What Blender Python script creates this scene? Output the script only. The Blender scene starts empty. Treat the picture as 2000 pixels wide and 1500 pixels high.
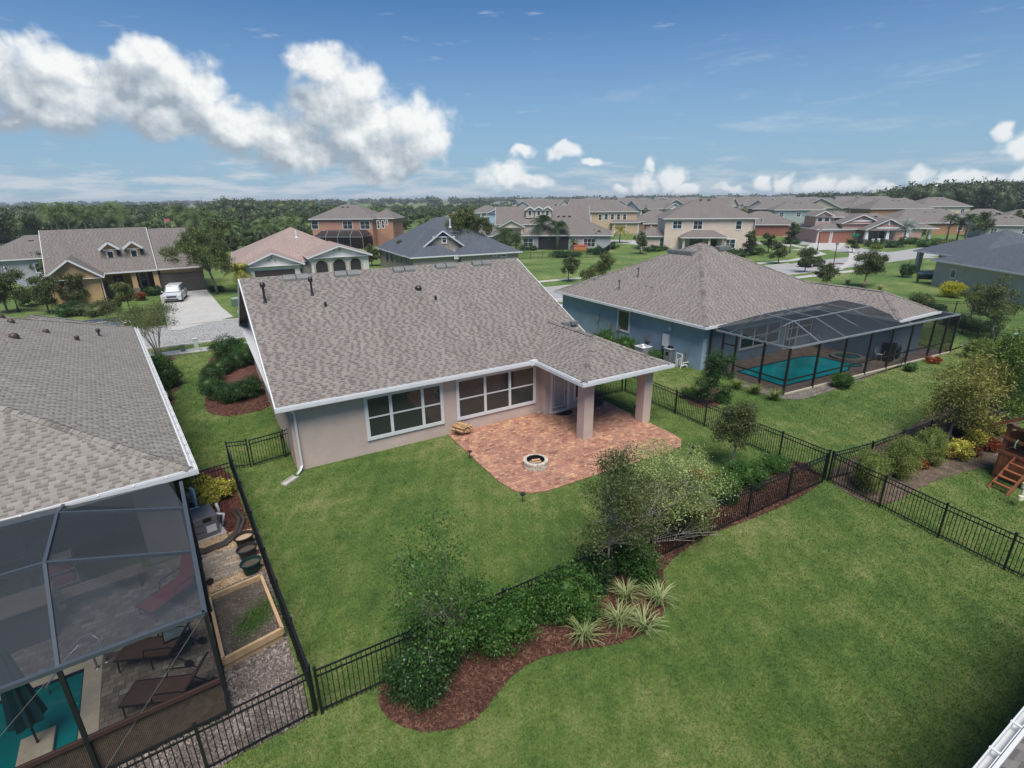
import bpy, math, random
import numpy as np
from mathutils import Vector, Matrix
R = math.radians
SC = bpy.context.scene
COL = SC.collection
rnd = random.Random(7)
NR = np.random.RandomState(11)

# ------------------------------------------------------------------ camera
CAM_F, CAM_PITCH, CAM_ROLL, CAM_YAW, CAM_H = 1027.0, 19.53, -0.638, 30.1, 10.3
_p, _y, _r = R(CAM_PITCH), R(CAM_YAW), R(CAM_ROLL)
FW = Vector((math.sin(_y)*math.cos(_p), math.cos(_y)*math.cos(_p), -math.sin(_p)))
_rt = Vector((math.cos(_y), -math.sin(_y), 0)); _up = _rt.cross(FW)
RT = _rt*math.cos(_r) + _up*math.sin(_r); UP = _up*math.cos(_r) - _rt*math.sin(_r)
CPOS = Vector((0, 0, CAM_H))
cd = bpy.data.cameras.new('camera'); cam = bpy.data.objects.new('camera', cd); COL.objects.link(cam)
cd.sensor_width = 36; cd.lens = CAM_F/2000*36; cd.clip_end = 20000; cd.clip_start = 0.1
m = Matrix((RT, UP, -FW)).transposed().to_4x4(); m.translation = CPOS; cam.matrix_world = m
SC.camera = cam

def ray(px, py):
    return FW + RT*((px-1000)/CAM_F) + UP*((750-py)/CAM_F)
def G(px, py, z=0.0):
    "where the survey ray through a photo point meets the level z"
    d = ray(px, py); t = (z-CAM_H)/d.z
    return Vector((d.x*t, d.y*t, z))
def GY(px, py, y):
    d = ray(px, py); return CPOS + d*(y/d.y)
def GX(px, py, x):
    d = ray(px, py); return CPOS + d*(x/d.x)

# ------------------------------------------------------------------ render look
SC.view_settings.view_transform = 'Standard'; SC.view_settings.look = 'None'
SC.view_settings.gamma = 1; SC.view_settings.exposure = 0.0
try:
    SC.cycles.transparent_max_bounces = 24; SC.cycles.max_bounces = 6; SC.cycles.volume_bounces = 0; SC.cycles.diffuse_bounces = 3
    SC.cycles.caustics_reflective = False; SC.cycles.caustics_refractive = False
except Exception: pass

# ------------------------------------------------------------------ world: Nishita sky + clouds
SUN_EL, SUN_AZ = 62.0, 205.0          # azimuth clockwise from +Y
w = bpy.data.worlds.new('World'); SC.world = w; w.use_nodes = True
NT = w.node_tree; NT.nodes.clear()
def mk(nt, t, **kw):
    n = nt.nodes.new(t)
    for k, v in kw.items():
        if k in ('operation', 'blend_type', 'data_type', 'noise_dimensions', 'interpolation_type', 'feature', 'sky_type', 'sun_disc', 'sun_elevation', 'sun_rotation', 'air_density', 'dust_density', 'ozone_density', 'altitude', 'offset', 'squash', 'offset_frequency', 'squash_frequency', 'use_clamp', 'voronoi_dimensions'): setattr(n, k, v)
        else:
            n.inputs[int(k[1:]) if k[0] == 'i' and k[1:].isdigit() else k].default_value = v
    return n
def lk(nt, a, b): nt.links.new(a, b)
def mth(nt, op, a, b=None, c=None, clamp=False):
    n = nt.nodes.new('ShaderNodeMath'); n.operation = op; n.use_clamp = clamp
    for i, v in enumerate((a, b, c)):
        if v is None: continue
        if isinstance(v, (int, float)): n.inputs[i].default_value = v
        else: nt.links.new(v, n.inputs[i])
    return n.outputs[0]
def mapr(nt, v, a, b, c=0.0, d=1.0, smooth=True):
    n = nt.nodes.new('ShaderNodeMapRange'); n.interpolation_type = 'SMOOTHSTEP' if smooth else 'LINEAR'
    nt.links.new(v, n.inputs[0])
    for i, x in enumerate((a, b, c, d)): n.inputs[i+1].default_value = x
    return n.outputs[0]
def azel(px, py):
    d = ray(px, py).normalized()
    return math.degrees(math.atan2(d.x, d.y))-CAM_YAW, math.degrees(math.asin(d.z))
def blob(px, py, rx, ry):
    if px > 900: rx, ry = rx*.86, ry*.86
    a, e = azel(px, py); a1, _ = azel(px+rx, py); _, e1 = azel(px, py-ry)
    return a, e, max(abs(a1-a), .3), max(abs(e1-e), .3)
CUM = [(470,255,120,52),(600,300,120,42),(190,205,190,66),(622,128,62,50),(690,165,75,60),(655,210,110,75),(720,255,135,85),(795,250,90,70),(835,285,45,40),(750,310,115,45),
 (560,265,75,48),(500,240,85,50),(450,225,55,36),(610,290,90,36),
 (290,115,62,52),(340,160,90,72),(300,200,125,80),(395,190,56,60),(340,245,105,42),(225,170,70,60),
 (120,130,85,60),(50,185,105,85),(120,220,110,60),(0,120,55,50),(30,245,80,34),
 (1028,298,34,16),(1095,300,42,20),(1150,316,34,12),(990,338,55,34),(1035,350,55,25),
 (1210,362,32,16),(1255,358,38,34),(1272,318,22,18),(1315,348,36,38),(1340,375,40,18),
 (1492,362,26,20),(1538,358,24,28),(1590,365,56,30),(1660,368,80,24),(1720,372,60,16),(1800,338,52,30),(1960,248,30,36),(1978,285,52,34),(1900,352,90,26),(2000,340,60,36),(1830,365,90,20),(1420,375,60,14)]
def cloud_group():
    g = bpy.data.node_groups.new('cloud_density', 'ShaderNodeTree')
    g.interface.new_socket('V', in_out='INPUT', socket_type='NodeSocketVector')
    g.interface.new_socket('D', in_out='OUTPUT', socket_type='NodeSocketFloat')
    g.interface.new_socket('R', in_out='OUTPUT', socket_type='NodeSocketFloat')
    gi = g.nodes.new('NodeGroupInput'); go = g.nodes.new('NodeGroupOutput')
    V = gi.outputs[0]
    # warp
    wn = mk(g, 'ShaderNodeTexNoise', Scale=.22, Detail=3.0, Roughness=.6); lk(g, V, wn.inputs['Vector'])
    sb = mk(g, 'ShaderNodeVectorMath', operation='MULTIPLY_ADD'); lk(g, wn.outputs['Color'], sb.inputs[0])
    sb.inputs[1].default_value = (5, 4, 0); sb.inputs[2].default_value = (-2.5, -2.0, 0)
    ad = mk(g, 'ShaderNodeVectorMath', operation='ADD'); lk(g, V, ad.inputs[0]); lk(g, sb.outputs[0], ad.inputs[1])
    cur = None
    for b in CUM:
        a, e, ra, re = blob(*b)
        n = mk(g, 'ShaderNodeVectorMath', operation='MULTIPLY_ADD'); lk(g, ad.outputs[0], n.inputs[0])
        n.inputs[1].default_value = (1/ra, 1/re, 0); n.inputs[2].default_value = (-a/ra, -e/re, 0)
        l = mk(g, 'ShaderNodeVectorMath', operation='LENGTH'); lk(g, n.outputs[0], l.inputs[0])
        cur = l.outputs['Value'] if cur is None else mth(g, 'SMOOTH_MIN', cur, l.outputs['Value'], .12)
    d = mth(g, 'SUBTRACT', 1.0, cur)
    n1 = mk(g, 'ShaderNodeTexNoise', Scale=.33, Detail=8.0, Roughness=.62); lk(g, V, n1.inputs['Vector'])
    v1 = mk(g, 'ShaderNodeTexVoronoi', Scale=.55, feature='F1')
    nw = mk(g, 'ShaderNodeVectorMath', operation='MULTIPLY_ADD'); lk(g, n1.outputs['Color'], nw.inputs[0]); nw.inputs[1].default_value = (1.6, 1.6, 0); lk(g, V, nw.inputs[2])
    lk(g, nw.outputs[0], v1.inputs['Vector'])
    t = mth(g, 'MULTIPLY_ADD', n1.outputs['Fac'], 1.35, mth(g, 'MULTIPLY', v1.outputs['Distance'], -.34))
    t = mth(g, 'SUBTRACT', t, .43)
    lk(g, mth(g, 'ADD', d, t), go.inputs[0])
    sh = mk(g, 'ShaderNodeVectorMath', operation='ADD'); lk(g, ad.outputs[0], sh.inputs[0]); sh.inputs[1].default_value = (1.6, 2.6, 0)
    cu2 = None
    for b in CUM[:24]:
        a, e, ra, re = blob(*b)
        n = mk(g, 'ShaderNodeVectorMath', operation='MULTIPLY_ADD'); lk(g, sh.outputs[0], n.inputs[0])
        n.inputs[1].default_value = (1/ra, 1/re, 0); n.inputs[2].default_value = (-a/ra, -e/re, 0)
        l = mk(g, 'ShaderNodeVectorMath', operation='LENGTH'); lk(g, n.outputs[0], l.inputs[0])
        cu2 = l.outputs['Value'] if cu2 is None else mth(g, 'SMOOTH_MIN', cu2, l.outputs['Value'], .25)
    big = mth(g, 'SUBTRACT', cu2, cur)
    # relief: the same billows a little towards the sun
    of = mk(g, 'ShaderNodeVectorMath', operation='ADD'); lk(g, V, of.inputs[0]); of.inputs[1].default_value = (.5, .8, 0)
    n4 = mk(g, 'ShaderNodeTexNoise', Scale=.33, Detail=5.0, Roughness=.6); lk(g, of.outputs[0], n4.inputs['Vector'])
    lk(g, mth(g, 'ADD', mth(g, 'MULTIPLY', mth(g, 'SUBTRACT', n1.outputs['Fac'], n4.outputs['Fac']), 1.5), mth(g, 'MINIMUM', mth(g, 'MULTIPLY', big, .62), .55)), go.inputs[1])
    return g
def build_world():
    nt = NT
    tc = nt.nodes.new('ShaderNodeTexCoord'); sx = nt.nodes.new('ShaderNodeSeparateXYZ'); lk(nt, tc.outputs['Generated'], sx.inputs[0])
    az = mth(nt, 'SUBTRACT', mth(nt, 'MULTIPLY', mth(nt, 'ARCTAN2', sx.outputs[0], sx.outputs[1]), 180/math.pi), CAM_YAW)
    el = mth(nt, 'MULTIPLY', mth(nt, 'ARCSINE', sx.outputs[2]), 180/math.pi)
    cv = nt.nodes.new('ShaderNodeCombineXYZ'); lk(nt, az, cv.inputs[0]); lk(nt, el, cv.inputs[1])
    gr = cloud_group()
    A = nt.nodes.new('ShaderNodeGroup'); A.node_tree = gr; lk(nt, cv.outputs[0], A.inputs[0])
    D = mth(nt, 'SUBTRACT', A.outputs[0], mapr(nt, az, -1, 5, 0, .13)); REL = A.outputs[1]
    alpha = mapr(nt, D, -.10, .58)
    edge = mapr(nt, D, .55, .02, 0, .16)
    lit = mth(nt, 'ADD', mth(nt, 'ADD', REL, edge), mapr(nt, az, -30, -12, .20, .33), clamp=True)
    cr = nt.nodes.new('ShaderNodeValToRGB'); lk(nt, lit, cr.inputs[0])
    e = cr.color_ramp.elements; e[0].color = (.34, .40, .47, 1); e[0].position = .0; e[1].color = (.93, .94, .93, 1); e[1].position = .85
    k = cr.color_ramp.elements.new(.42); k.color = (.60, .65, .69, 1)
    sky = mk(nt, 'ShaderNodeTexSky', sky_type='NISHITA', sun_disc=False, sun_elevation=R(SUN_EL), sun_rotation=R(SUN_AZ), air_density=1.0, dust_density=.6, ozone_density=2.2)
    # low stratus layer near the horizon (left) and cirrus (right)
    mp = nt.nodes.new('ShaderNodeMapping'); lk(nt, cv.outputs[0], mp.inputs[0]); mp.inputs['Scale'].default_value = (.17, 1.0, 1)
    n2 = mk(nt, 'ShaderNodeTexNoise', Scale=1.0, Detail=7.0, Roughness=.6); lk(nt, mp.outputs[0], n2.inputs['Vector'])
    band = mth(nt, 'MULTIPLY', mapr(nt, el, -.8, .3), mapr(nt, el, 4.8, 1.2))
    side = mapr(nt, az, 34, 2, .55, 1.0)
    st = mapr(nt, mth(nt, 'MULTIPLY_ADD', band, .22, n2.outputs['Fac']), .60, .84)
    st = mth(nt, 'MULTIPLY', mth(nt, 'MULTIPLY', st, side), .8)
    mp3 = nt.nodes.new('ShaderNodeMapping'); lk(nt, cv.outputs[0], mp3.inputs[0]); mp3.inputs['Scale'].default_value = (.07, .5, 1); mp3.inputs['Rotation'].default_value = (0, 0, R(8))
    n3 = mk(nt, 'ShaderNodeTexNoise', Scale=1.0, Detail=8.0, Roughness=.7, Distortion=.8); lk(nt, mp3.outputs[0], n3.inputs['Vector'])
    ci = mth(nt, 'MULTIPLY', mth(nt, 'MULTIPLY', mapr(nt, el, 3, 6), mapr(nt, el, 15, 9)), mapr(nt, az, 0, 12))
    ci = mth(nt, 'MULTIPLY', mth(nt, 'MULTIPLY', ci, mapr(nt, n3.outputs['Fac'], .50, .78)), .45)
    # light haze over the horizon
    hz = mapr(nt, el, 20, -1.5, 0, .80)
    sm = nt.nodes.new('ShaderNodeMix'); sm.data_type = 'RGBA'; sm.blend_type = 'MULTIPLY'; sm.inputs[0].default_value = 1
    lk(nt, sky.outputs[0], sm.inputs[6]); sm.inputs[7].default_value = SKY_TINT
    def mix(f, a, b):
        n = nt.nodes.new('ShaderNodeMix'); n.data_type = 'RGBA'
        lk(nt, f, n.inputs[0])
        for i, v in ((6, a), (7, b)):
            if isinstance(v, tuple): n.inputs[i].default_value = v
            else: lk(nt, v, n.inputs[i])
        return n.outputs[2]
    K = 1/SKY_STR/1.52
    scl = nt.nodes.new('ShaderNodeVectorMath'); scl.operation = 'SCALE'; lk(nt, cr.outputs[0], scl.inputs[0]); scl.inputs['Scale'].default_value = K
    c = mix(hz, sm.outputs[2], (.34*K, .49*K, .63*K, 1))
    c = mix(ci, c, (.62*K, .70*K, .78*K, 1))
    c = mix(st, c, (.62*K, .66*K, .71*K, 1))
    c = mix(mth(nt, 'MULTIPLY', alpha, mapr(nt, az, -4, 6, .97, .80)), c, scl.outputs[0])
    bg = nt.nodes.new('ShaderNodeBackground'); bg.inputs[1].default_value = SKY_STR; lk(nt, c, bg.inputs[0])
    out = nt.nodes.new('ShaderNodeOutputWorld'); lk(nt, bg.outputs[0], out.inputs[0])
SKY_STR = 0.15
SKY_TINT = (.165, .30, .43, 1)
build_world()
w.cycles.sampling_method = 'NONE'
sl = bpy.data.lights.new('sun', 'SUN'); sun = bpy.data.objects.new('sun', sl); COL.objects.link(sun)
sl.energy = 3.2; sl.angle = R(36); sl.color = (1, .94, .86)
_sd = Vector((math.sin(R(SUN_AZ))*math.cos(R(SUN_EL)), math.cos(R(SUN_AZ))*math.cos(R(SUN_EL)), math.sin(R(SUN_EL))))
sun.rotation_euler = _sd.to_track_quat('Z', 'Y').to_euler()
SC.view_settings.exposure = 0.66

# ------------------------------------------------------------------ materials
def newmat(name):
    m = bpy.data.materials.new(name); m.use_nodes = True; nt = m.node_tree; nt.nodes.clear()
    o = nt.nodes.new('ShaderNodeOutputMaterial'); p = nt.nodes.new('ShaderNodeBsdfPrincipled'); lk(nt, p.outputs[0], o.inputs[0])
    return m, nt, p, o
def c4(c, k=1.0): return (c[0]*k, c[1]*k, c[2]*k, 1)
def ramp(nt, src, stops):
    r = nt.nodes.new('ShaderNodeValToRGB'); lk(nt, src, r.inputs[0]); e = r.color_ramp.elements
    while len(e) > 1: e.remove(e[-1])
    e[0].position = stops[0][0]; e[0].color = c4(stops[0][1])
    for p, c in stops[1:]: k = e.new(p); k.color = c4(c)
    return r.outputs[0]
def bump(nt, p, src, s, d=.02):
    b = nt.nodes.new('ShaderNodeBump'); b.inputs['Strength'].default_value = s; b.inputs['Distance'].default_value = d
    lk(nt, src, b.inputs['Height']); lk(nt, b.outputs[0], p.inputs['Normal'])
def mixc(nt, f, a, b, bt='MIX'):
    n = nt.nodes.new('ShaderNodeMix'); n.data_type = 'RGBA'; n.blend_type = bt
    for i, v in ((0, f), (6, a), (7, b)):
        if isinstance(v, (int, float)): n.inputs[i].default_value = v
        elif isinstance(v, tuple): n.inputs[i].default_value = v if len(v) == 4 else c4(v)
        else: lk(nt, v, n.inputs[i])
    return n.outputs[2]
_mc = {}
def paint(c, rough=.55, metal=0.0, var=.12, sc=3.0, bmp=0.0, bsc=60.0):
    key = ('p', c, rough, metal, var, sc, bmp)
    if key in _mc: return _mc[key]
    m, nt, p, o = newmat('paint'); tc = nt.nodes.new('ShaderNodeTexCoord')
    n = mk(nt, 'ShaderNodeTexNoise', Scale=sc, Detail=5.0, Roughness=.65); lk(nt, tc.outputs['Object'], n.inputs['Vector'])
    lk(nt, ramp(nt, n.outputs['Fac'], [(.3, tuple(x*(1-var) for x in c)), (.7, tuple(min(1, x*(1+var)) for x in c))]), p.inputs['Base Color'])
    p.inputs['Roughness'].default_value = rough; p.inputs['Metallic'].default_value = metal
    if bmp:
        n2 = mk(nt, 'ShaderNodeTexNoise', Scale=bsc, Detail=4.0); lk(nt, tc.outputs['Object'], n2.inputs['Vector']); bump(nt, p, n2.outputs['Fac'], bmp, .01)
    _mc[key] = m; return m
def stucco(c): return paint(c, .9, 0, .10, .9, .6, 45.0)
def shingle(c1, c2, dark, name='shingle', scl=1.0):
    "laminated shingles: courses 14 cm high, a random half of the tabs raised and darker, a shadow line under each tab"
    key = ('s', c1, c2, dark)
    if key in _mc: return _mc[key]
    m, nt, p, o = newmat(name); uv = nt.nodes.new('ShaderNodeUVMap')
    sx = nt.nodes.new('ShaderNodeSeparateXYZ'); lk(nt, uv.outputs[0], sx.inputs[0])
    vr = mth(nt, 'DIVIDE', sx.outputs[1], .135); row = mth(nt, 'FLOOR', vr); saw = mth(nt, 'FRACT', vr)
    wn = nt.nodes.new('ShaderNodeTexWhiteNoise'); wn.noise_dimensions = '1D'; lk(nt, row, wn.inputs['W'])
    cx = nt.nodes.new('ShaderNodeCombineXYZ'); lk(nt, mth(nt, 'MULTIPLY', sx.outputs[0], 2.2), cx.inputs[0]); lk(nt, mth(nt, 'MULTIPLY', row, 3.7), cx.inputs[1])
    wb = mk(nt, 'ShaderNodeTexNoise', Scale=1.0, Detail=1.0); lk(nt, cx.outputs[0], wb.inputs['Vector'])
    xx = mth(nt, 'ADD', mth(nt, 'MULTIPLY_ADD', wn.outputs['Value'], 9.0, mth(nt, 'DIVIDE', sx.outputs[0], .37)), mth(nt, 'MULTIPLY', wb.outputs['Fac'], 1.6))
    fr_ = mth(nt, 'FRACT', xx); cell = mth(nt, 'FLOOR', mth(nt, 'MULTIPLY', xx, 2.0))
    tabm = mth(nt, 'MULTIPLY', mapr(nt, fr_, .04, .08), mapr(nt, fr_, .52, .46))
    c2_ = nt.nodes.new('ShaderNodeCombineXYZ'); lk(nt, cell, c2_.inputs[0]); lk(nt, row, c2_.inputs[1])
    w2_ = nt.nodes.new('ShaderNodeTexWhiteNoise'); w2_.noise_dimensions = '2D'; lk(nt, c2_.outputs[0], w2_.inputs['Vector'])
    tint = mth(nt, 'MULTIPLY_ADD', w2_.outputs['Value'], .40, .06)
    n2 = mk(nt, 'ShaderNodeTexNoise', Scale=45.0, Detail=2.0, Roughness=.7); lk(nt, uv.outputs[0], n2.inputs['Vector'])
    f = mth(nt, 'ADD', mth(nt, 'MULTIPLY', tabm, .38), tint, clamp=True)
    c = mixc(nt, f, c1, c2)
    line = mth(nt, 'MULTIPLY', mapr(nt, saw, .50, .34), mth(nt, 'MULTIPLY_ADD', tabm, .62, .10))
    c = mixc(nt, line, c, c4(dark))
    mp = nt.nodes.new('ShaderNodeMapping'); lk(nt, uv.outputs[0], mp.inputs[0]); mp.inputs['Scale'].default_value = (1.0, .16, 1)
    n3 = mk(nt, 'ShaderNodeTexNoise', Scale=.8, Detail=5.0, Roughness=.6); lk(nt, mp.outputs[0], n3.inputs['Vector'])
    c = mixc(nt, 1.0, c, ramp(nt, n3.outputs['Fac'], [(.3, (.90, .895, .89)), (.7, (1.06, 1.06, 1.06))]), 'MULTIPLY')
    c = mixc(nt, 1.0, c, ramp(nt, n2.outputs['Fac'], [(.3, (.86, .86, .86)), (.7, (1.14, 1.14, 1.14))]), 'MULTIPLY')
    lk(nt, c, p.inputs['Base Color']); p.inputs['Roughness'].default_value = .92
    h = mth(nt, 'ADD', mth(nt, 'MULTIPLY', saw, -.7), mth(nt, 'ADD', mth(nt, 'MULTIPLY', tabm, .5), mth(nt, 'MULTIPLY', n2.outputs['Fac'], .25)))
    bump(nt, p, h, .7, .018)
    _mc[key] = m; return m
def pavers(cols, w_, h_, mort, name='pavers', uvw=False):
    m, nt, p, o = newmat(name); tc = nt.nodes.new('ShaderNodeTexCoord')
    mp = nt.nodes.new('ShaderNodeMapping'); lk(nt, tc.outputs['Object'], mp.inputs[0]); mp.inputs['Rotation'].default_value = (0, 0, R(0))
    br = mk(nt, 'ShaderNodeTexBrick', offset=.5, squash=.62, squash_frequency=3, offset_frequency=2); lk(nt, mp.outputs[0], br.inputs['Vector'])
    br.inputs['Scale'].default_value = 1; br.inputs['Brick Width'].default_value = w_; br.inputs['Row Height'].default_value = h_
    br.inputs['Mortar Size'].default_value = .006; br.inputs['Color1'].default_value = (0, 0, 0, 1); br.inputs['Color2'].default_value = (1, 1, 1, 1); br.inputs['Mortar'].default_value = (.5, .5, .5, 1)
    sepc = nt.nodes.new('ShaderNodeSeparateColor'); lk(nt, br.outputs['Color'], sepc.inputs[0])
    k = len(cols)
    c = ramp(nt, sepc.outputs[0], [(i/max(1, k-1), cc) for i, cc in enumerate(cols)])
    n2 = mk(nt, 'ShaderNodeTexNoise', Scale=1.3, Detail=6.0, Roughness=.7); lk(nt, tc.outputs['Object'], n2.inputs['Vector'])
    c = mixc(nt, 1.0, c, ramp(nt, n2.outputs['Fac'], [(.3, (.8, .8, .82)), (.7, (1.15, 1.13, 1.1))]), 'MULTIPLY')
    c = mixc(nt, br.outputs['Fac'], c, mort)
    lk(nt, c, p.inputs['Base Color']); p.inputs['Roughness'].default_value = .75
    bump(nt, p, mth(nt, 'MULTIPLY_ADD', br.outputs['Fac'], -1.0, mth(nt, 'MULTIPLY', n2.outputs['Fac'], .4)), .5, .012)
    return m
def leafm(a, b, c, tr=.25, rough=.5):
    key = ('l', a, b, c)
    if key in _mc: return _mc[key]
    m, nt, p, o = newmat('leaves'); g = nt.nodes.new('ShaderNodeNewGeometry')
    tc = nt.nodes.new('ShaderNodeTexCoord'); n = mk(nt, 'ShaderNodeTexNoise', Scale=1.1, Detail=2.0); lk(nt, tc.outputs['Object'], n.inputs['Vector'])
    f = mth(nt, 'ADD', mth(nt, 'MULTIPLY', g.outputs['Random Per Island'], .62), mth(nt, 'MULTIPLY_ADD', n.outputs['Fac'], .9, -.26), clamp=True)
    col = ramp(nt, f, [(0.0, a), (.5, b), (1.0, c)])
    lk(nt, col, p.inputs['Base Color']); p.inputs['Roughness'].default_value = rough; p.inputs['Specular IOR Level'].default_value = .35
    t = nt.nodes.new('ShaderNodeBsdfTranslucent'); lk(nt, col, t.inputs[0]); mx = nt.nodes.new('ShaderNodeMixShader'); mx.inputs[0].default_value = tr
    lk(nt, p.outputs[0], mx.inputs[1]); lk(nt, t.outputs[0], mx.inputs[2]); lk(nt, mx.outputs[0], o.inputs[0])
    _mc[key] = m; return m
def ground_mat(stops, sc1, sc2, bs=.5, name='ground', rough=.95, fine=90.0):
    m, nt, p, o = newmat(name); tc = nt.nodes.new('ShaderNodeTexCoord')
    a = mk(nt, 'ShaderNodeTexNoise', Scale=sc1, Detail=6.0, Roughness=.62); lk(nt, tc.outputs['Object'], a.inputs['Vector'])
    b = mk(nt, 'ShaderNodeTexNoise', Scale=sc2, Detail=5.0, Roughness=.7); lk(nt, tc.outputs['Object'], b.inputs['Vector'])
    f = mth(nt, 'ADD', mth(nt, 'MULTIPLY', a.outputs['Fac'], .6), mth(nt, 'MULTIPLY', b.outputs['Fac'], .4))
    lk(nt, ramp(nt, f, stops), p.inputs['Base Color']); p.inputs['Roughness'].default_value = rough
    n = mk(nt, 'ShaderNodeTexNoise', Scale=fine, Detail=3.0); lk(nt, tc.outputs['Object'], n.inputs['Vector'])
    bump(nt, p, n.outputs['Fac'], bs, .03)
    return m
def glassm(c=(.02, .028, .03), rough=.06, blinds=0.0):
    key = ('g', c, blinds)
    if key in _mc: return _mc[key]
    m, nt, p, o = newmat('glass'); p.inputs['Roughness'].default_value = rough; p.inputs['Specular IOR Level'].default_value = .55
    tc = nt.nodes.new('ShaderNodeTexCoord')
    if blinds:
        sx = nt.nodes.new('ShaderNodeSeparateXYZ'); lk(nt, tc.outputs['Object'], sx.inputs[0])
        s = mth(nt, 'FRACT', mth(nt, 'MULTIPLY', sx.outputs[2], 1/.055))
        s = mapr(nt, s, .25, .6)
        lk(nt, mixc(nt, s, c4(c), c4((blinds*1.0, blinds*1.02, blinds*.98))), p.inputs['Base Color'])
    else:
        n = mk(nt, 'ShaderNodeTexNoise', Scale=1.5, Detail=2.0); lk(nt, tc.outputs['Object'], n.inputs['Vector'])
        lk(nt, ramp(nt, n.outputs['Fac'], [(.35, c), (.65, tuple(x*2.2 for x in c))]), p.inputs['Base Color'])
    _mc[key] = m; return m
def screenm(c=(.035, .038, .042), op=.5):
    m, nt, p, o = newmat('insect_screen')
    d = nt.nodes.new('ShaderNodeBsdfDiffuse'); d.inputs[0].default_value = c4(c)
    t = nt.nodes.new('ShaderNodeBsdfTransparent'); mx = nt.nodes.new('ShaderNodeMixShader')
    tc = nt.nodes.new('ShaderNodeTexCoord'); n = mk(nt, 'ShaderNodeTexNoise', Scale=1.2, Detail=3.0); lk(nt, tc.outputs['Object'], n.inputs['Vector'])
    lk(nt, mapr(nt, n.outputs['Fac'], .3, .7, op-.03, op+.03), mx.inputs[0])
    lk(nt, t.outputs[0], mx.inputs[1]); lk(nt, d.outputs[0], mx.inputs[2]); lk(nt, mx.outputs[0], o.inputs[0])
    return m
def waterm(c, ripple=6.0, bs=.08):
    m, nt, p, o = newmat('water'); tc = nt.nodes.new('ShaderNodeTexCoord')
    n = mk(nt, 'ShaderNodeTexNoise', Scale=ripple, Detail=3.0, Distortion=.6); lk(nt, tc.outputs['Object'], n.inputs['Vector'])
    n2 = mk(nt, 'ShaderNodeTexNoise', Scale=.5, Detail=3.0); lk(nt, tc.outputs['Object'], n2.inputs['Vector'])
    lk(nt, ramp(nt, n2.outputs['Fac'], [(.35, tuple(x*.75 for x in c)), (.65, tuple(x*1.25 for x in c))]), p.inputs['Base Color'])
    p.inputs['Roughness'].default_value = .05; bump(nt, p, n.outputs['Fac'], bs, .05)
    return m
WHITE = paint((.62, .63, .63), .45, 0, .05)
TRIM = paint((.70, .69, .64), .5, 0, .05)
BLACK = paint((.012, .013, .015), .35, 0, .2)
DKMETAL = paint((.03, .032, .034), .4, .3, .2)
BRONZE = paint((.028, .027, .026), .4, .3, .2)
GALV = paint((.42, .43, .44), .35, .6, .15)
GLASS = glassm(); GLASSB = glassm((.006, .016, .011), .05, .055); GLASSL = glassm((.10, .12, .13), .1, .22)  # GLASSB carries a green reflection in its base colour
BARK = paint((.16, .13, .11), .95, 0, .35, 9.0, .8, 30.0); BARKL = paint((.30, .27, .23), .9, 0, .3, 9.0, .6, 30.0)
WOOD = paint((.45, .31, .17), .8, 0, .22, 5.0, .4, 40.0)
REDWOOD = paint((.26, .085, .036), .7, 0, .3, 4.0, .4, 40.0)
SH_MAIN = shingle((.250, .224, .200), (.132, .114, .103), (.080, .066, .060))
SH_LEFT = shingle((.275, .255, .222), (.152, .136, .12), (.11, .095, .082))
SH_BLUE = shingle((.255, .228, .204), (.136, .117, .106), (.10, .083, .074))
SH_GREY = shingle((.20, .178, .162), (.125, .108, .098), (.09, .078, .07))
SH_NAVY = shingle((.10, .118, .14), (.06, .072, .09), (.03, .034, .045))
SH_PINK = shingle((.36, .275, .24), (.25, .185, .16), (.22, .16, .13))
CONC = ground_mat([(.3, (.36, .345, .315)), (.7, (.50, .485, .45))], .8, 8, .2, 'concrete', .9)
ROADM = ground_mat([(.3, (.29, .285, .28)), (.7, (.36, .355, .345))], .5, 12, .2, 'road', .9)
MULCHR = ground_mat([(.3, (.028, .012, .009)), (.5, (.10, .038, .026)), (.72, (.20, .09, .06))], 3.0, 30, 1.0, 'mulch', .95, 45)
MULCHG = ground_mat([(.3, (.06, .05, .045)), (.5, (.17, .145, .13)), (.7, (.34, .29, .26))], 4.0, 26, 1.0, 'mulch', .95, 45)
SOIL = ground_mat([(.3, (.04, .03, .022)), (.55, (.10, .08, .06)), (.75, (.22, .19, .16))], 3.0, 34, 1.0, 'soil', .95, 45)
PEBBLE = ground_mat([(.3, (.34, .20, .10)), (.5, (.62, .45, .27)), (.7, (.75, .62, .45))], 14.0, 40, 1.0, 'pebbles', .9, 50)
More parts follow.
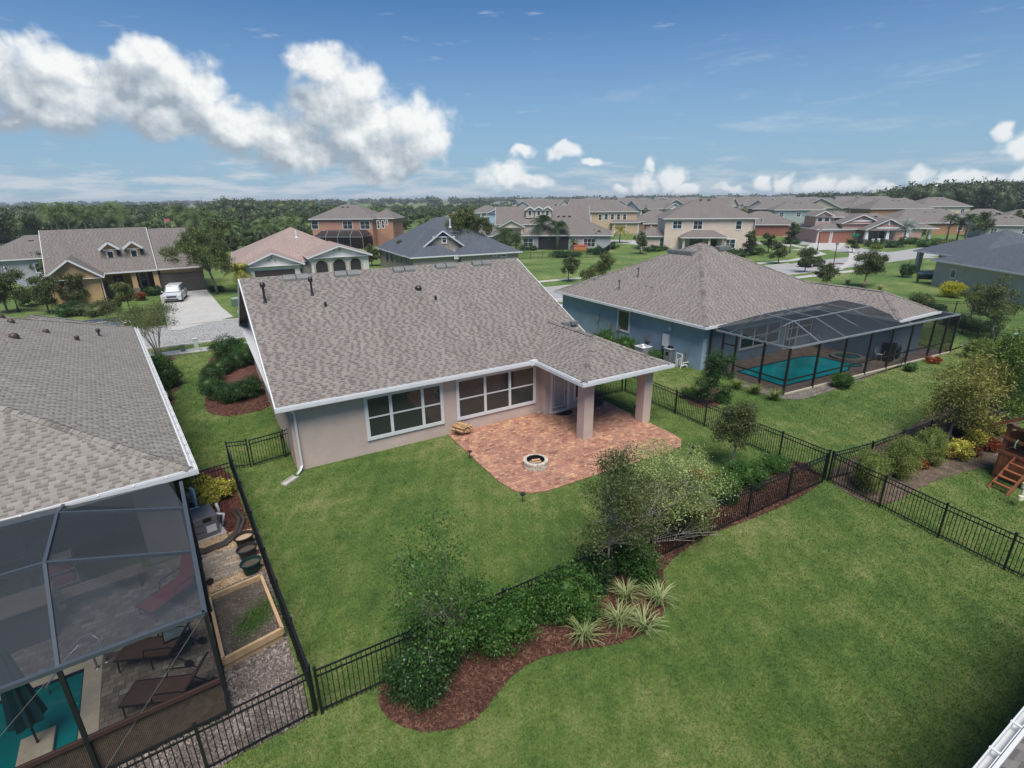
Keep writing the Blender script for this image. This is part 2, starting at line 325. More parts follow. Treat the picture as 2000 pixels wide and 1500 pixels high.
def lawn_mat(blade=False):
    m, nt, p, o = newmat('grass'); tc = nt.nodes.new('ShaderNodeTexCoord')
    def nz(sc, d=5.0, r=.6, vec=None):
        n = mk(nt, 'ShaderNodeTexNoise', Scale=sc, Detail=d, Roughness=r); lk(nt, vec or tc.outputs['Object'], n.inputs['Vector']); return n.outputs['Fac']
    a = nz(.16, 4.0, .55); b_ = nz(1.1, 5.0, .65); c_ = nz(9.0, 4.0, .7); d_ = nz(40.0, 2.0, .6)
    f = mth(nt, 'ADD', mth(nt, 'ADD', mth(nt, 'MULTIPLY', a, .34), mth(nt, 'MULTIPLY', b_, .30)), mth(nt, 'ADD', mth(nt, 'MULTIPLY', c_, .22), mth(nt, 'MULTIPLY', d_, .14)))
    # faint mowing lanes
    mp = nt.nodes.new('ShaderNodeMapping'); lk(nt, tc.outputs['Object'], mp.inputs[0]); mp.inputs['Rotation'].default_value = (0, 0, R(28))
    wv = nt.nodes.new('ShaderNodeTexWave'); lk(nt, mp.outputs[0], wv.inputs[0]); wv.inputs['Scale'].default_value = .55; wv.inputs['Distortion'].default_value = 1.2; wv.inputs['Detail'].default_value = 2
    f = mth(nt, 'MULTIPLY_ADD', wv.outputs['Fac'], .022, f)
    if blade:
        g = nt.nodes.new('ShaderNodeNewGeometry'); f = mth(nt, 'MULTIPLY_ADD', mth(nt, 'SUBTRACT', g.outputs['Random Per Island'], .5), .13, f)
    lk(nt, ramp(nt, f, [(.38, (0.034, 0.079, 0.012)), (.455, (0.062, 0.121, 0.020)), (.52, (0.103, 0.163, 0.030)), (.575, (0.172, 0.203, 0.060)), (.64, (0.275, 0.265, 0.112))] if not blade else [(.36, (0.041, 0.090, 0.012)), (.455, (0.071, 0.134, 0.022)), (.53, (0.112, 0.179, 0.034)), (.60, (0.185, 0.221, 0.067)), (.68, (0.309, 0.312, 0.137))]), p.inputs['Base Color']); p.inputs['Roughness'].default_value = .95
    bump(nt, p, mth(nt, 'ADD', d_, mth(nt, 'MULTIPLY', c_, 1.5)), 1.0, .03); return m
GRASSM = lawn_mat()

# ------------------------------------------------------------------ mesh helpers
class MB:
    def __init__(s): s.v = []; s.f = []; s.uv = []; s.hasuv = False
    def poly(s, pts, uv=None):
        i = len(s.v); s.v += [tuple(p) for p in pts]; s.f.append(tuple(range(i, i+len(pts)))); s.uv.append(uv)
        if uv: s.hasuv = True
        return s
    def box(s, x0, y0, z0, x1, y1, z1):
        return s.hexa([(x0,y0,z0),(x1,y0,z0),(x1,y1,z0),(x0,y1,z0),(x0,y0,z1),(x1,y0,z1),(x1,y1,z1),(x0,y1,z1)])
    def hexa(s, p):
        i = len(s.v); s.v += [tuple(q) for q in p]
        for f in ((0,3,2,1),(4,5,6,7),(0,1,5,4),(1,2,6,5),(2,3,7,6),(3,0,4,7)): s.f.append(tuple(i+k for k in f)); s.uv.append(None)
        return s
    def bar(s, a, b, w=.05, h=None, up=(0,0,1)):
        h = h or w; a = Vector(a); b = Vector(b); d = (b-a)
        if d.length < 1e-6: return s
        d.normalize(); u = Vector(up)
        if abs(d.dot(u)) > .98: u = Vector((0, 1, 0))
        r = d.cross(u).normalized(); u = r.cross(d).normalized(); r = r*w/2; u = u*h/2
        return s.hexa([a-r-u, a+r-u, b+r-u, b-r-u, a-r+u, a+r+u, b+r+u, b-r+u])
    def tube(s, pts, rs, n=6, cap=True):
        pts = [Vector(p) for p in pts]; rs = rs if isinstance(rs, (list, tuple)) else [rs]*len(pts)
        base = len(s.v); pu = Vector((0, 0, 1))
        for k, p in enumerate(pts):
            d = (pts[min(k+1, len(pts)-1)]-pts[max(k-1, 0)]).normalized()
            if abs(d.dot(pu)) > .95: pu = Vector((1, 0, 0)) if abs(d.x) < .9 else Vector((0, 1, 0))
            r = d.cross(pu).normalized(); u = r.cross(d); pu = u
            for j in range(n):
                a = 2*math.pi*j/n; s.v.append(tuple(p+(r*math.cos(a)+u*math.sin(a))*rs[k]))
        for k in range(len(pts)-1):
            for j in range(n):
                s.f.append((base+k*n+j, base+k*n+(j+1) % n, base+(k+1)*n+(j+1) % n, base+(k+1)*n+j)); s.uv.append(None)
        if cap:
            s.f.append(tuple(base+j for j in range(n))[::-1]); s.uv.append(None)
            s.f.append(tuple(base+(len(pts)-1)*n+j for j in range(n))); s.uv.append(None)
        return s
    def cyl(s, c, r, z0, z1, n=16, r1=None): return s.tube([(c[0], c[1], z0), (c[0], c[1], z1)], [r, r if r1 is None else r1], n)
    def lathe(s, c, prof, n=16, sx=1, sy=1):
        b = len(s.v)
        for r, z in prof:
            for j in range(n):
                a = 2*math.pi*j/n; s.v.append((c[0]+r*math.cos(a)*sx, c[1]+r*math.sin(a)*sy, z))
        for k in range(len(prof)-1):
            for j in range(n): s.f.append((b+k*n+j, b+k*n+(j+1) % n, b+(k+1)*n+(j+1) % n, b+(k+1)*n+j)); s.uv.append(None)
        return s
    def wbox(s, o, r, a0, a1, z0, z1, d0, d1):
        "box on a wall: o origin, r direction to the right seen from outside"
        o = Vector(o); r = Vector(r).normalized(); n = r.cross(Vector((0, 0, 1)))
        P = lambda a, d, z: o+r*a+n*d+Vector((0, 0, z))
        return s.hexa([P(a0,d1,z0),P(a1,d1,z0),P(a1,d0,z0),P(a0,d0,z0),P(a0,d1,z1),P(a1,d1,z1),P(a1,d0,z1),P(a0,d0,z1)])
    def prism(s, pts, z0, z1):
        n = len(pts); b = len(s.v)
        s.v += [(p[0], p[1], z0) for p in pts]+[(p[0], p[1], z1) for p in pts]
        s.f.append(tuple(b+n+i for i in range(n))); s.f.append(tuple(b+i for i in range(n))[::-1]); s.uv += [None, None]
        for i in range(n): s.f.append((b+i, b+(i+1) % n, b+n+(i+1) % n, b+n+i)); s.uv.append(None)
        return s
    def build(s, name, mat, parent=None, smooth=False, world=False, bevel=0):
        vs = s.v
        if world and parent is not None:
            mi = Matrix.Translation(parent.location) @ Matrix.Rotation(parent.rotation_euler.z, 4, 'Z'); mi.invert()
            vs = [tuple(mi @ Vector(v)) for v in vs]
        me = bpy.data.meshes.new(name); me.from_pydata(vs, [], s.f)
        if s.hasuv:
            ul = me.uv_layers.new(name='UVMap'); k = 0
            for f, u in zip(s.f, s.uv):
                for j in range(len(f)):
                    ul.data[k].uv = u[j] if u else (0, 0); k += 1
        if smooth: me.polygons.foreach_set('use_smooth', [True]*len(me.polygons))
        me.materials.append(mat); o = bpy.data.objects.new(name, me); COL.objects.link(o); o.parent = parent
        if bevel:
            b = o.modifiers.new('bevel', 'BEVEL'); b.width = bevel; b.segments = 2; b.limit_method = 'ANGLE'
        return o
def tag(o, label=None, cat=None, group=None, kind=None):
    if label: o['label'] = label
    if cat: o['category'] = cat
    if group: o['group'] = group
    if kind: o['kind'] = kind
    return o
def thing(name, label, cat, loc=(0,0,0), rz=0.0, group=None):
    o = bpy.data.objects.new(name, None); o.empty_display_size = .3; COL.objects.link(o)
    o.location = (loc[0], loc[1], loc[2] if len(loc) > 2 else 0); o.rotation_euler = (0, 0, rz)
    return tag(o, label, cat, group)
def dup(root, loc, rz=None, label=None, group=None, scale=None):
    r = root.copy(); COL.objects.link(r); r.location = (loc[0], loc[1], loc[2] if len(loc) > 2 else 0)
    if rz is not None: r.rotation_euler = (0, 0, rz)
    if scale: r.scale = (scale,)*3 if isinstance(scale, (int, float)) else scale
    if label: r['label'] = label
    if group: r['group'] = group
    for ch in list(root.children):
        c = ch.copy(); COL.objects.link(c); c.parent = r
        for g in ch.children:
            d = g.copy(); COL.objects.link(d); d.parent = c
    return r
def smoothpoly(pts, it=2):
    for _ in range(it):
        q = []
        for i in range(len(pts)):
            a = Vector(pts[i]); b = Vector(pts[(i+1) % len(pts)]); q += [a*.75+b*.25, a*.25+b*.75]
        pts = q
    return pts
def sheet(name, pts, z, mat, kind='structure', smooth=0, label=None, thick=0):
    pts = [Vector((p[0], p[1], 0)) for p in pts]
    if smooth: pts = smoothpoly(pts, smooth)
    ar = sum(pts[i].x*pts[(i+1) % len(pts)].y-pts[(i+1) % len(pts)].x*pts[i].y for i in range(len(pts)))
    if ar < 0: pts = pts[::-1]
    b = MB()
    if thick: b.prism(pts, z-thick, z)
    else: b.poly([(p.x, p.y, z) for p in pts])
    o = b.build(name, mat); return tag(o, label, None, None, kind)
def inpoly(x, y, P):
    x = np.asarray(x); y = np.asarray(y); c = np.zeros(x.shape, bool); j = len(P)-1
    for i in range(len(P)):
        xi, yi = P[i][0], P[i][1]; xj, yj = P[j][0], P[j][1]
        if yi != yj: c ^= ((yi > y) != (yj > y)) & (x < (xj-xi)*(y-yi)/(yj-yi)+xi)
        j = i
    return c
def npmesh(name, V, F, mat, parent=None, smooth=False):
    "V (n,3), F (m,k) numpy"
    me = bpy.data.meshes.new(name); n, k = F.shape
    me.vertices.add(len(V)); me.vertices.foreach_set('co', np.asarray(V, np.float32).ravel())
    me.loops.add(n*k); me.loops.foreach_set('vertex_index', F.astype(np.int32).ravel())
    me.polygons.add(n); me.polygons.foreach_set('loop_start', np.arange(n, dtype=np.int32)*k)
    me.polygons.foreach_set('loop_total', np.full(n, k, np.int32)) if False else None
    me.update(calc_edges=True); me.validate()
    me.materials.append(mat); o = bpy.data.objects.new(name, me); COL.objects.link(o); o.parent = parent
    return o

# ------------------------------------------------------------------ vegetation
def leafquads(C, L, W, rs, drop=0.0):
    n = len(C); a = rs.normal(size=(n, 3)); a[:, 2] -= drop; a /= np.linalg.norm(a, axis=1)[:, None]
    b = rs.normal(size=(n, 3)); b -= (b*a).sum(1)[:, None]*a; b /= np.linalg.norm(b, axis=1)[:, None]
    s = rs.uniform(.6, 1.3, (n, 1)); l = a*L*s; w_ = b*W*s
    V = np.stack([C-l*.5, C-l*.05+w_*.5, C+l*.5, C-l*.05-w_*.5], 1).reshape(-1, 3)
    return V, np.arange(4*n).reshape(n, 4)
def crownpts(blobs, ncl, per, sig, rs, shell=2.4):
    "blobs: (cx,cy,cz,rx,ry,rz)"
    B = np.array(blobs, float); vol = B[:, 3]*B[:, 4]*B[:, 5]; vol = vol**.55; idx = rs.choice(len(B), ncl, p=vol/vol.sum())
    d = rs.normal(size=(ncl, 3)); d /= np.linalg.norm(d, axis=1)[:, None]; r = rs.uniform(0, 1, (ncl, 1))**(1/shell)
    cc = B[idx, :3]+d*r*B[idx, 3:]
    pts = (cc[:, None, :]+rs.normal(size=(ncl, per, 3))*np.array([sig, sig, sig*.7])).reshape(-1, 3)
    return cc, pts
def plant_parts(root, blobs, ncl, per, sig, L, W, mat, rs, trunk=None, bark=None, nbr=14, core=0.0, drop=0.0, crown='crown', shell=2.4, thin=1.0, twigs=0):
    cc, pts = crownpts(blobs, ncl, per, sig, rs, shell)
    pts = pts[pts[:, 2] > .02]
    V, F = leafquads(pts, L, W, rs, drop)
    if core:
        vs = []; fs = []; b0 = 0
        for (cx, cy, cz, rx, ry, rz) in blobs:
            nu, nv = 10, 6
            for i in range(nv+1):
                t = math.pi*i/nv
                for j in range(nu):
                    a = 2*math.pi*j/nu; k = core*(1+.12*rs.normal())
                    vs.append((cx+rx*k*math.sin(t)*math.cos(a), cy+ry*k*math.sin(t)*math.sin(a), max(.01, cz+rz*k*math.cos(t))))
            for i in range(nv):
                for j in range(nu): fs.append((b0+i*nu+j, b0+i*nu+(j+1) % nu, b0+(i+1)*nu+(j+1) % nu, b0+(i+1)*nu+j))
            b0 = len(vs)
        n0 = len(V); V = np.vstack([V, np.array(vs)]); F = np.vstack([F, np.array(fs)+n0])
    o = npmesh(crown, V, F, mat, root)
    if trunk:
        mb = MB(); z0 = trunk[-1][2]; 
        if not isinstance(trunk[0][0], (list, tuple)): trunk = [trunk]
        for st in trunk:
            mb.tube([(p[0], p[1], p[2]) for p in st], [p[3] for p in st], 7)
        tips = [st[-1] for st in trunk]
        for i in range(min(nbr, len(cc))):
            c = cc[i]; st = trunk[i % len(trunk)]; k = rs.randint(max(1, len(st)//2), len(st)) if len(st) > 2 else len(st)-1
            b = st[k]; r0 = b[3]*.55*thin
            mid = ((b[0]+c[0])/2+rs.normal()*.05, (b[1]+c[1])/2+rs.normal()*.05, b[2]*.4+c[2]*.6 if c[2] > b[2] else (b[2]+c[2])/2)
            mb.tube([b[:3], mid, tuple(c)], [r0, r0*.6, max(.006, r0*.25)], 4, cap=False)
        mb.build('trunk', bark or BARK, root, smooth=True)
    if twigs:
        mb = MB()
        for i in range(min(twigs, len(cc))):
            c = cc[-1-i]; e = c+np.array([rs.normal()*.12, rs.normal()*.12, abs(rs.normal())*.3+.1])
            mb.tube([tuple(c), tuple(e)], [.008, .004], 3, cap=False)
        mb.build('twigs', bark or BARKL, root)
    return o
LF_OAK = leafm((.034, .048, .014), (.085, .108, .034), (.17, .19, .072))
LF_DARK = leafm((.012, .038, .010), (.032, .080, .020), (.075, .145, .038))
LF_SHRUB = leafm((.018, .058, .010), (.052, .128, .022), (.13, .24, .05))
LF_LIME = leafm((.05, .09, .012), (.13, .19, .03), (.26, .30, .07))
LF_OLIVE = leafm((.045, .065, .015), (.11, .14, .038), (.21, .24, .085))
LF_GOLD = leafm((.12, .15, .02), (.52, .48, .07), (.80, .72, .20))
LF_YELLOW = leafm((.16, .18, .01), (.45, .42, .02), (.65, .58, .06))
LF_CYP = leafm((.09, .105, .022), (.22, .22, .05), (.36, .34, .09))
LF_CYPG = leafm((.04, .07, .012), (.10, .165, .03), (.20, .28, .06))
LF_PALE = leafm((.12, .17, .04), (.28, .35, .11), (.48, .53, .24))
LF_RED = leafm((.06, .015, .008), (.22, .05, .012), (.42, .14, .02))
LF_PURP = leafm((.008, .005, .008), (.022, .014, .020), (.05, .035, .045))
LF_VAR = leafm((.10, .15, .045), (.28, .34, .13), (.52, .54, .30))
LF_PALM = leafm((.015, .035, .010), (.04, .08, .022), (.09, .15, .045)); LF_PALMY = leafm((.08, .10, .01), (.25, .25, .03), (.42, .36, .05))
LF_SILVER = leafm((.10, .14, .13), (.20, .26, .24), (.33, .39, .36))
LF_FAR = leafm((.022, .040, .016), (.056, .082, .032), (.11, .138, .055)); LF_FARB = leafm((.03, .055, .015), (.075, .115, .032), (.14, .18, .06))
LF_PINE = leafm((.014, .036, .012), (.038, .075, .024), (.08, .125, .04))

# ------------------------------------------------------------------ the setting: ground, roads, beds
b = MB(); b.poly([(-3000, -600, 0), (5200, -600, 0), (5200, 5200, 0), (-3000, 5200, 0)]); tag(b.build('ground', GRASSM), kind='structure')
def road(name, pts, w_, z, mat, thick=0):
    L = []; Rr = []
    for i, p in enumerate(pts):
        a = Vector(pts[max(0, i-1)]+(0,)); c = Vector(pts[min(len(pts)-1, i+1)]+(0,)); d = (c-a).normalized(); n = Vector((-d.y, d.x, 0)); q = Vector(p+(0,))
        L.append(q+n*w_/2); Rr.append(q-n*w_/2)
    return sheet(name, L+Rr[::-1], z, mat, thick=thick)
RC = [(-75, 49.5), (-30, 50.5), (0, 49.9), (20, 49.3), (50, 48.2), (80, 46.9), (110, 47.2), (150, 50)]
road('road', RC, 7.6, .012, ROADM)
road('road', [(104, 43), (108, 56), (120, 70), (150, 98), (240, 180)], 7.6, .016, ROADM)
road('road', [(80.5, 112), (92, 98), (112, 76), (122, 66)], 6.6, .020, ROADM)
road('road', [(60, 150), (70, 132), (80, 113), (81, 110)], 6.6, .024, ROADM)
for off in (-3.95, 3.95):
    o = road('kerb', [(x, y+off) for x, y in RC[:6]], .32, .10, CONC, .1)
road('sidewalk', [(x, y-6.2) for x, y in RC[:6]], 1.3, .03, CONC)
road('sidewalk', [(2.4, 57.6), (20, 57.4), (38, 57.3), (55, 56.0), (70, 54.4), (84, 53.2), (98, 56), (106, 64), (112, 72)], 1.3, .03, CONC)
road('sidewalk', [(-60, 58.2), (-30, 58.6), (-6.3, 58.3)], 1.3, .032, CONC)
sheet('driveway', [G(311,571), G(318,600), G(330,646), G(350,646), G(456,619), G(432,600), G(404,566)], .036, CONC)
sheet('driveway', [(34.2, 36.4), (31, 46.2), (38.5, 46.2), (38.2, 36.4)], .036, CONC)
sheet('driveway', [(8, 36.4), (8, 46.2), (13.6, 46.2), (13.6, 36.4)], .036, CONC)
sheet('driveway', [G(1540,489), G(1568,486), G(1606,466), G(1655,472), G(1640,487), G(1600,489)], .036, CONC)
sheet('driveway', [G(1228,475), G(1278,477), G(1300,460), G(1255,462)], .036, CONC)
sheet('driveway', [(86.5, 87), (84, 96), (96, 88), (92, 82)], .040, CONC)
sheet('driveway', [G(1500,485), G(1545,481), G(1590,461), G(1560,461)], .043, CONC)
sheet('path', [G(1655,480), G(1665,480), G(1680,508), G(1640,530), G(1634,528), G(1660,506)], .045, CONC, smooth=1)
# pond on the far left, bare field beside the wood
pt = [G(28,560), G(20,520), G(50,512), G(84,506), G(110,530), G(90,560)]
sheet('pond', pt, .02, waterm((.16, .20, .24), 1.2, .15), smooth=1)
sheet('dirt_path', [G(0,478), G(0,484), G(35,481), G(70,474), G(66,470), G(34,474)], .02, CONC)
sheet('sand_patch', [G(0,492), G(0,502), G(40,500), G(60,489), G(30,486)], .018, ground_mat([(.3, (.12, .11, .05)), (.7, (.22, .18, .09))], .2, 4, .4, 'dry_grass'))
# mulch beds
BEDC = [G(*p) for p in ((735,1350),(748,1400),(800,1428),(880,1430),(940,1400),(985,1335),(1040,1290),(1110,1272),(1200,1262),(1265,1235),(1300,1195),(1302,1150),(1290,1110),(1370,1050),(1480,1010),(1560,975),(1612,938),(1560,895),(1475,920),(1420,925),(1330,940),(1290,965),(1230,1010),(1185,1060),(1120,1120),(990,1195),(860,1265),(770,1310))]
o = sheet('mulch_bed', BEDC, .022, MULCHR, smooth=1)
sheet('mulch_bed', [G(*p) for p in ((1640,905),(1612,938),(1690,985),(1745,985),(1800,950),(1870,925),(1960,905),(1990,880),(1990,700),(1860,780),(1740,860))], .022, ground_mat([(.3, (.05, .032, .024)), (.5, (.15, .10, .075)), (.7, (.30, .23, .18))], 3.0, 22, 1.0, 'mulch'), smooth=1)
sheet('mulch_bed', [G(*p) for p in ((400,790),(405,808),(450,815),(528,798),(540,770),(505,700),(430,690),(402,705))], .022, MULCHR, smooth=1)
sheet('mulch_bed', [G(*p) for p in ((404,708),(430,712),(470,704),(468,694),(430,692))], .026, MULCHR, smooth=2)
sheet('mulch_bed', [G(*p) for p in ((290,700),(300,690),(340,697),(345,703),(320,708),(330,735),(358,738),(355,755),(330,775),(345,782),(335,792),(318,790),(300,740))], .022, MULCHR, smooth=1)
sheet('mulch_bed', [G(*p) for p in ((432,912),(452,930),(492,1040),(452,1050),(388,1010),(345,1000),(345,930))], .022, MULCHR)
sheet('pebble_bed', [G(*p) for p in ((352,1070),(350,1100),(380,1240),(412,1190),(412,1160),(505,1122),(528,1120),(492,1035),(440,1040))], .026, PEBBLE)
sheet('mulch_bed', [G(*p) for p in ((380,1180),(420,1400),(190,1500),(200,1500),(606,1398),(520,1110),(500,1120),(412,1165))], .022, MULCHG)
MB_OUT = [G(*p) for p in ((608,1398),(590,1412),(540,1438),(480,1468),(420,1505),(380,1530),(120,1560),(190,1500))]
sheet('mulch_bed', MB_OUT, .019, MULCHG)
sheet('mulch_bed', [G(*p) for p in ((1430,745),(1537,772),(1850,692),(1900,660),(1900,672),(1720,728),(1600,772),(1560,782),(1515,778),(1440,752))], .022, MULCHG, smooth=1)
sheet('mulch_bed', [G(*p) for p in ((1345,765),(1330,775),(1360,800),(1420,790),(1425,770),(1390,755))], .022, MULCHR, smooth=2)
for p in ((1282,628),(1255,496),(300,700),(1640,515)): 
    c = G(*p); r = .9 if p[1] < 600 else .7
    sheet('mulch_ring', [(c.x+r*math.cos(a), c.y+r*math.sin(a)) for a in np.linspace(0, 2*math.pi, 12)[:-1]], .03, MULCHR)
# house pads and patio
PAV = pavers([(.25, .105, .07), (.41, .195, .13), (.31, .17, .125), (.55, .32, .18), (.37, .175, .12), (.48, .26, .17)], .23, .15, (.10, .07, .055), 'brick_pavers')
PATIO = [(8.5, 20.63), (8.45, 17.4), (8.44, 15.6), (8.62, 14.75), (9.05, 14.3), (9.7, 14.12), (12.5, 14.15), (15.9, 14.05), (16.7, 14.2), (17.15, 14.6), (17.3, 15.2), (17.32, 20.3), (16.4, 20.3), (16.4, 20.16), (13.55, 20.16), (13.55, 20.63)]
sheet('patio', PATIO, .045, PAV, thick=.04)
PAVG = pavers([(.13, .105, .085), (.22, .19, .155), (.17, .14, .115), (.34, .30, .245), (.12, .10, .09), (.30, .26, .21)], .23, .15, (.07, .06, .05), 'grey_pavers')
sheet('paver_pad', [G(372,1093), G(465,1070), G(482,1118), G(390,1148)], .05, pavers([(.22, .19, .15), (.34, .30, .25), (.27, .235, .19), (.46, .41, .34), (.2, .175, .145)], .24, .16, (.10, .085, .07), 'pad_pavers'), thick=.04)

# ------------------------------------------------------------------ house kit
def uvface(mb, pts):
    P = [Vector(p) for p in pts]; n = (P[1]-P[0]).cross(P[2]-P[0])
    if n.length < 1e-9: return
    n.normalize()
    if n.z < 0: P = P[::-1]; n = -n
    h = Vector((0, 0, 1)).cross(n)
    h = Vector((1, 0, 0)) if h.length < 1e-4 else h.normalized(); v = n.cross(h)
    mb.poly(P, [(p.dot(h), p.dot(v)) for p in P])
def roofblock(mb, x0, y0, x1, y1, z, s, axis='x', ends='hh', th=.16, caps=None):
    T = (lambda x, y, zz: (x, y, zz)) if axis == 'x' else (lambda x, y, zz: (y, x, zz))
    if axis == 'y': x0, y0, x1, y1 = y0, x0, y1, x1
    hf = (y1-y0)/2; ym = (y0+y1)/2; zr = z+s*hf
    a = x0+(hf if ends[0] == 'h' else 0); c = x1-(hf if ends[1] == 'h' else 0)
    if a > c: a = c = (a+c)/2
    RL, RR = T(a, ym, zr), T(c, ym, zr)
    A, B, C_, D = T(x0, y0, z), T(x1, y0, z), T(x1, y1, z), T(x0, y1, z)
    for f in ([A, B, RR, RL], [C_, D, RL, RR]):
        f = [f[0], f[1], f[2]] if a == c else f
        uvface(mb, f)
    if ends[0] == 'h': uvface(mb, [D, A, RL])
    if ends[1] == 'h': uvface(mb, [B, C_, RR])
    if caps is not None:
        dz = Vector((0, 0, .035))
        segs = [(RL, RR)] if a != c else []
        if ends[0] == 'h': segs += [(A, RL), (D, RL)]
        if ends[1] == 'h': segs += [(B, RR), (C_, RR)]
        for p, q in segs:
            p = Vector(p); q = Vector(q); n = max(1, int((q-p).length/.21)); d = (q-p)/n
            side = Vector((-(q-p).y, (q-p).x, 0)).normalized()*.15
            for i in range(n):
                a_ = p+d*i+dz*1.15; b_ = p+d*(i+1.12)+dz*.75
                dn = Vector((0, 0, -.06))
                u0 = (i*.37 % 5, i*.29 % 7)
                caps.poly([a_-side+dn, a_, b_, b_-side+dn], [(u0[0], u0[1]+.03), (u0[0]+.1, u0[1]+.03), (u0[0]+.1, u0[1]+.12), (u0[0], u0[1]+.12)])
                caps.poly([a_, a_+side+dn, b_+side+dn, b_], [(u0[0], u0[1]+.03), (u0[0]+.1, u0[1]+.03), (u0[0]+.1, u0[1]+.12), (u0[0], u0[1]+.12)])
    return zr, ym
def fasciabox(mb, x0, y0, x1, y1, z, axis='x', ends='hh', h=.17, s=.45, t=.05):
    "soffit slab and white edge boards; rakes on gable ends"
    mb.box(x0+.02, y0+.02, z-.10, x1-.02, y1-.02, z-.07)
    for (a, b_, c, d) in ((x0, y0-t, x1, y0), (x0, y1, x1, y1+t), (x0-t, y0, x0, y1), (x1, y0, x1+t, y1)):
        gab = (axis == 'x' and ((c == x0 and ends[0] == 'g') or (a == x1 and ends[1] == 'g'))) or (axis == 'y' and ((d == y0 and ends[0] == 'g') or (b_ == y1 and ends[1] == 'g')))
        if not gab: mb.box(a, b_, z-h+.04, c, d, z+.03)
        else:
            if axis == 'x':
                X = (a+c)/2; ym = (y0+y1)/2; zr = z+s*(y1-y0)/2
                for yy in (y0, y1): mb.bar((X, yy, z-.07), (X, ym, zr-.07), t, h, (0, 0, 1))
            else:
                Y_ = (b_+d)/2; xm = (x0+x1)/2; zr = z+s*(x1-x0)/2
                for xx in (x0, x1): mb.bar((xx, Y_, z-.07), (xm, Y_, zr-.07), t, h, (0, 0, 1))
def wallblock(mb, x0, y0, x1, y1, z0, z, s, axis='x', ends='hh', ov=.45):
    X0, Y0, X1, Y1 = x0+ov, y0+ov, x1-ov, y1-ov
    mb.box(X0, Y0, z0, X1, Y1, z-.09)
    for k in (0, 1):
        if ends[k] == 'g':
            if axis == 'x':
                X = (X0, X1)[k]; t = .12*(1 if k == 0 else -1); ym = (Y0+Y1)/2; zr = z+s*(y1-y0)/2
                p = [(Y0, z-.1), (Y1, z-.1), (Y1, z+s*ov-.06), (ym, zr-.08), (Y0, z+s*ov-.06)]
                A = [(X, q[0], q[1]) for q in p]; B = [(X+t, q[0], q[1]) for q in p]
            else:
                Yy = (Y0, Y1)[k]; t = .12*(1 if k == 0 else -1); xm = (X0+X1)/2; zr = z+s*(x1-x0)/2
                p = [(X0, z-.1), (X1, z-.1), (X1, z+s*ov-.06), (xm, zr-.08), (X0, z+s*ov-.06)]
                A = [(q[0], Yy, q[1]) for q in p]; B = [(q[0], Yy+t, q[1]) for q in p]
            mb.poly(A); mb.poly(B[::-1])
            for i in range(5): mb.poly([A[i], B[i], B[(i+1) % 5], A[(i+1) % 5]])
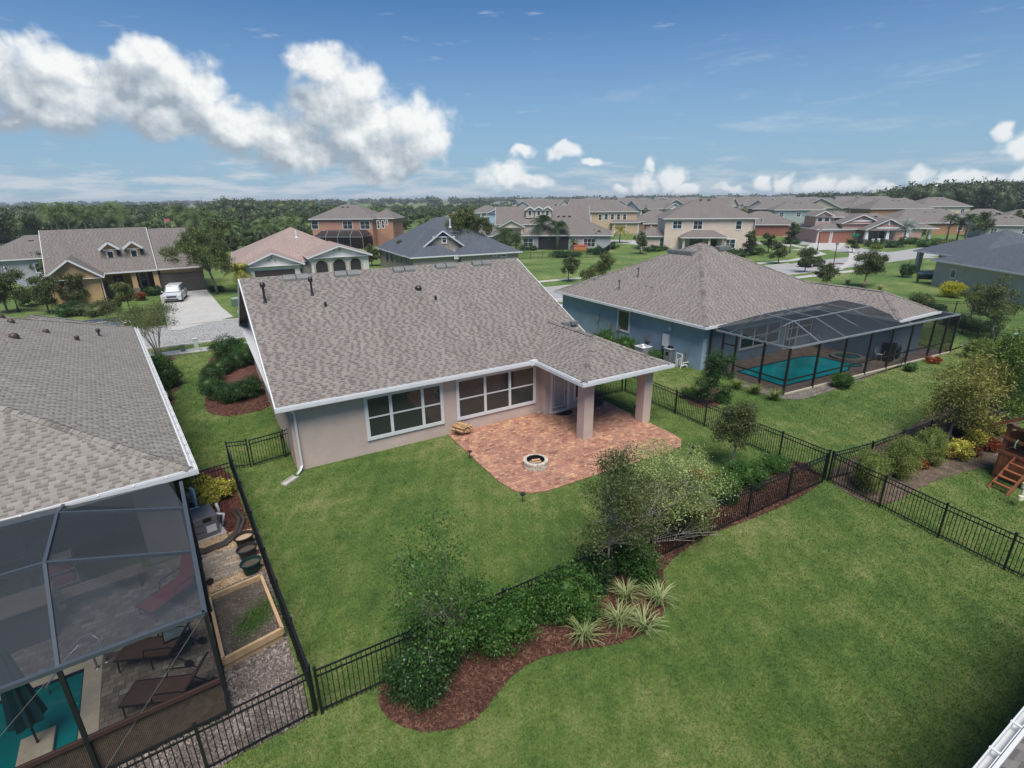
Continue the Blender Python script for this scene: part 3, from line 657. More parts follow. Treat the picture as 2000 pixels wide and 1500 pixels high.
class House:
    def __init__(s, name, label, blocks, wall, roof, pL=None, pR=None, z=2.9, org=None, rz=None, trim=WHITE, group='houses of the neighbourhood', cat='house', slope=.45, caps=False, ov=.45, W=None, stuccov=None):
        if pL is not None:
            a = G(*pL, z); c = G(*pR, z); d = c-a; org = (a.x, a.y); s.W = W or math.hypot(d.x, d.y)
            if rz is None: rz = math.atan2(d.y, d.x)
            elif rz is not None and W is None:
                pass
        else: s.W = W
        s.root = thing(name, label, cat, (org[0], org[1], 0), rz or 0, group); s.slope = slope; s.ov = ov; s.trim = trim; s.wallm = wall; s.roofm = roof
        bl = blocks(s.W) if callable(blocks) else blocks
        w_, r_, f_ = MB(), MB(), MB(); s.caps_ = []
        for k in bl:
            x0, y0, x1, y1, ze, ax, en = k[:7]; zb = k[7] if len(k) > 7 else 0; walls = k[8] if len(k) > 8 else True; sl_ = k[9] if len(k) > 9 else slope
            cp = MB() if caps else None; roofblock(r_, x0, y0, x1, y1, ze+.03, sl_, ax, en, caps=cp)
            if caps: s.caps_.append(cp)
            fasciabox(f_, x0, y0, x1, y1, ze, ax, en, s=sl_)
            if walls: wallblock(w_, x0, y0, x1, y1, zb, ze, sl_, ax, en, ov)
        s.wall = w_.build('wall', wall, s.root); s.roof = r_.build('roof', roof, s.root); f_.build('fascia', trim, s.root)
        for cp in s.caps_: cp.build('ridge_cap', roof, s.roof)
        s.mi = (Matrix.Translation(s.root.location) @ Matrix.Rotation(s.root.rotation_euler.z, 4, 'Z')).inverted()
        s.m3 = s.mi.to_3x3()
    def loc(s, px, py, x=None, y=None, z=None):
        o = s.mi @ CPOS; d = s.m3 @ ray(px, py)
        t = (y-o.y)/d.y if y is not None else ((x-o.x)/d.x if x is not None else (z-o.z)/d.z)
        return o+d*t
    def rect(s, px0, py0, px1, py1, y=None, x=None):
        cx, cy = (px0+px1)/2, (py0+py1)/2
        if y is not None:
            a, b_ = s.loc(px0, cy, y=y).x, s.loc(px1, cy, y=y).x; o, r = (0, y, 0), (1, 0, 0)
        else:
            a, b_ = s.loc(px0, cy, x=x).y, s.loc(px1, cy, x=x).y; o = (x, 0, 0)
            r = (0, 1, 0)
            if a > b_: r = (0, -1, 0); a, b_ = -a, -b_
        z0, z1 = s.loc(cx, py1, y=y, x=x).z, s.loc(cx, py0, y=y, x=x).z
        return o, r, a, b_, z0, z1
    def win(s, px0, py0, px1, py1, y=None, x=None, cols=1, rows=1, glass=None, tw=.12, frame=None, name='window'):
        o, r, a, b_, z0, z1 = s.rect(px0, py0, px1, py1, y, x)
        return s.win_(o, r, a, b_, z0, z1, cols, rows, glass, tw, frame, name)
    def win_(s, o, r, a, b_, z0, z1, cols=1, rows=1, glass=None, tw=.12, frame=None, name='window', mw=.07, sash=.05):
        f = MB(); d = .05
        f.wbox(o, r, a, b_, z1-tw, z1, -.02, d); f.wbox(o, r, a, b_, z0, z0+tw, -.02, d)
        f.wbox(o, r, a, a+tw, z0+tw, z1-tw, -.02, d-.003); f.wbox(o, r, b_-tw, b_, z0+tw, z1-tw, -.02, d-.003)
        cs = cols if isinstance(cols, (list, tuple)) else [i/cols for i in range(1, cols)]
        for c in cs:
            xx = a+tw+(b_-a-2*tw)*c; f.wbox(o, r, xx-mw/2, xx+mw/2, z0+tw, z1-tw, -.01, d-.008)
        for i in range(1, rows):
            zz = z0+tw+(z1-z0-2*tw)*i/rows; f.wbox(o, r, a+tw, b_-tw, zz-sash/2, zz+sash/2, -.01, d-.014)
        fo = f.build(name, frame or s.trim, s.root)
        g = MB(); g.wbox(o, r, a+tw*.6, b_-tw*.6, z0+tw*.6, z1-tw*.6, -.02, .008); g.build('pane', glass or GLASS, fo)
        return fo
    def slab(s, name, px0, py0, px1, py1, mat, y=None, x=None, d0=-.02, d1=.03, parent=None, panels=0):
        o, r, a, b_, z0, z1 = s.rect(px0, py0, px1, py1, y, x)
        f = MB(); f.wbox(o, r, a, b_, z0, z1, d0, d1)
        if panels:
            n = max(2, int((b_-a)/.6))
            for i in range(n):
                for k in range(panels):
                    u0 = a+(b_-a)*i/n; u1 = a+(b_-a)*(i+1)/n; v0 = z0+(z1-z0)*k/panels; v1 = z0+(z1-z0)*(k+1)/panels
                    f.wbox(o, r, u0+.06, u1-.06, v0+.05, v1-.05, d1-.01, d1+.015)
        return f.build(name, mat, parent or s.root)
    def box(s, name, x0, y0, z0, x1, y1, z1, mat, parent=None, bevel=0):
        return MB().box(x0, y0, z0, x1, y1, z1).build(name, mat, parent or s.root, bevel=bevel)
    def vents(s, pts, n=2, mat=None):
        "ridge vents: small hooded boxes lying on the roof at local points (x,y,z,slope dir)"
        for (x, y, z, dy, sl_) in pts:
            for k in range(n):
                m_ = MB(); xx = x+k*.62
                pr = [(0, 0), (.55, 0), (.5, .13), (.38, .19), (.12, .17), (0, .1)]
                A = []; B = []
                for (u, v) in pr:
                    zz = z+u*sl_*(1 if dy > 0 else -1)*1.0+v
                    A.append((xx, y+u*dy, z+u*sl_+v)); B.append((xx+.56, y+u*dy, z+u*sl_+v))
                m_.poly(A[::-1] if dy > 0 else A); m_.poly(B if dy > 0 else B[::-1])
                for i in range(6): m_.poly([A[i], B[i], B[(i+1) % 6], A[(i+1) % 6]])
                m_.build('roof_vent', mat or VENTM, s.root)
    def pipe(s, px, py, x=None, y=None, z=None, h=.5, r=.05, mat=None, cap=True, at=None):
        p = at if at is not None else s.loc(px, py, x=x, y=y, z=z)
        m_ = MB(); m_.cyl(p, r*2.2, p.z-.08, p.z+.06, 10, r*1.3); m_.cyl(p, r, p.z, p.z+h, 10)
        if cap: m_.lathe(p, [(r*1.1, p.z+h-.14), (r*1.9, p.z+h-.12), (r*2.0, p.z+h), (r*1.5, p.z+h+.05), (0.001, p.z+h+.06)], 12)
        return m_.build('vent_pipe', mat or DKMETAL, s.root, smooth=False)
VENTM = paint((.15, .155, .15), .6, 0, .1)

# ------------------------------------------------------------------ main house (tan stucco)
TAN = stucco((.50, .40, .345))
MH = House('house', 'tan stucco house with brown shingle roof and covered corner over the brick patio',
    [(1.5, 20.2, 16.93, 36.8, 2.95, 'x', 'gg'), (13.0, 16.42, 17.95, 23.6, 2.95, 'y', 'hg', 0, False)], TAN, SH_MAIN, org=(0, 0), rz=0, slope=.458, caps=False, group='houses of the neighbourhood')
r0 = MH.root; r0.location = (9, 28, 0)
for ch in r0.children: ch.location = (-9, -28, 0)
MH.mi = Matrix.Identity(4)
class _P: pass
def mhb(mb, name, mat, parent=None, **k):
    o = mb.build(name, mat, parent or r0, **k)
    if parent is None: o.location = (-9, -28, 0)
    return o
_win0 = MH.win_
def mwin(*a, **k):
    f = _win0(*a, **k); f.location = (-9, -28, 0); return f
# wall beside the door, columns
mhb(MB().box(13.55, 20.16, 0, 16.42, 20.66, 2.86), 'wall', TAN)
for x0, x1 in ((13.42, 13.94), (16.95, 17.43)):
    mhb(MB().box(x0, 16.86, .04, x1, 17.36, 2.86), 'column', TAN)
GB2 = GLASSB
mwin((0, 20.63, 0), (1, 0, 0), 4.84, 8.37, .62, 2.64, [.3, .745], 2, glass=GB2, tw=.15, mw=.13, sash=.06)
mwin((0, 20.63, 0), (1, 0, 0), 9.0, 13.3, .60, 2.64, 3, 2, glass=GB2, tw=.15, mw=.13, sash=.06)
mwin((0, 20.16, 0), (1, 0, 0), 15.3, 17.0-.62, .48, 1.45, 2, 1, glass=GLASS, tw=.12)
# door
f = MB(); O, RR_ = (0, 20.16, 0), (1, 0, 0)
f.wbox(O, RR_, 13.86, 13.98, .05, 2.25, -.02, .06); f.wbox(O, RR_, 14.86, 15.02, .05, 2.25, -.02, .06); f.wbox(O, RR_, 13.98, 14.86, 2.13, 2.25, -.02, .055); f.wbox(O, RR_, 13.98, 14.86, .05, .13, -.02, .06)
df = mhb(f, 'door_frame', WHITE)
f = MB(); f.wbox(O, RR_, 13.98, 14.86, .13, 2.13, -.02, .025)
dr = mhb(f, 'door', paint((.36, .27, .22), .6, 0, .05))
MB().wbox(O, RR_, 14.08, 14.70, .36, 2.03, .0, .04).build('pane', glassm((.20, .25, .26), .1, .36), dr)
g_ = MB(); g_.wbox(O, RR_, 14.04, 14.08, .32, 2.07, .0, .05); g_.wbox(O, RR_, 14.70, 14.74, .32, 2.07, .0, .05); g_.wbox(O, RR_, 14.08, 14.70, .32, .36, .0, .05); g_.build('pane_frame', WHITE, dr)
g_ = MB(); g_.tube([(14.80, 20.14, 1.05), (14.80, 20.07, 1.05), (14.72, 20.06, 1.05)], .015, 6); g_.cyl((14.80, 20.12), .03, 1.02, 1.08, 8); g_.build('handle', DKMETAL, dr)
# gutters with their straps
g_ = MB(); 
def gutter(g_, p0, p1, out, z=2.93):
    p0 = Vector(p0); p1 = Vector(p1); o_ = Vector(out); 
    for (da, db, za, zb) in ((0, .012, z-.10, z+.02), (.10, .12, z-.08, z+.04), (.0, .12, z-.105, z-.095)):
        a = p0+o_*(da+.062); b_ = p1+o_*(db+.062)
        q = [p0+o_*(da+.062), p1+o_*(da+.062), p1+o_*(db+.062), p0+o_*(db+.062)]
        g_.hexa([(v.x, v.y, za) for v in q]+[(v.x, v.y, zb) for v in q])
    n = int((p1-p0).length/.75)
    for i in range(1, n):
        c = p0+(p1-p0)*i/n; d = (p1-p0).normalized()*.02
        q = [c-d+o_*.06, c+d+o_*.06, c+d+o_*.19, c-d+o_*.19]; g_.hexa([(v.x, v.y, z+.03) for v in q]+[(v.x, v.y, z+.05) for v in q])
gutter(g_, (1.44, 20.2, 0), (12.82, 20.2, 0), (0, -1, 0)); gutter(g_, (13.0, 20.05, 0), (13.0, 16.24, 0), (-1, 0, 0)); gutter(g_, (12.82, 16.42, 0), (18.13, 16.42, 0), (0, -1, 0)); gutter(g_, (17.95, 16.3, 0), (17.95, 20.4, 0), (1, 0, 0))
g_.box(12.66, 20.0, 2.80, 13.0, 20.18, 3.04)
gt = mhb(g_, 'gutter', WHITE)
g_ = MB(); g_.tube([(1.98, 20.08, 2.84), (2.05, 20.18, 2.70), (2.12, 20.56, 2.52), (2.12, 20.56, .25), (2.02, 20.42, .12), (1.86, 20.22, .08)], .055, 4)
mhb(g_, 'downspout', WHITE, smooth=False)
g_ = MB(); g_.cyl((2.1, 20.0), .06, 2.62, 2.9, 8); 
# roof furniture
def mvent(px, py, n=2, L=.62, y=27.75, z=6.43):
    q = GY(px, py, y)
    for k in range(n):
        x = q.x+(k-n/2)*.62+.02; m_ = MB(); y0 = 27.95
        pr = [(0, -.05), (.36, .10), (.36, .22), (.27, .31), (.14, .27), (.02, .12)]
        A = [(x, y0+u, 2.98+.458*(y0-20.2)+v) for u, v in pr]; B = [(a[0]+.57, a[1], a[2]) for a in A]
        m_.poly(A[::-1]); m_.poly(B)
        for i in range(6): m_.poly([A[i], A[(i+1) % 6], B[(i+1) % 6], B[i]])
        mhb(m_, 'roof_vent', VENTM)
for p in ((581,549),(681,541),(793,520),(875,513),(946,508)): mvent(*p)
def onroof(px, py, y0=20.2, z0=2.98, s=.458):
    d = ray(px, py); t = (z0-CAM_H-s*y0)/(d.z-s*d.y) if False else (z0+s*(0-y0)-CAM_H)/(d.z-s*d.y)
    return CPOS+d*t
for px, py, h, r in ((518,590,.85,.055), (610,576,.80,.05), (636,598,.16,.03), (817,565,.12,.08), (851,585,.16,.03)):
    q = onroof(px, py); m_ = MB()
    m_.cyl(q, r*2.4, q.z-.1, q.z+.06, 10, r*1.25); m_.cyl(q, r, q.z, q.z+h, 10)
    if h > .1: m_.lathe(q, [(r*1.05, q.z+h-.18), (r*2.1, q.z+h-.16), (r*2.2, q.z+h-.02), (r*1.5, q.z+h+.05), (.001, q.z+h+.06)], 12)
    mhb(m_, 'vent_pipe', DKMETAL)
q = GY(1128, 652, 22.2)
for k in (0, .5): mhb(MB().box(15.9+k, 21.9, 3.9, 16.3+k, 22.2, 4.08), 'roof_vent', VENTM)
# hip caps of the porch roof
cp = MB(); junk = MB(); roofblock(junk, 13.0, 16.42, 17.95, 23.6, 2.98, .458, 'y', 'hg', caps=cp); mhb(cp, 'ridge_cap', SH_MAIN)
# side wall boxes (seen past the rake)
m_ = MB(); m_.box(1.86, 29.4, 1.0, 1.97, 29.8, 1.6); m_.box(1.9, 29.55, 0, 1.96, 29.62, 1.0); mhb(m_, 'meter_box', GALV)
m_ = MB(); m_.box(1.84, 26.6, .9, 1.97, 26.9, 1.45); m_.box(1.9, 26.7, 0, 1.96, 26.76, .9); mhb(m_, 'meter_box', GALV)
m_ = MB(); m_.box(1.9, 28.0, .3, 1.95, 28.06, 2.8); m_.box(1.9, 31.0, .3, 1.95, 31.06, 2.8); mhb(m_, 'conduit', paint((.38, .29, .25), .8))

# ------------------------------------------------------------------ left neighbour house
GREYW = stucco((.42, .40, .37))
LA = R(7.24)
LH = House('house', 'neighbour house with wide weathered grey shingle roof and white gutter, left edge of the photo',
    [(-17, 0, 0, 23.3, 2.9, 'y', 'hh', 0, False), (-7.4, 20, -1.6, 26.0, 2.9, 'y', 'hh', 0, True, .50)], stucco((.33, .29, .25)), SH_LEFT, org=(-1.29, 16.54), rz=LA, slope=.43, caps=True)
def lhl(x, y, z=0):
    v = Matrix.Rotation(LA, 3, 'Z') @ Vector((x, y, 0)); return Vector((v.x-1.29, v.y+16.54, z))
def lhi(p):
    return Matrix.Rotation(-LA, 3, 'Z') @ Vector((p[0]+1.29, p[1]-16.54, p[2] if len(p) > 2 else 0))
g_ = MB(); gutter(g_, (0, -.06, 0), (0, 23.3, 0), (1, 0, 0), 2.9); gutter(g_, (-17, 0, 0), (.18, 0, 0), (0, -1, 0), 2.9); g_.build('gutter', WHITE, LH.root)
def lroof(px, py):   # on the plane sloping up from the right gutter
    o = LH.mi @ CPOS; d = LH.m3 @ ray(px, py); t = (2.93-.43*o.x-o.z)/(d.z+.43*d.x); return o+d*t
MAR = paint((.06, .035, .034), .5, 0, .2)
for px, py, r in ((28,660,.17), (90,649,.13), (22,630,.13), (2,620,.13)):
    q = lroof(px, py); m_ = MB(); m_.lathe(q, [(r, q.z-.1), (r*1.05, q.z+r*.5), (r*.8, q.z+r*1.1), (.001, q.z+r*1.3)], 12); m_.build('roof_vent', MAR, LH.root, smooth=True)
for px, py, h in ((194,656,.34), (151,664,.16)):
    q = lroof(px, py); LH.pipe(0, 0, at=q, h=h, r=.05, mat=MAR)
m_ = MB(); m_.box(.02-.45, 9.6, 2.2, .3-.45, 9.9, 2.3); m_.tube([(-.4, 10, 2.3), (.1, 10, 2.35)], .04, 6); m_.lathe((.2, 10.0), [(.02, 2.42), (.11, 2.38), (.13, 2.25), (.1, 2.2), (.001, 2.2)], 10); m_.lathe((.2, 9.75), [(.02, 2.42), (.11, 2.38), (.13, 2.25), (.1, 2.2), (.001, 2.2)], 10); m_.build('flood_light', WHITE, LH.root)
# back wall under the gutter, shade painted into its stucco: dark sliders, beige pier
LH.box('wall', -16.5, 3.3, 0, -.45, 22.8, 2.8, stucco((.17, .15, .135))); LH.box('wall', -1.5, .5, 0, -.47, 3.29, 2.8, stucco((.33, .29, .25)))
m_ = MB(); m_.wbox((0, 3.28, 0), (1, 0, 0), -9.5, -1.2, .1, 2.5, 0, .02); m_.build('sliding_door', glassm((.02, .025, .03), .08, .12), LH.root)

# ------------------------------------------------------------------ blue neighbour house
BLUEW = stucco((.255, .345, .415))
BH = House('house', 'slate blue stucco house with hipped brown roof and a screened pool, right of centre',
    [(25.3, 20.6, 41.2, 36.25, 2.9, 'x', 'hh'), (36.8, 15.5, 41.6, 26, 2.9, 'y', 'hh', 0, True, .5)], BLUEW, SH_BLUE, org=(0, 0), rz=0, slope=.505, caps=True)
b0 = BH.root; b0.location = (33, 28, 0)
for ch in b0.children: ch.location = (-33, -28, 0)
BH.mi = Matrix.Identity(4)
def bhb(mb, name, mat, parent=None, **k):
    o = mb.build(name, mat, parent or b0, **k)
    if parent is None: o.location = (-33, -28, 0)
    return o
def bwin(*a, **k):
    f = BH.win_(*a, **k); f.location = (-33, -28, 0); return f
def bloc(px, py, x=None, y=None): return GX(px, py, x) if x is not None else GY(px, py, y)
g_ = MB(); gutter(g_, (25.3, 36.2, 0), (25.3, 20.5, 0), (-1, 0, 0), 2.9); gutter(g_, (25.2, 20.6, 0), (36.8, 20.6, 0), (0, -1, 0), 2.9); gutter(g_, (36.6, 15.5, 0), (41.7, 15.5, 0), (0, -1, 0), 2.9); bhb(g_, 'gutter', WHITE)
XW = 25.75
a = bloc(1206, 640, x=XW); c = bloc(1231, 605, x=XW); bwin((XW, 0, 0), (0, -1, 0), -bloc(1206,625,x=XW).y, -bloc(1231,628,x=XW).y, bloc(1218,648,x=XW).z, bloc(1218,604,x=XW).z, 1, 1, tw=.14, frame=TRIM, glass=glassm((.05, .06, .045), .1))
for (l, r_, t, b_, cols) in ((1444,1522,637,695,[.33,.66]), (1534,1623,630,668,[.5])):
    y = 21.05; bwin((0, y, 0), (1, 0, 0), bloc(l, 665, y=y).x, bloc(r_, 655, y=y).x, .75, 2.35, cols, 2, tw=.14, glass=GLASSB, mw=.1, frame=TRIM)
bwin((0, 21.05, 0), (1, 0, 0), 33.9, 35.4, .1, 2.3, [.5], 1, tw=.12, frame=TRIM)
bhb(MB().box(25.72, 23.6, 0, 25.80, 23.68, 2.8), 'downspout', BLUEW)
for y, z, s_ in ((31.0, 1.5, .22), (29.6, 1.2, .3), (28.6, 1.2, .22)):
    m_ = MB(); m_.box(25.6, y-s_/2, z-s_*.8, 25.76, y+s_/2, z+s_*.8); m_.box(25.68, y-.03, 0, 25.74, y+.03, z); bhb(m_, 'meter_box', GALV)
q = bloc(1267, 655, x=25.74); m_ = MB(); m_.box(25.58, q.y-.15, .9, 25.76, q.y+.15, 1.35); m_.box(25.7, q.y-.02, 0, 25.74, q.y+.02, .9); bhb(m_, 'disconnect_box', GALV)
q = bloc(1303, 664, x=25.74); m_ = MB(); m_.box(25.52, q.y-.22, .95, 25.76, q.y+.22, 1.75); m_.box(25.64, q.y-.05, .3, 25.74, q.y+.05, .95); bhb(m_, 'timer_box', WHITE)
q = bloc(1311, 640, x=25.74); m_ = MB(); m_.lathe((25.62, q.y), [(.02, 2.3), (.09, 2.25), (.11, 2.12), (.08, 2.05), (.001, 2.04)], 10); m_.box(25.62, q.y-.02, 2.2, 25.76, q.y+.02, 2.26); bhb(m_, 'flood_light', WHITE)
m_ = MB(); q = bloc(1343, 690, x=25.74); m_.box(25.66, q.y-.05, .0, 25.76, q.y+.05, .95); m_.box(25.64, q.y-.1, .85, 25.76, q.y+.1, 1.05); bhb(m_, 'outlet_post', GALV)
def broof_w(px, py):   # west slope
    d = ray(px, py); t = (2.93-.505*25.3-CAM_H)/(d.z-.505*d.x); return CPOS+d*t
for px, py, h in ((1209,566,.75), (1246,541,.7)):
    q = broof_w(px, py); m_ = MB(); r = .045
    m_.cyl(q, r*2.4, q.z-.1, q.z+.06, 10, r*1.25); m_.cyl(q, r, q.z, q.z+h, 10); m_.lathe(q, [(r*1.05, q.z+h-.14), (r*2, q.z+h-.12), (r*2.1, q.z+h-.02), (.001, q.z+h+.04)], 12); bhb(m_, 'vent_pipe', paint((.13, .14, .15), .4, .4))
for px, py, r in ((1163,545,.16), (1263,559,.1), (1274,561,.1), (1271,538,.05)):
    q = broof_w(px, py); m_ = MB(); m_.lathe(q, [(r, q.z-.1), (r, q.z+r*.6), (r*.7, q.z+r*1.2), (.001, q.z+r*1.35)], 12); bhb(m_, 'roof_vent', VENTM, smooth=True)
for px, py in ((1320,493),(1343,495)):
    q = broof_w(px, py)
    for k in (0, 1):
        m_ = MB(); m_.box(q.x-.25, q.y-.6+k*.65, q.z-.12, q.x+.3, q.y-.0+k*.65, q.z+.22); bhb(m_, 'roof_vent', VENTM, bevel=.06)
for k in (0, 1):
    m_ = MB(); m_.box(34.0+k*.65, 27.2, 6.3, 34.6+k*.65, 27.75, 6.68); bhb(m_, 'roof_vent', VENTM, bevel=.06)

FH = Vector((FW.x, FW.y, 0)).normalized()
def hz_pt(px, dist): d_ = ray(px, 386); n = Vector((d_.x, d_.y, 0)); n /= n.dot(FH); return n*dist
# ------------------------------------------------------------------ houses across the street and beyond
def wins(h, lst, y=None, x=None, **k):
    for q in lst: h.win(*q[:4], y=y, x=x, cols=q[4] if len(q) > 4 else 1, rows=q[5] if len(q) > 5 else 2, tw=k.get('tw', .13), glass=k.get('glass'))
def vent_row(h, pts, y0, z, n=1):
    for x in pts: h.box('roof_vent', x, y0, z, x+.6, y0+.35, z+.16, VENTD)
VENTD = paint((.035, .033, .033), .6)
YEL = stucco((.46, .31, .155))
# yellow house with dormers
h = House('house', 'yellow stucco house with two dormers and dark red shutters across the street at left', lambda W: [
    (0, 0, 9.9, 11.5, 2.9, 'x', 'gg', 0, False, .78), (9.7, .3, 15.0, 11.5, 2.9, 'x', 'gg', 0, True, .76), (-.2, -3.6, 5.0, 5, 2.9, 'y', 'gg', 0, True, .75)], YEL, SH_GREY, org=(-14.2, 73.0), rz=R(5), slope=.6, W=20)
h.box('wall', .45, 2.6, 0, 9.7, 11, 2.8, YEL)
for x in (7.3, 9.4): h.box('column', x, .3, 0, x+.5, .8, 2.85, YEL); h.box('column_base', x-.08, .22, 0, x+.58, .88, 1.0, paint((.16, .12, .10), .9, 0, .4))
h.slab('garage_door', 302, 533, 401, 568, paint((.065, .055, .048), .6), y=.62, panels=4)
h.slab('shutter', 115, 551, 127, 577, paint((.16, .025, .02), .6), y=-3.15); h.slab('shutter', 152, 542, 160, 570, paint((.16, .025, .02), .6), y=-3.15)
h.win(128, 548, 152, 575, y=-3.15, cols=1, rows=2, tw=.14); h.win_((0, 2.6, 0), (1, 0, 0), 8.0, 8.9, .7, 2.5, 1, 2)
h.slab('shutter', 0, 0, 1, 1, WHITE, y=2.6) if False else None
for a, b_ in ((7.4, 7.95), (8.95, 9.5)): m_ = MB(); m_.wbox((0, 2.6, 0), (1, 0, 0), a, b_, .6, 2.6, 0, .05); m_.build('shutter', paint((.16, .025, .02), .6), h.root)
m_ = MB(); m_.wbox((0, 2.6, 0), (1, 0, 0), 5.6, 6.5, .05, 2.3, 0, .05); m_.build('door', paint((.03, .012, .01), .5), h.root)
for xc in (5.9, 8.1):
    d = MB(); d.box(xc-.62, 1.9, 3.6, xc+.62, 4.6, 5.5); d.poly([(xc-.62, 1.9, 5.5), (xc+.62, 1.9, 5.5), (xc, 1.9, 6.15)]); do = d.build('dormer', YEL, h.root)
    r_ = MB(); roofblock(r_, xc-.95, 1.45, xc+.95, 6.4, 5.38, .8, 'y', 'gg'); r_.build('roof', SH_GREY, do)
    f_ = MB(); fasciabox(f_, xc-.95, 1.45, xc+.95, 1.6, 5.33, 'y', 'gg', s=.8, h=.22); f_.build('fascia', WHITE, do)
    f = MB(); f.wbox((0, 1.9, 0), (1, 0, 0), xc-.36, xc+.36, 3.95, 5.15, 0, .06); fo = f.build('window', WHITE, do); g_ = MB(); g_.wbox((0, 1.9, 0), (1, 0, 0), xc-.24, xc+.24, 4.08, 5.02, 0, .07); g_.build('pane', GLASS, fo)
g_ = MB(); g_.tube([(4.7, -3.2, 2.8), (4.7, -3.1, 1.6), (4.7, -3.1, .1)], .06, 5); g_.build('downspout', paint((.6, .5, .35)), h.root)
# beige house with arches
BEI = stucco((.60, .575, .54))
A_ = lambda h: None
h = House('house', 'beige house with pinkish roof, dark garage door and three arches in its front', lambda W: [
    (-1.0, 3.5, 15.2, 21.5, 2.9, 'x', 'hh'), (0.2, 0, 7.2, 8, 2.9, 'y', 'gg'), (7.5, -.6, 15.4, 8, 3.6, 'y', 'gg', 0, True, .33)], BEI, SH_PINK, org=(4.0, 70.3), rz=R(-4), slope=.42, W=16)
h.slab('garage_door', 498, 527, 577, 546, paint((.045, .03, .028), .6), y=.45, panels=3)
for (l, r_, t, b_) in ((617, 640, 510, 535), (651, 675, 507, 532), (685, 705, 505, 528)):
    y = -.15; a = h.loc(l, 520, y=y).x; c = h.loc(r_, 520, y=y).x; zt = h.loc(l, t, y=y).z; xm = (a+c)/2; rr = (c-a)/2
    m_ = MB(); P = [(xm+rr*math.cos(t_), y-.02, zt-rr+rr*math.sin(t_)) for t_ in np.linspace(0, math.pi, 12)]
    m_.poly([(c, y-.02, .1)]+P+[(a, y-.02, .1)]); ar = m_.build('arch_shade', paint((.03, .028, .028), .9), h.root)  # flat dark sheet painted for the shade inside the arch
    t2 = MB(); Q = [(c+.12, y-.03, .1)]+[(xm+(rr+.12)*math.cos(t_), y-.03, zt-rr+(rr+.12)*math.sin(t_)) for t_ in np.linspace(0, math.pi, 12)]+[(a-.12, y-.03, .1)]
    t2.tube(Q, .11, 5); t2.build('arch_trim', paint((.42, .37, .27), .8), ar)
for cx, cy in ((531, 508), (658, 487)):
    q = h.loc(cx, cy, y=.4 if cx < 600 else -.2)
    for dx, dz in ((0, .28), (-.32, -.05), (.32, -.05)):
        m_ = MB(); m_.tube([(q.x+dx, q.y+.1, q.z+dz), (q.x+dx, q.y-.06, q.z+dz)], .11, 8); m_.build('gable_vent', paint((.25, .22, .2)), h.root)
h.box('wall_lamp', 7.1-.5, .25, 1.9, 7.1-.3, .45, 2.3, BLACK); h.pipe(579, 463, z=5.5, h=.9, r=.12, mat=WHITE, cap=False)
# pink-brown two storey house with pool cage
PB = stucco((.42, .22, .15))
h = House('house', 'salmon brown two storey house with a dark screened lanai behind the arched beige house', [
    (0, 0, 15.5, 12, 6.1, 'x', 'hh'), (13.5, 2.5, 19.5, 10.5, 6.1, 'x', 'hh')], PB, SH_GREY, org=(G(602,428,6.1).x, G(602,428,6.1).y), rz=R(-38), slope=.5, W=17)
wins(h, [(608,430,622,448,1), (669,431,689,448,2), (703,431,723,448,2)], y=.45)
wins(h, [(736,430,742,447,1), (745,430,751,446,1), (753,429,758,440,1)], y=.47)
vent_row(h, (6.2, 7.4), 4.6, 8.5); 
SCR = screenm((.03, .034, .04), .62); SCRF = screenm((.012, .013, .015), .6)
m_ = MB(); m_.hexa([(3.5, -5.5, 2.5), (15, -5.5, 2.5), (15, 0, 2.7), (3.5, 0, 2.7), (4.8, -4, 3.7), (13.8, -4, 3.7), (13.8, -.2, 3.7), (4.8, -.2, 3.7)]); sc_ = m_.build('screen_roof', SCR, h.root)
m_ = MB(); m_.box(3.5, -5.5, 0, 15, -5.45, 2.5); m_.box(3.5, -5.5, 0, 3.55, 0, 2.5); m_.box(15, -5.5, 0, 15.05, 0, 2.5); m_.build('screen_wall', SCRF, h.root)
m_ = MB()
for x in (3.5, 6.4, 9.2, 12.1, 15): m_.bar((x, -5.55, 0), (x, -5.55, 2.5), .08); m_.bar((x, -5.55, 2.5), (min(max(x, 4.8), 13.8), -4, 3.74), .07)
m_.bar((3.5, -5.55, 2.5), (15, -5.55, 2.5), .1); m_.bar((4.8, -4, 3.74), (13.8, -4, 3.74), .07); m_.build('screen_frame', paint((.25, .26, .27)), h.root)
h.win_((0, .45, 0), (1, 0, 0), 6, 9.6, .4, 2.4, 4, 1)
# navy roofed house
NAVW = stucco((.33, .285, .235))
h = House('house', 'taupe board sided house with navy shingle roof and a blue gable peak', lambda W: [
    (0, 1.0, 17.2, 16.5, 2.9, 'x', 'hh', 0, True, .60), (1.6, 0, 9.6, 10, 3.3, 'y', 'gg', 0, True, .70), (0.1, -2.2, 7.5, 4, 2.9, 'x', 'hh'), (6.8, -2.8, 16.6, 3.4, 2.9, 'x', 'hh')], NAVW, SH_NAVY, org=(24.3, 70.5), rz=R(-3), slope=.5, W=18)
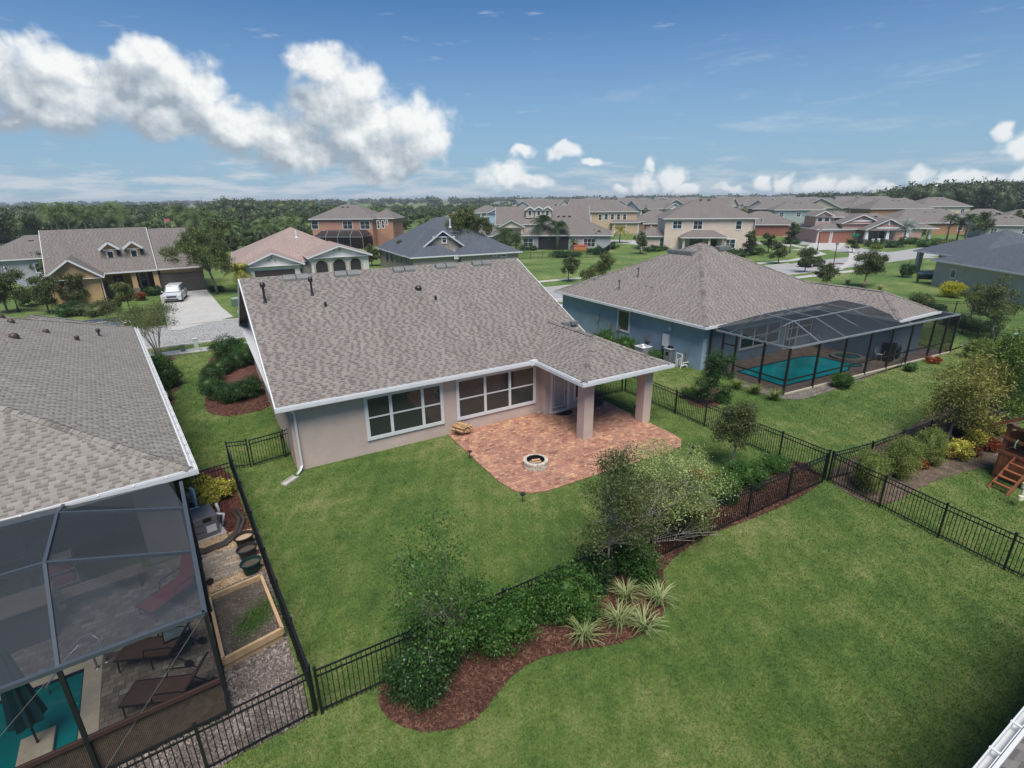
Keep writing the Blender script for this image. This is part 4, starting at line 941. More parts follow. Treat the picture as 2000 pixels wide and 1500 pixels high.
# blue peak
o_ = h.loc(867, 439, y=.40); m_ = MB()
q1, q2, q3 = h.loc(848, 462, y=.40), h.loc(884, 462, y=.40), h.loc(866, 452, y=.40)
m_.poly([q1, q2, q3]); m_.poly([q+Vector((0, -.06, 0)) for q in (q1, q2, q3)]); m_.build('gable_panel', paint((.01, .05, .16), .5), h.root)
m_ = MB(); m_.bar(q1+Vector((-.3, -.12, -.05)), q2+Vector((.3, -.12, -.05)), .14, .16); m_.build('gable_board', WHITE, h.root)
h.win(862, 459, 873, 476, y=.40, rows=2, tw=.16)
bt = MB()
for i in range(12):
    x = 2.2+i*.6; bt.box(x, .30, 3.95, x+.05, .42, 4.5)
bt.build('batten', NAVW, h.root)
wins(h, [(887,501,897,506,1,1), (962,496,971,501,1,1), (977,496,990,502,1,1)], y=-2.35)
for px in (757, 766, 775, 783): h.slab('window', px-2, 494+(px-757)*.12, px+1, 512, GLASS, x=.45)
h.pipe(879, 443, z=6.4, h=1.1, r=.1, mat=WHITE, cap=False); h.box('roof_vent', 8, 8, 6.25, 8.9, 8.6, 6.5, VENTD)
# grey patio house beyond the park
h = House('house', 'grey house with screened patio and red umbrella beyond the park lawn', lambda W: [(0, 0, 19, 16, 2.9, 'x', 'hh')], stucco((.34, .34, .36)), SH_GREY, pL=(1015,460), pR=(1179,460), rz=R(-38), slope=.46)
Y0 = .45
wins(h, [(1021,465,1042,482,2), (1139,465,1163,483,3), (1116,465,1124,480,1)], y=Y0)
m_ = MB(); m_.wbox((0, Y0, 0), (1, 0, 0), h.loc(1052,480,y=Y0).x, h.loc(1110,480,y=Y0).x, .05, 2.7, 0, .03); ps = m_.build('screen_panel', paint((.012, .012, .014), .6), h.root)
m_ = MB()
for px in (1052, 1066, 1081, 1096, 1110): x = h.loc(px, 478, y=Y0).x; m_.wbox((0, Y0, 0), (1, 0, 0), x-.04, x+.04, .05, 2.7, .02, .08)
m_.build('screen_post', BRONZE, ps); vent_row(h, (7.2, 8.4, 9.6), 7.0, 6.35)
wins(h, [(1186,460,1189,474,1), (1193,458,1196,472,1)], x=18.55) if False else None
# tan dormer house
TANW = stucco((.46, .40, .31))
h = House('house', 'tan two storey house with three small dormers, beyond the park', [
    (0, 3, 17, 15, 3.4, 'x', 'gg', 0, True, .75), (0.8, -3.4, 7.8, 5, 3.0, 'y', 'gg', 0, True, .5), (15, 3.6, 26, 14, 3.6, 'x', 'gg', 0, True, .85)], TANW, SH_GREY, org=tuple(hz_pt(966, 146))[:2], rz=R(-30), W=20)
for px in (1035, 1052, 1069):
    q = h.loc(px, 418, y=4.6); xc = q.x; d = MB(); d.box(xc-1.1, 4.6, 5.0, xc+1.1, 8.5, 7.2); d.poly([(xc-1.1, 4.6, 7.2), (xc+1.1, 4.6, 7.2), (xc, 4.6, 7.9)]); do = d.build('dormer', TANW, h.root)
    r_ = MB(); roofblock(r_, xc-1.4, 4.2, xc+1.4, 9, 7.15, .6, 'y', 'gg'); r_.build('roof', SH_GREY, do)
    f_ = MB(); fasciabox(f_, xc-1.4, 4.2, xc+1.4, 4.4, 7.1, 'y', 'gg', s=.6, h=.3, t=.12); f_.build('fascia', WHITE, do)
    f = MB(); f.wbox((0, 4.6, 0), (1, 0, 0), xc-.5, xc+.5, 5.5, 6.9, 0, .06); fo = f.build('window', WHITE, do); g_ = MB(); g_.wbox((0, 4.6, 0), (1, 0, 0), xc-.35, xc+.35, 5.65, 6.75, 0, .07); g_.build('pane', GLASS, fo)
m_ = MB(); m_.wbox((0, -2.95, 0), (1, 0, 0), 1.8, 6.8, .05, 2.4, 0, .05); m_.build('garage_door', paint((.10, .085, .07), .6), h.root)
# light blue two storey
h = House('house', 'pale blue two storey house with a white front gable, far beyond the navy roof', [(0, 0, 10.5, 9, 6.1, 'x', 'hh'), (5.0, -1.5, 9.5, 6, 6.1, 'y', 'gg')], stucco((.30, .44, .52)), SH_GREY, pL=(919,416), pR=(974,415), z=6.1, rz=R(-25), slope=.45)
wins(h, [(938,419,941,424,1), (946,419,956,424,2)], y=-1.1, tw=.2)
# brown roof behind navy house
h = House('house', 'house with broad brown pyramid roof rising behind the navy roof', [(-9, -9, 9, 9, 3.0, 'x', 'hh')], stucco((.4, .33, .27)), SH_GREY, org=tuple(hz_pt(894, 120))[:2], rz=R(-38), slope=.55, W=20)
vent_row(h, (-1.6, -.4, .8), -1.4, 7.2)
# peach two storey
h = House('house', 'peach orange two storey house with a row of white framed upper windows', [(0, 0, 19, 13, 6.1, 'x', 'hh'), (11, -1.6, 19.5, 1.2, 3.1, 'x', 'hh')], stucco((.50, .36, .24)), SH_GREY, pL=(1119,414), pR=(1235,413), z=6.1, rz=R(-36), slope=.5)
wins(h, [(1135,418,1143,430,1), (1147,418,1155,430,1), (1168,418,1176,431,1), (1180,417,1188,430,1), (1192,417,1200,430,1), (1204,417,1212,430,1), (1216,417,1224,430,1)], y=.45, tw=.18)
for x in (12, 15.3, 18.8): h.box('column', x, -1.3, 0, x+.35, -1, 3, WHITE)
# dark roof and garage between peach and cream
h = House('house', 'low house with dark hipped roof between the peach and the cream houses', [(0, 0, 15, 14, 2.9, 'x', 'hh')], stucco((.22, .17, .13)), SH_GREY, org=(117, 128), rz=R(-42), slope=.5, W=15)
h = House('garage', 'brown garage wing with two tan doors beside the cream house', [(0, 0, 13.5, 9, 2.9, 'x', 'hh')], paint((.16, .055, .035), .9, 0, .3), SH_GREY, pL=(1256,437), pR=(1302,438), rz=R(-45), slope=.45, cat='garage')
for a, b_ in ((.9, 5.4), (6.2, 12)): m_ = MB(); m_.wbox((0, .45, 0), (1, 0, 0), a, b_, .05, 2.3, 0, .05); m_.build('garage_door', paint((.34, .24, .14), .6), h.root)
# green gable
h = House('house', 'sage green two storey gabled house behind the cream house', [(0, 0, 9, 12, 5.4, 'y', 'gg', 0, True, .6), (-8, 3, 1, 12, 5.0, 'x', 'gg')], stucco((.22, .30, .24)), SH_GREY, org=(151, 158), rz=R(-42), W=9)
h.win_((0, .45, 0), (1, 0, 0), 3.6, 5.4, 5.2, 7.0, 2, 2, tw=.25)
# cream two storey
CREAM = stucco((.60, .49, .40))
h = House('house', 'cream two storey house with hipped grey roof and back porch, right of the park lawn', lambda W: [
    (0, 0, 17.5, 14.5, 6.1, 'x', 'hh'), (-4.4, 1.0, 1, 8, 2.7, 'x', 'hh'), (3.2, -3.2, 11.8, 1.6, 2.75, 'x', 'hh', 0, False)], CREAM, SH_GREY, pL=(1296,427), pR=(1460,427), z=6.1, rz=R(-39), slope=.5)
wins(h, [(1313,430,1333,448,2), (1353,430,1373,449,2), (1436,430,1450,449,1)], y=.45, tw=.18)
wins(h, [(1413,466,1437,486,2)], y=.45, tw=.18); wins(h, [(1287,464,1313,482,3)], y=1.45, tw=.18)
wins(h, [(1455,430,1461,448,1), (1470,430,1475,447,1), (1487,427,1490,434,1,1)], x=17.05, tw=.14)
for x in (3.6, 8.3, 11.2): h.box('column', x, -2.8, 0, x+.4, -2.4, 2.6, CREAM)
m_ = MB(); m_.wbox((0, .45, 0), (1, 0, 0), 5.4, 7.8, .05, 2.4, 0, .04); m_.wbox((0, .45, 0), (1, 0, 0), 8.8, 10.6, .05, 2.4, 0, .04); m_.build('sliding_door', GLASS, h.root)
vent_row(h, (7.4, 9), 6.0, 9.45)
# brick arch house
BRK = paint((.25, .10, .07), .9, 0, .25, 8.0)
h = House('house', 'red brick house with cream entrance arch, behind the cream house', [(0, 0, 7, 18, 2.9, 'x', 'hh'), (5, 2, 22, 16, 2.9, 'x', 'hh'), (1.2, -1, 6, 3, 3.4, 'x', 'hh')], BRK, SH_GREY, org=(118.5, 98), rz=R(-42), slope=.45, W=20)
q = h.loc(1600-2, 440, y=-.55); m_ = MB(); xm = 3.6; P = [(xm+1.1*math.cos(t_), -.58, 1.5+1.1*math.sin(t_)) for t_ in np.linspace(0, math.pi, 12)]; m_.poly([(xm+1.1, -.58, .05)]+P+[(xm-1.1, -.58, .05)]); ar = m_.build('arch_shade', paint((.04, .02, .015), .9), h.root)  # entrance shade is a dark flat sheet on the wall
m_ = MB(); m_.tube([(xm+1.25, -.6, .05)]+[(xm+1.25*math.cos(t_), -.6, 1.5+1.25*math.sin(t_)) for t_ in np.linspace(0, math.pi, 12)]+[(xm-1.25, -.6, .05)], .17, 5); m_.build('arch_trim', TRIM, ar)
# pink craftsman house
PINK = stucco((.44, .27, .23)); PBRK = paint((.30, .12, .09), .9, 0, .2, 8.0)
h = House('house', 'pink craftsman house with white pillared porch and small tower across the junction', [
    (0, 0, 23.5, 14, 3.0, 'x', 'hh', 0, True, .42), (-.3, -1.2, 8.5, 3.5, 3.0, 'x', 'hh'), (4.6, -1.6, 13.2, 8, 4.2, 'y', 'gg', 2.9, True, .42), (8.4, -4.4, 17.6, 2, 3.0, 'y', 'gg', 2.9, True, .48), (.2, 1.6, 4.4, 8, 5.7, 'y', 'gg', 2.6, True, .5), (4, 3, 10, 8, 5.4, 'x', 'hh', 2.6)], PINK, SH_GREY, org=(119.6, 71.0), rz=R(-34), W=22)
gd = paint((.26, .105, .075), .7)
for a, b_ in ((.5, 2.9), (3.5, 8.0)):
    m_ = MB(); m_.wbox((0, -.75, 0), (1, 0, 0), a-.18, b_+.18, .03, 2.75, -.02, .04); fr = m_.build('garage_frame', WHITE, h.root)
    m_ = MB(); m_.wbox((0, -.75, 0), (1, 0, 0), a, b_, .05, 2.5, 0, .06); m_.build('garage_door', gd, fr)
for x in (8.7, 13.0, 17.0):
    m_ = MB(); m_.hexa([(x-.1, -4.1, 1), (x+.6, -4.1, 1), (x+.6, -3.4, 1), (x-.1, -3.4, 1), (x+.05, -3.95, 3), (x+.45, -3.95, 3), (x+.45, -3.55, 3), (x+.05, -3.55, 3)]); pl = m_.build('porch_pillar', WHITE, h.root)
    MB().box(x-.2, -4.2, 0, x+.7, -3.3, 1.02).build('pillar_base', paint((.16, .13, .12), .9, 0, .4), pl)
for y in (1.2, 4.2, 7.2): 
    m_ = MB(); m_.hexa([(25, y-.1, .1), (25.7, y-.1, .1), (25.7, y+.6, .1), (25, y+.6, .1), (25.1, y, 2.95), (25.5, y, 2.95), (25.5, y+.4, 2.95), (25.1, y+.4, 2.95)]); m_.build('porch_pillar', WHITE, h.root)
m_ = MB(); roofblock(m_, 22.5, .2, 26.2, 9.6, 3.03, .42, 'y', 'hh'); m_.build('roof', SH_GREY, h.root)
m_ = MB(); m_.box(22.4, .1, 2.8, 26.3, 9.7, 3.0); m_.build('fascia', WHITE, h.root)
h.win_((0, .4, 0), (1, 0, 0), 13.8, 16.6, .7, 2.6, 2, 2, tw=.18); h.win_((0, 2.05, 0), (1, 0, 0), .9, 2.2, 4.3, 5.4, 1, 1, tw=.16); h.win_((0, 2.05, 0), (1, 0, 0), 2.4, 3.7, 4.3, 5.4, 1, 1, tw=.16); h.win_((0, 3.45, 0), (1, 0, 0), 5.2, 6.6, 4.2, 5.3, 1, 1, tw=.16)
m_ = MB(); m_.bar((10.6, -4.08, 3.35), (15.4, -4.08, 3.35), .12, .3); m_.bar((6.9, -1.25, 4.7), (11, -1.25, 4.7), .12, .3); m_.bar((13, -4.06, 3.9), (13, -4.06, 5.0), .3, .1); m_.build('gable_board', WHITE, h.root)
vent_row(h, (12, 15), 5, 5.3)
# grey house with navy roof at the right edge
GW = stucco((.40, .37, .325))
h = House('house', 'grey stucco house with blue-black roof and pillared corner patio at the right edge', [(0, 0, 11, 14, 2.9, 'x', 'hh', 0, False), (11.0, -5.2, 32, 12, 2.9, 'x', 'hh', 0, True)], GW, SH_NAVY, org=(84.8, 36.2), rz=R(-123), slope=.42, W=20)
h.box('wall', .5, 3.2, 0, 11, 13, 2.8, GW)
for x, y in ((.35, .35), (6.0, .4)): h.box('column', x, y, 0, x+.55, y+.55, 2.8, GW)
h.win_((0, 3.2, 0), (1, 0, 0), 1.3, 4.0, .5, 2.5, 2, 2, tw=.18); h.win_((0, 3.2, 0), (1, 0, 0), 5.2, 9.6, .1, 2.6, 3, 1, tw=.08, glass=glassm((.03, .09, .085), .08)); h.win_((0, -4.75, 0), (1, 0, 0), 14, 14.9, 1.2, 2.2, 1, 1)
h.box('patio_slab', .2, .2, .03, 10.4, 3.2, .12, CONC)

# background houses, one by one
def bgh(label, px, py, z, w_, d, rz, wall, roof=SH_GREY, storeys=1, kind='x', ends='hh', sl_=.48, wn=3, name='house', gable=False, dist=None, group='houses of the neighbourhood'):
    ez = 2.9 if storeys == 1 else 6.0
    o = G(px, py, ez)
    if dist: 
        d_ = ray(px, 386+30); n = Vector((d_.x, d_.y, 0)); n = n/ (n.dot(Vector((FW.x, FW.y, 0)).normalized())); o = n*dist
    bl = [(0, 0, w_, d, ez, kind, ends, 0, True, sl_)]
    if gable: bl.append((w_*.55, -1.5, w_*.95, d*.5, ez, 'y', 'gg', 0, True, sl_))
    h = House(name, label, bl, wall, roof, org=(o.x, o.y), rz=rz, W=w_, group=group)
    for i in range(wn):
        x = w_*(i+.5)/wn
        if gable and x > w_*.5: continue
        h.win_((0, .45, 0), (1, 0, 0), x-.7, x+.7, ez-2.1, ez-.6, 2, 2, tw=.16)
    vent_row(h, (w_*.45, w_*.55), d*.36, ez+sl_*d*.36+.02)
    return h
W1, W2, W3, W4, W5, W6 = stucco((.42, .38, .31)), stucco((.50, .45, .33)), stucco((.36, .19, .10)), stucco((.38, .37, .35)), stucco((.27, .13, .10)), stucco((.28, .35, .32))
bgh('red brick two storey roofline with low dark roof behind the cream house', 1470, 408, 6, 22, 10, R(-42), W5, storeys=2, wn=4)
bgh('pale green two storey house behind the cream house', 1512, 410, 6, 14, 10, R(-42), W6, storeys=2)
bgh('large grey roofed house just behind the pink craftsman tower', 1660, 405, 6, 22, 14, R(-34), W4, storeys=2)
bgh('orange stucco house with grey roof right of the pink craftsman house', 1745, 436, 2.9, 23, 14, R(-34), W3, wn=2)
bgh('orange walled house with dark hipped roof in the second row', 1700, 408, 6, 18, 12, R(-34), W3, storeys=2, wn=1)
bgh('cream two storey house in front of the oak wood', 1800, 404, 6, 17, 12, R(-30), W2, storeys=2, wn=3)
bgh('two storey house with white gable near the oak wood', 1752, 403, 6, 12, 12, R(-30), W4, storeys=2, gable=True)
bgh('tan house with hipped roof under the oak wood at right', 1868, 430, 2.9, 16, 12, R(-50), W1, wn=3)
bgh('tan two storey house at the far right edge', 1950, 432, 3, 18, 12, R(-50), W1, wn=3)
bgh('small tan house behind the street trees at right', 1915, 440, 2.9, 12, 9, R(-50), W4, wn=2)
bgh('tan garage gable below the upper grey roofs left of the peach house', 1078, 420, 3, 9, 12, R(-36), W1, kind='y', ends='gg', wn=1)
bgh('white two storey house far behind the peach house', 1020, 402, 6, 13, 9, R(-20), stucco((.6, .6, .58)), storeys=2, dist=300)
bgh('dark roofed house left of the yellow house by the pond', -60, 512, 2.9, 14, 12, R(8), W4, roof=SH_GREY, wn=1)
# the far suburb to the horizon
rs = np.random.RandomState(5); cols = [W1, W2, W4, stucco((.58, .55, .5)), stucco((.42, .34, .26)), W6, stucco((.33, .40, .46)), stucco((.62, .60, .56))]
protos = []
for i in range(8):
    st = 1+(i % 2); ez = 2.9 if st == 1 else 5.9; w_ = 13+rs.rand()*6; d = 10+rs.rand()*3
    protos.append(House('house', 'small distant roof in the far suburb near the horizon', [(0, 0, w_, d, ez, 'x', ('hh', 'gg')[i % 2], 0, True, .5), (w_*.55, -2, w_*.95, 5, ez, 'y', 'gg', 0, True, .55)], cols[i], [SH_GREY, SH_GREY, SH_MAIN, SH_GREY][i % 4], org=(0, 0), rz=0, W=w_, group='distant houses near the horizon').root)
k = 0
for row, (dist, n) in enumerate(((190, 11), (235, 14), (290, 17), (360, 18), (450, 18), (570, 16), (720, 14))):
    for i in range(n):
        px = 1010+(i+.5+rs.uniform(-.3, .3))*(720 if dist < 250 else 860)/n-(0 if dist < 300 else 60)
        d_ = ray(px, 386); nn = Vector((d_.x, d_.y, 0)); nn /= nn.dot(Vector((FW.x, FW.y, 0)).normalized()); p = nn*dist*rs.uniform(.95, 1.05)
        r_ = protos[k % 8]
        if k < 8: r_.location = (p.x, p.y, 0); r_.rotation_euler.z = R(-40+rs.randint(-1, 3)*30)
        else: dup(r_, (p.x, p.y, 0), R(-40+rs.randint(-1, 3)*30))
        k += 1

# ------------------------------------------------------------------ fences
FENM = paint((.010, .011, .013), .3, 0, .15)
def fence(name, label, pts, h=1.22, sp=1.83, cat='fence', group='black metal fences round the yards', gap=.105, first=True, last=True, pw=.055):
    o0 = pts[0]; root = thing(name, label, cat, (o0[0], o0[1], 0), 0, group); v0 = Vector((o0[0], o0[1], 0))
    for i in range(len(pts)-1):
        a = Vector((pts[i][0], pts[i][1], 0))-v0; c = Vector((pts[i+1][0], pts[i+1][1], 0))-v0; L = (c-a).length; n = max(1, round(L/sp)); d = (c-a)/n; u = d.normalized()
        for k in range(n):
            p = a+d*k; q = a+d*(k+1); m_ = MB()
            for z in (h-.03, h-.19, .12): m_.bar(p+Vector((0, 0, z)), q+Vector((0, 0, z)), .028, .032)
            l = (q-p).length; t = gap
            while t < l-.04: s_ = p+u*t; m_.bar(s_+Vector((0, 0, .03)), s_+Vector((0, 0, h-.03)), .017, .017, up=(0, 1, 0)); t += gap
            m_.build('fence_panel', FENM, root)
            if k > 0 or (i == 0 and first) or i > 0: post(root, p, h, pw)
        if i == len(pts)-2 and last: post(root, c, h, pw)
    return root
def post(root, p, h, pw=.055):
    m_ = MB(); m_.box(p.x-pw/2, p.y-pw/2, 0, p.x+pw/2, p.y+pw/2, h+.02); m_.box(p.x-pw*.65, p.y-pw*.65, h+.02, p.x+pw*.65, p.y+pw*.65, h+.045); return m_.build('post', FENM, root)
fence('fence', 'black fence between the tan house yard and the raised garden bed', [(.47, 9.3), (.15, 14), (-.12, 18.4), (-.36, 22.2)], pw=.05)
fence('fence', 'black fence along the foot of the tan house lawn, behind the flower bed', [(.56, 9.17), (5, 9.18), (10, 9.2), (14.5, 9.22), (18.85, 9.24)], h=1.22)
fence('fence', 'black fence on the left foreground in front of the bamboo screen', [(.42, 9.2), (-5.56, 8.7)], h=1.22)
fence('fence', 'black side yard fence between the tan house and the blue house', [(19.2, 9.35), (19.22, 15.1), (19.26, 20.65)])
fence('fence', 'short black fence joining the tan house corner under the porch roof', [(16.5, 20.9), (19.1, 20.72)], first=False)
fence('fence', 'black fence running down the right lawn beside the play set', [(19.15, 9.2), (18.92, 7.26), (18.66, 5.4), (18.5, 3.7), (18.2, .2)], sp=1.95)
fence('fence', 'black fence behind the row of rounded shrubs on the right', [(19.2, 9.22), (21.3, 8.9), (25.6, 8.72), (35, 8.4)], sp=2.1)
fence('fence', 'short black fence beside the yellow bushes and pool pump', [(-2.2, 19.95), (-.36, 20.25)], first=False, last=False)
fence('fence', 'black fence stub between the garden gate and the corner post', [(-.36, 22.2), (.35, 22.0)], first=False, sp=1)
g0 = thing('gate', 'black metal garden gate beside the white downspout', 'gate', (.42, 21.98, 0), 0, None)
m_ = MB()
for z in (1.19, 1.02, .12): m_.bar((.06, 0, z), (1.22, .2, z), .03, .04)
for k in range(1, 11): x = .06+k*.106; m_.bar((x, x*.17, .12), (x, x*.17, 1.19), .017)
m_.bar((.04, 0, .08), (.04, 0, 1.22), .05); m_.bar((1.24, .2, .08), (1.24, .2, 1.22), .05); m_.build('gate_leaf', FENM, g0); m_ = MB(); m_.box(1.2, .12, .9, 1.32, .2, 1.08); m_.build('latch', FENM, g0)
fence('fence', 'narrow black fence panel between the gate and the tan wall', [(1.74, 22.22), (2.0+.0-.03, 22.3)], sp=.6)
fence('fence', 'black fence far right, running back beside the blue house lawn', [G(1815,592,1.2)[:2], G(1860,612,1.2)[:2], G(1948,650,1.2)[:2], G(1968,630+22,1.2)[:2], G(2060,662,1.2)[:2]], sp=2.2)
fence('fence', 'black fence below the grey patio house at the right', [G(1798,585,1.2)[:2], G(1870,589,1.2)[:2], G(1990,590,1.2)[:2]], sp=2.2)
m_ = MB(); fp = [G(1862,614,1.2), G(1948,651,1.2)]; 
fence('fence', 'dark fence along the far edge of the park lawn before the grey patio house', [G(1012,506)[:2], G(1060,505)[:2], G(1120,504.5)[:2], G(1172,503)[:2], G(1200,482)[:2]], sp=2.6, gap=.16)

# ------------------------------------------------------------------ left screened pool
CAGEF = paint((.016, .018, .02), .45, .2, .1); CAGEL = paint((.07, .085, .10), .4, .2, .08)
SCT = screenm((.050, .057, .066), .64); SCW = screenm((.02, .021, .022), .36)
def W2(x, y, z=0): return (x, y, z)
PC = Vector((-1.12, 10.16, 0))        # near right corner of the cage
ca = thing('screen_enclosure', 'dark framed insect screen enclosure over the pool of the left neighbour', 'pool enclosure', (PC.x, PC.y, 0), R(4.2), 'screened pool cages')
# local: +y toward the house (about 6.2 m), -x along the front
def cg(mb, name, mat, parent=None, **k): return mb.build(name, mat, parent or ca, **k)
DH = 6.15; ZT = 2.7; ZR = 3.45
XL = -14
pB = (-2.45, 2.3, ZR+.05); pA = (-2.45, 4.55, ZR); rB = (0, 2.3, ZT); rA = (0, 4.5, ZT); fB = (-2.24, 0, ZT)
m_ = MB()
m_.poly([(0, 0, ZT), rB, pB, fB]); m_.poly([rB, rA, pA, pB]); m_.poly([rA, (-.3, DH, ZT+.1), (-2.6, DH, ZT+.2), pA]); m_.poly([fB, pB, (XL, 2.3, ZR), (XL, 0, ZT)][::-1]); m_.poly([pB, pA, (XL, 4.55, ZR), (XL, 2.3, ZR)]); m_.poly([pA, (-2.6, DH, ZT+.2), (XL, DH, ZT+.2), (XL, 4.55, ZR)])
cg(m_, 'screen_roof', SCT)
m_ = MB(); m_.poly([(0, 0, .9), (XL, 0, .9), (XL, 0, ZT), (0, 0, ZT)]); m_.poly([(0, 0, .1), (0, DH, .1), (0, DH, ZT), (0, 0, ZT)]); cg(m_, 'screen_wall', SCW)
m_ = MB(); m_.bar((0, -.02, ZT), (0, DH, ZT), .085, .08); m_.bar((0, 0, ZT), (XL, 0, ZT), .085, .08); cg(m_, 'top_beam', CAGEL)
m_ = MB()
for a, c in ((rB, pB), (rA, pA), (pB, pA), (fB, pB), (pB, (XL, 2.3, ZR)), (pA, (XL, 4.55, ZR)), (pA, (-2.6, DH, ZT+.2))): m_.bar(a, c, .06, .08)
cg(m_, 'roof_bar', CAGEL)
for x in (0, -2.24, -4.6, -7.0): cg(MB().box(x-.035, -.035, 0, x+.035, .035, ZT), 'post', CAGEF)
for y in (3.1, 6.1): cg(MB().box(-.05, y-.05, 0, .05, y+.05, ZT), 'post', CAGEF)
m_ = MB(); m_.bar((0, 0, .98), (XL, 0, .98), .06, .10); cg(m_, 'chair_rail', paint((.045, .022, .018), .7)); m_ = MB(); m_.bar((0, 0, .06), (XL, 0, .06), .06, .1); m_.bar((0, 0, .06), (0, DH, .06), .06, .1); cg(m_, 'base_rail', CAGEF)
m_ = MB()
for a, c in (((0, 0, ZT), (-2.24, 0, .0)), ((-2.24, 0, ZT), (-5.2, 0, 0))): m_.bar(a, c, .006)
cg(m_, 'brace_cable', GALV)
bm_ = MB(); x = -.06
while x > -9: bm_.cyl((x, .06), .015, .08, .92, 4); x -= .028
bm_.build('bamboo_screen', paint((.10, .075, .055), .8, 0, .4, 9.0), ca)
tag(ca.children[-1]) if False else None
cm = Matrix.Translation(ca.location) @ Matrix.Rotation(R(4.2), 4, 'Z')
def cl(x, y, z=0): return cm @ Vector((x, y, z))
def GC(px, py, z=0): return G(px, py, z)
deck = [cl(-.05, .05), cl(-.05, 6.3), lhl(-1.0, .45), lhl(-16, .45), cl(-14, .05)]
# pool cut out of the deck: pool edge from the photo
PE = [(-3.02, .45), (-2.85, 2.15)]
pr = GC(163,1322), GC(187,1440)
PX = (cm.inverted() @ pr[0]).x
PX = -2.3
def dk(x0, y0, x1, y1): return [cl(x0, y0), cl(x1, y0), cl(x1, y1), cl(x0, y1)]
sheet('pool_deck', dk(PX, .05, -.05, 6.6), .06, PAVG, thick=.05); sheet('pool_deck', dk(-14, 3.55, PX, 6.6), .06, PAVG, thick=.05)
COPE = paint((.52, .46, .35), .8, 0, .12, 8.0)
sheet('pool_coping', dk(PX-.34, .05, PX, 3.55), .062, COPE, thick=.05); sheet('pool_coping', dk(-14, 3.2, PX-.34, 3.55), .064, COPE, thick=.05)
TEAL = waterm((.0, .20, .20), 3.0, .06)
pl = thing('swimming_pool', 'teal swimming pool inside the left screen enclosure', 'swimming pool', tuple(cl(-6, 1.5)), R(4.2))
def pmb(mb, name, mat, par=pl): return mb.build(name, mat, par)
m_ = MB(); m_.poly([(-8, -1.4, .03), (3.38, -1.4, .03), (3.38, 1.7, .03), (-8, 1.7, .03)]); pmb(m_, 'water', TEAL)
m_ = MB(); m_.box(3.34, -1.4, -.0, 3.39, 1.7, .055); m_.box(-8, 1.62, 0, 3.34, 1.71, .055); pmb(m_, 'waterline_tile', paint((.01, .02, .05), .3, 0, .5, 12))
q = pl.location
# umbrella base block standing in the shallow corner
uq = G(75,1452,.1)
bs = thing('umbrella_base', 'pale square base slab at the pool edge under the closed teal umbrella', 'umbrella base', tuple(uq), R(4.2)); MB().box(-.30, -.38, -.06, .26, .28, .03).build('slab', COPE, bs, bevel=.02)
ub = thing('patio_umbrella', 'closed teal patio umbrella standing by the pool', 'umbrella', (uq.x, uq.y, .12), 0)
m_ = MB(); m_.tube([(0, 0, 0), (-.02, .02, 2.5)], .022, 8); m_.build('pole', DKMETAL, ub)
m_ = MB(); nn = 16; prof = [(.05, 2.42), (.10, 2.2), (.15, 1.6), (.21, 1.0), (.25, .62), (.17, .55)]; b_i = 0
vs = []
for r_, z in prof:
    for j in range(nn): a = 2*math.pi*j/nn; k = r_*(1.22 if j % 2 else .68); vs.append((k*math.cos(a), k*math.sin(a), z))
m_.v = vs
for i in range(len(prof)-1):
    for j in range(nn): m_.f.append((i*nn+j, i*nn+(j+1) % nn, (i+1)*nn+(j+1) % nn, (i+1)*nn+j)); m_.uv.append(None)
m_.build('canopy', paint((.0, .075, .085), .8), ub)
# handrail
hr = thing('pool_handrail', 'curved white handrail at the pool steps', 'handrail', tuple(G(190,1300)), 0)
a, c, e = G(210,1298)-hr.location, G(192,1308)-hr.location, G(100,1345)-hr.location
for (p0, p1) in (((210, 1296), (140, 1275)), ((192, 1309), (95, 1350))):
    a = G(*p0)-hr.location; c = G(p1[0], p1[1], .1)-hr.location; m_ = MB(); mid = (a+c)/2
    m_.tube([(a.x, a.y, 0), (a.x, a.y, .75), (a.x*.8+c.x*.2, a.y*.8+c.y*.2, .86), (mid.x, mid.y, .7), (c.x, c.y, .25), (c.x, c.y, .05)], .022, 6); m_.cyl(a, .06, .06, .075, 10); m_.build('rail', paint((.55, .53, .5), .3, .5), hr, smooth=True)
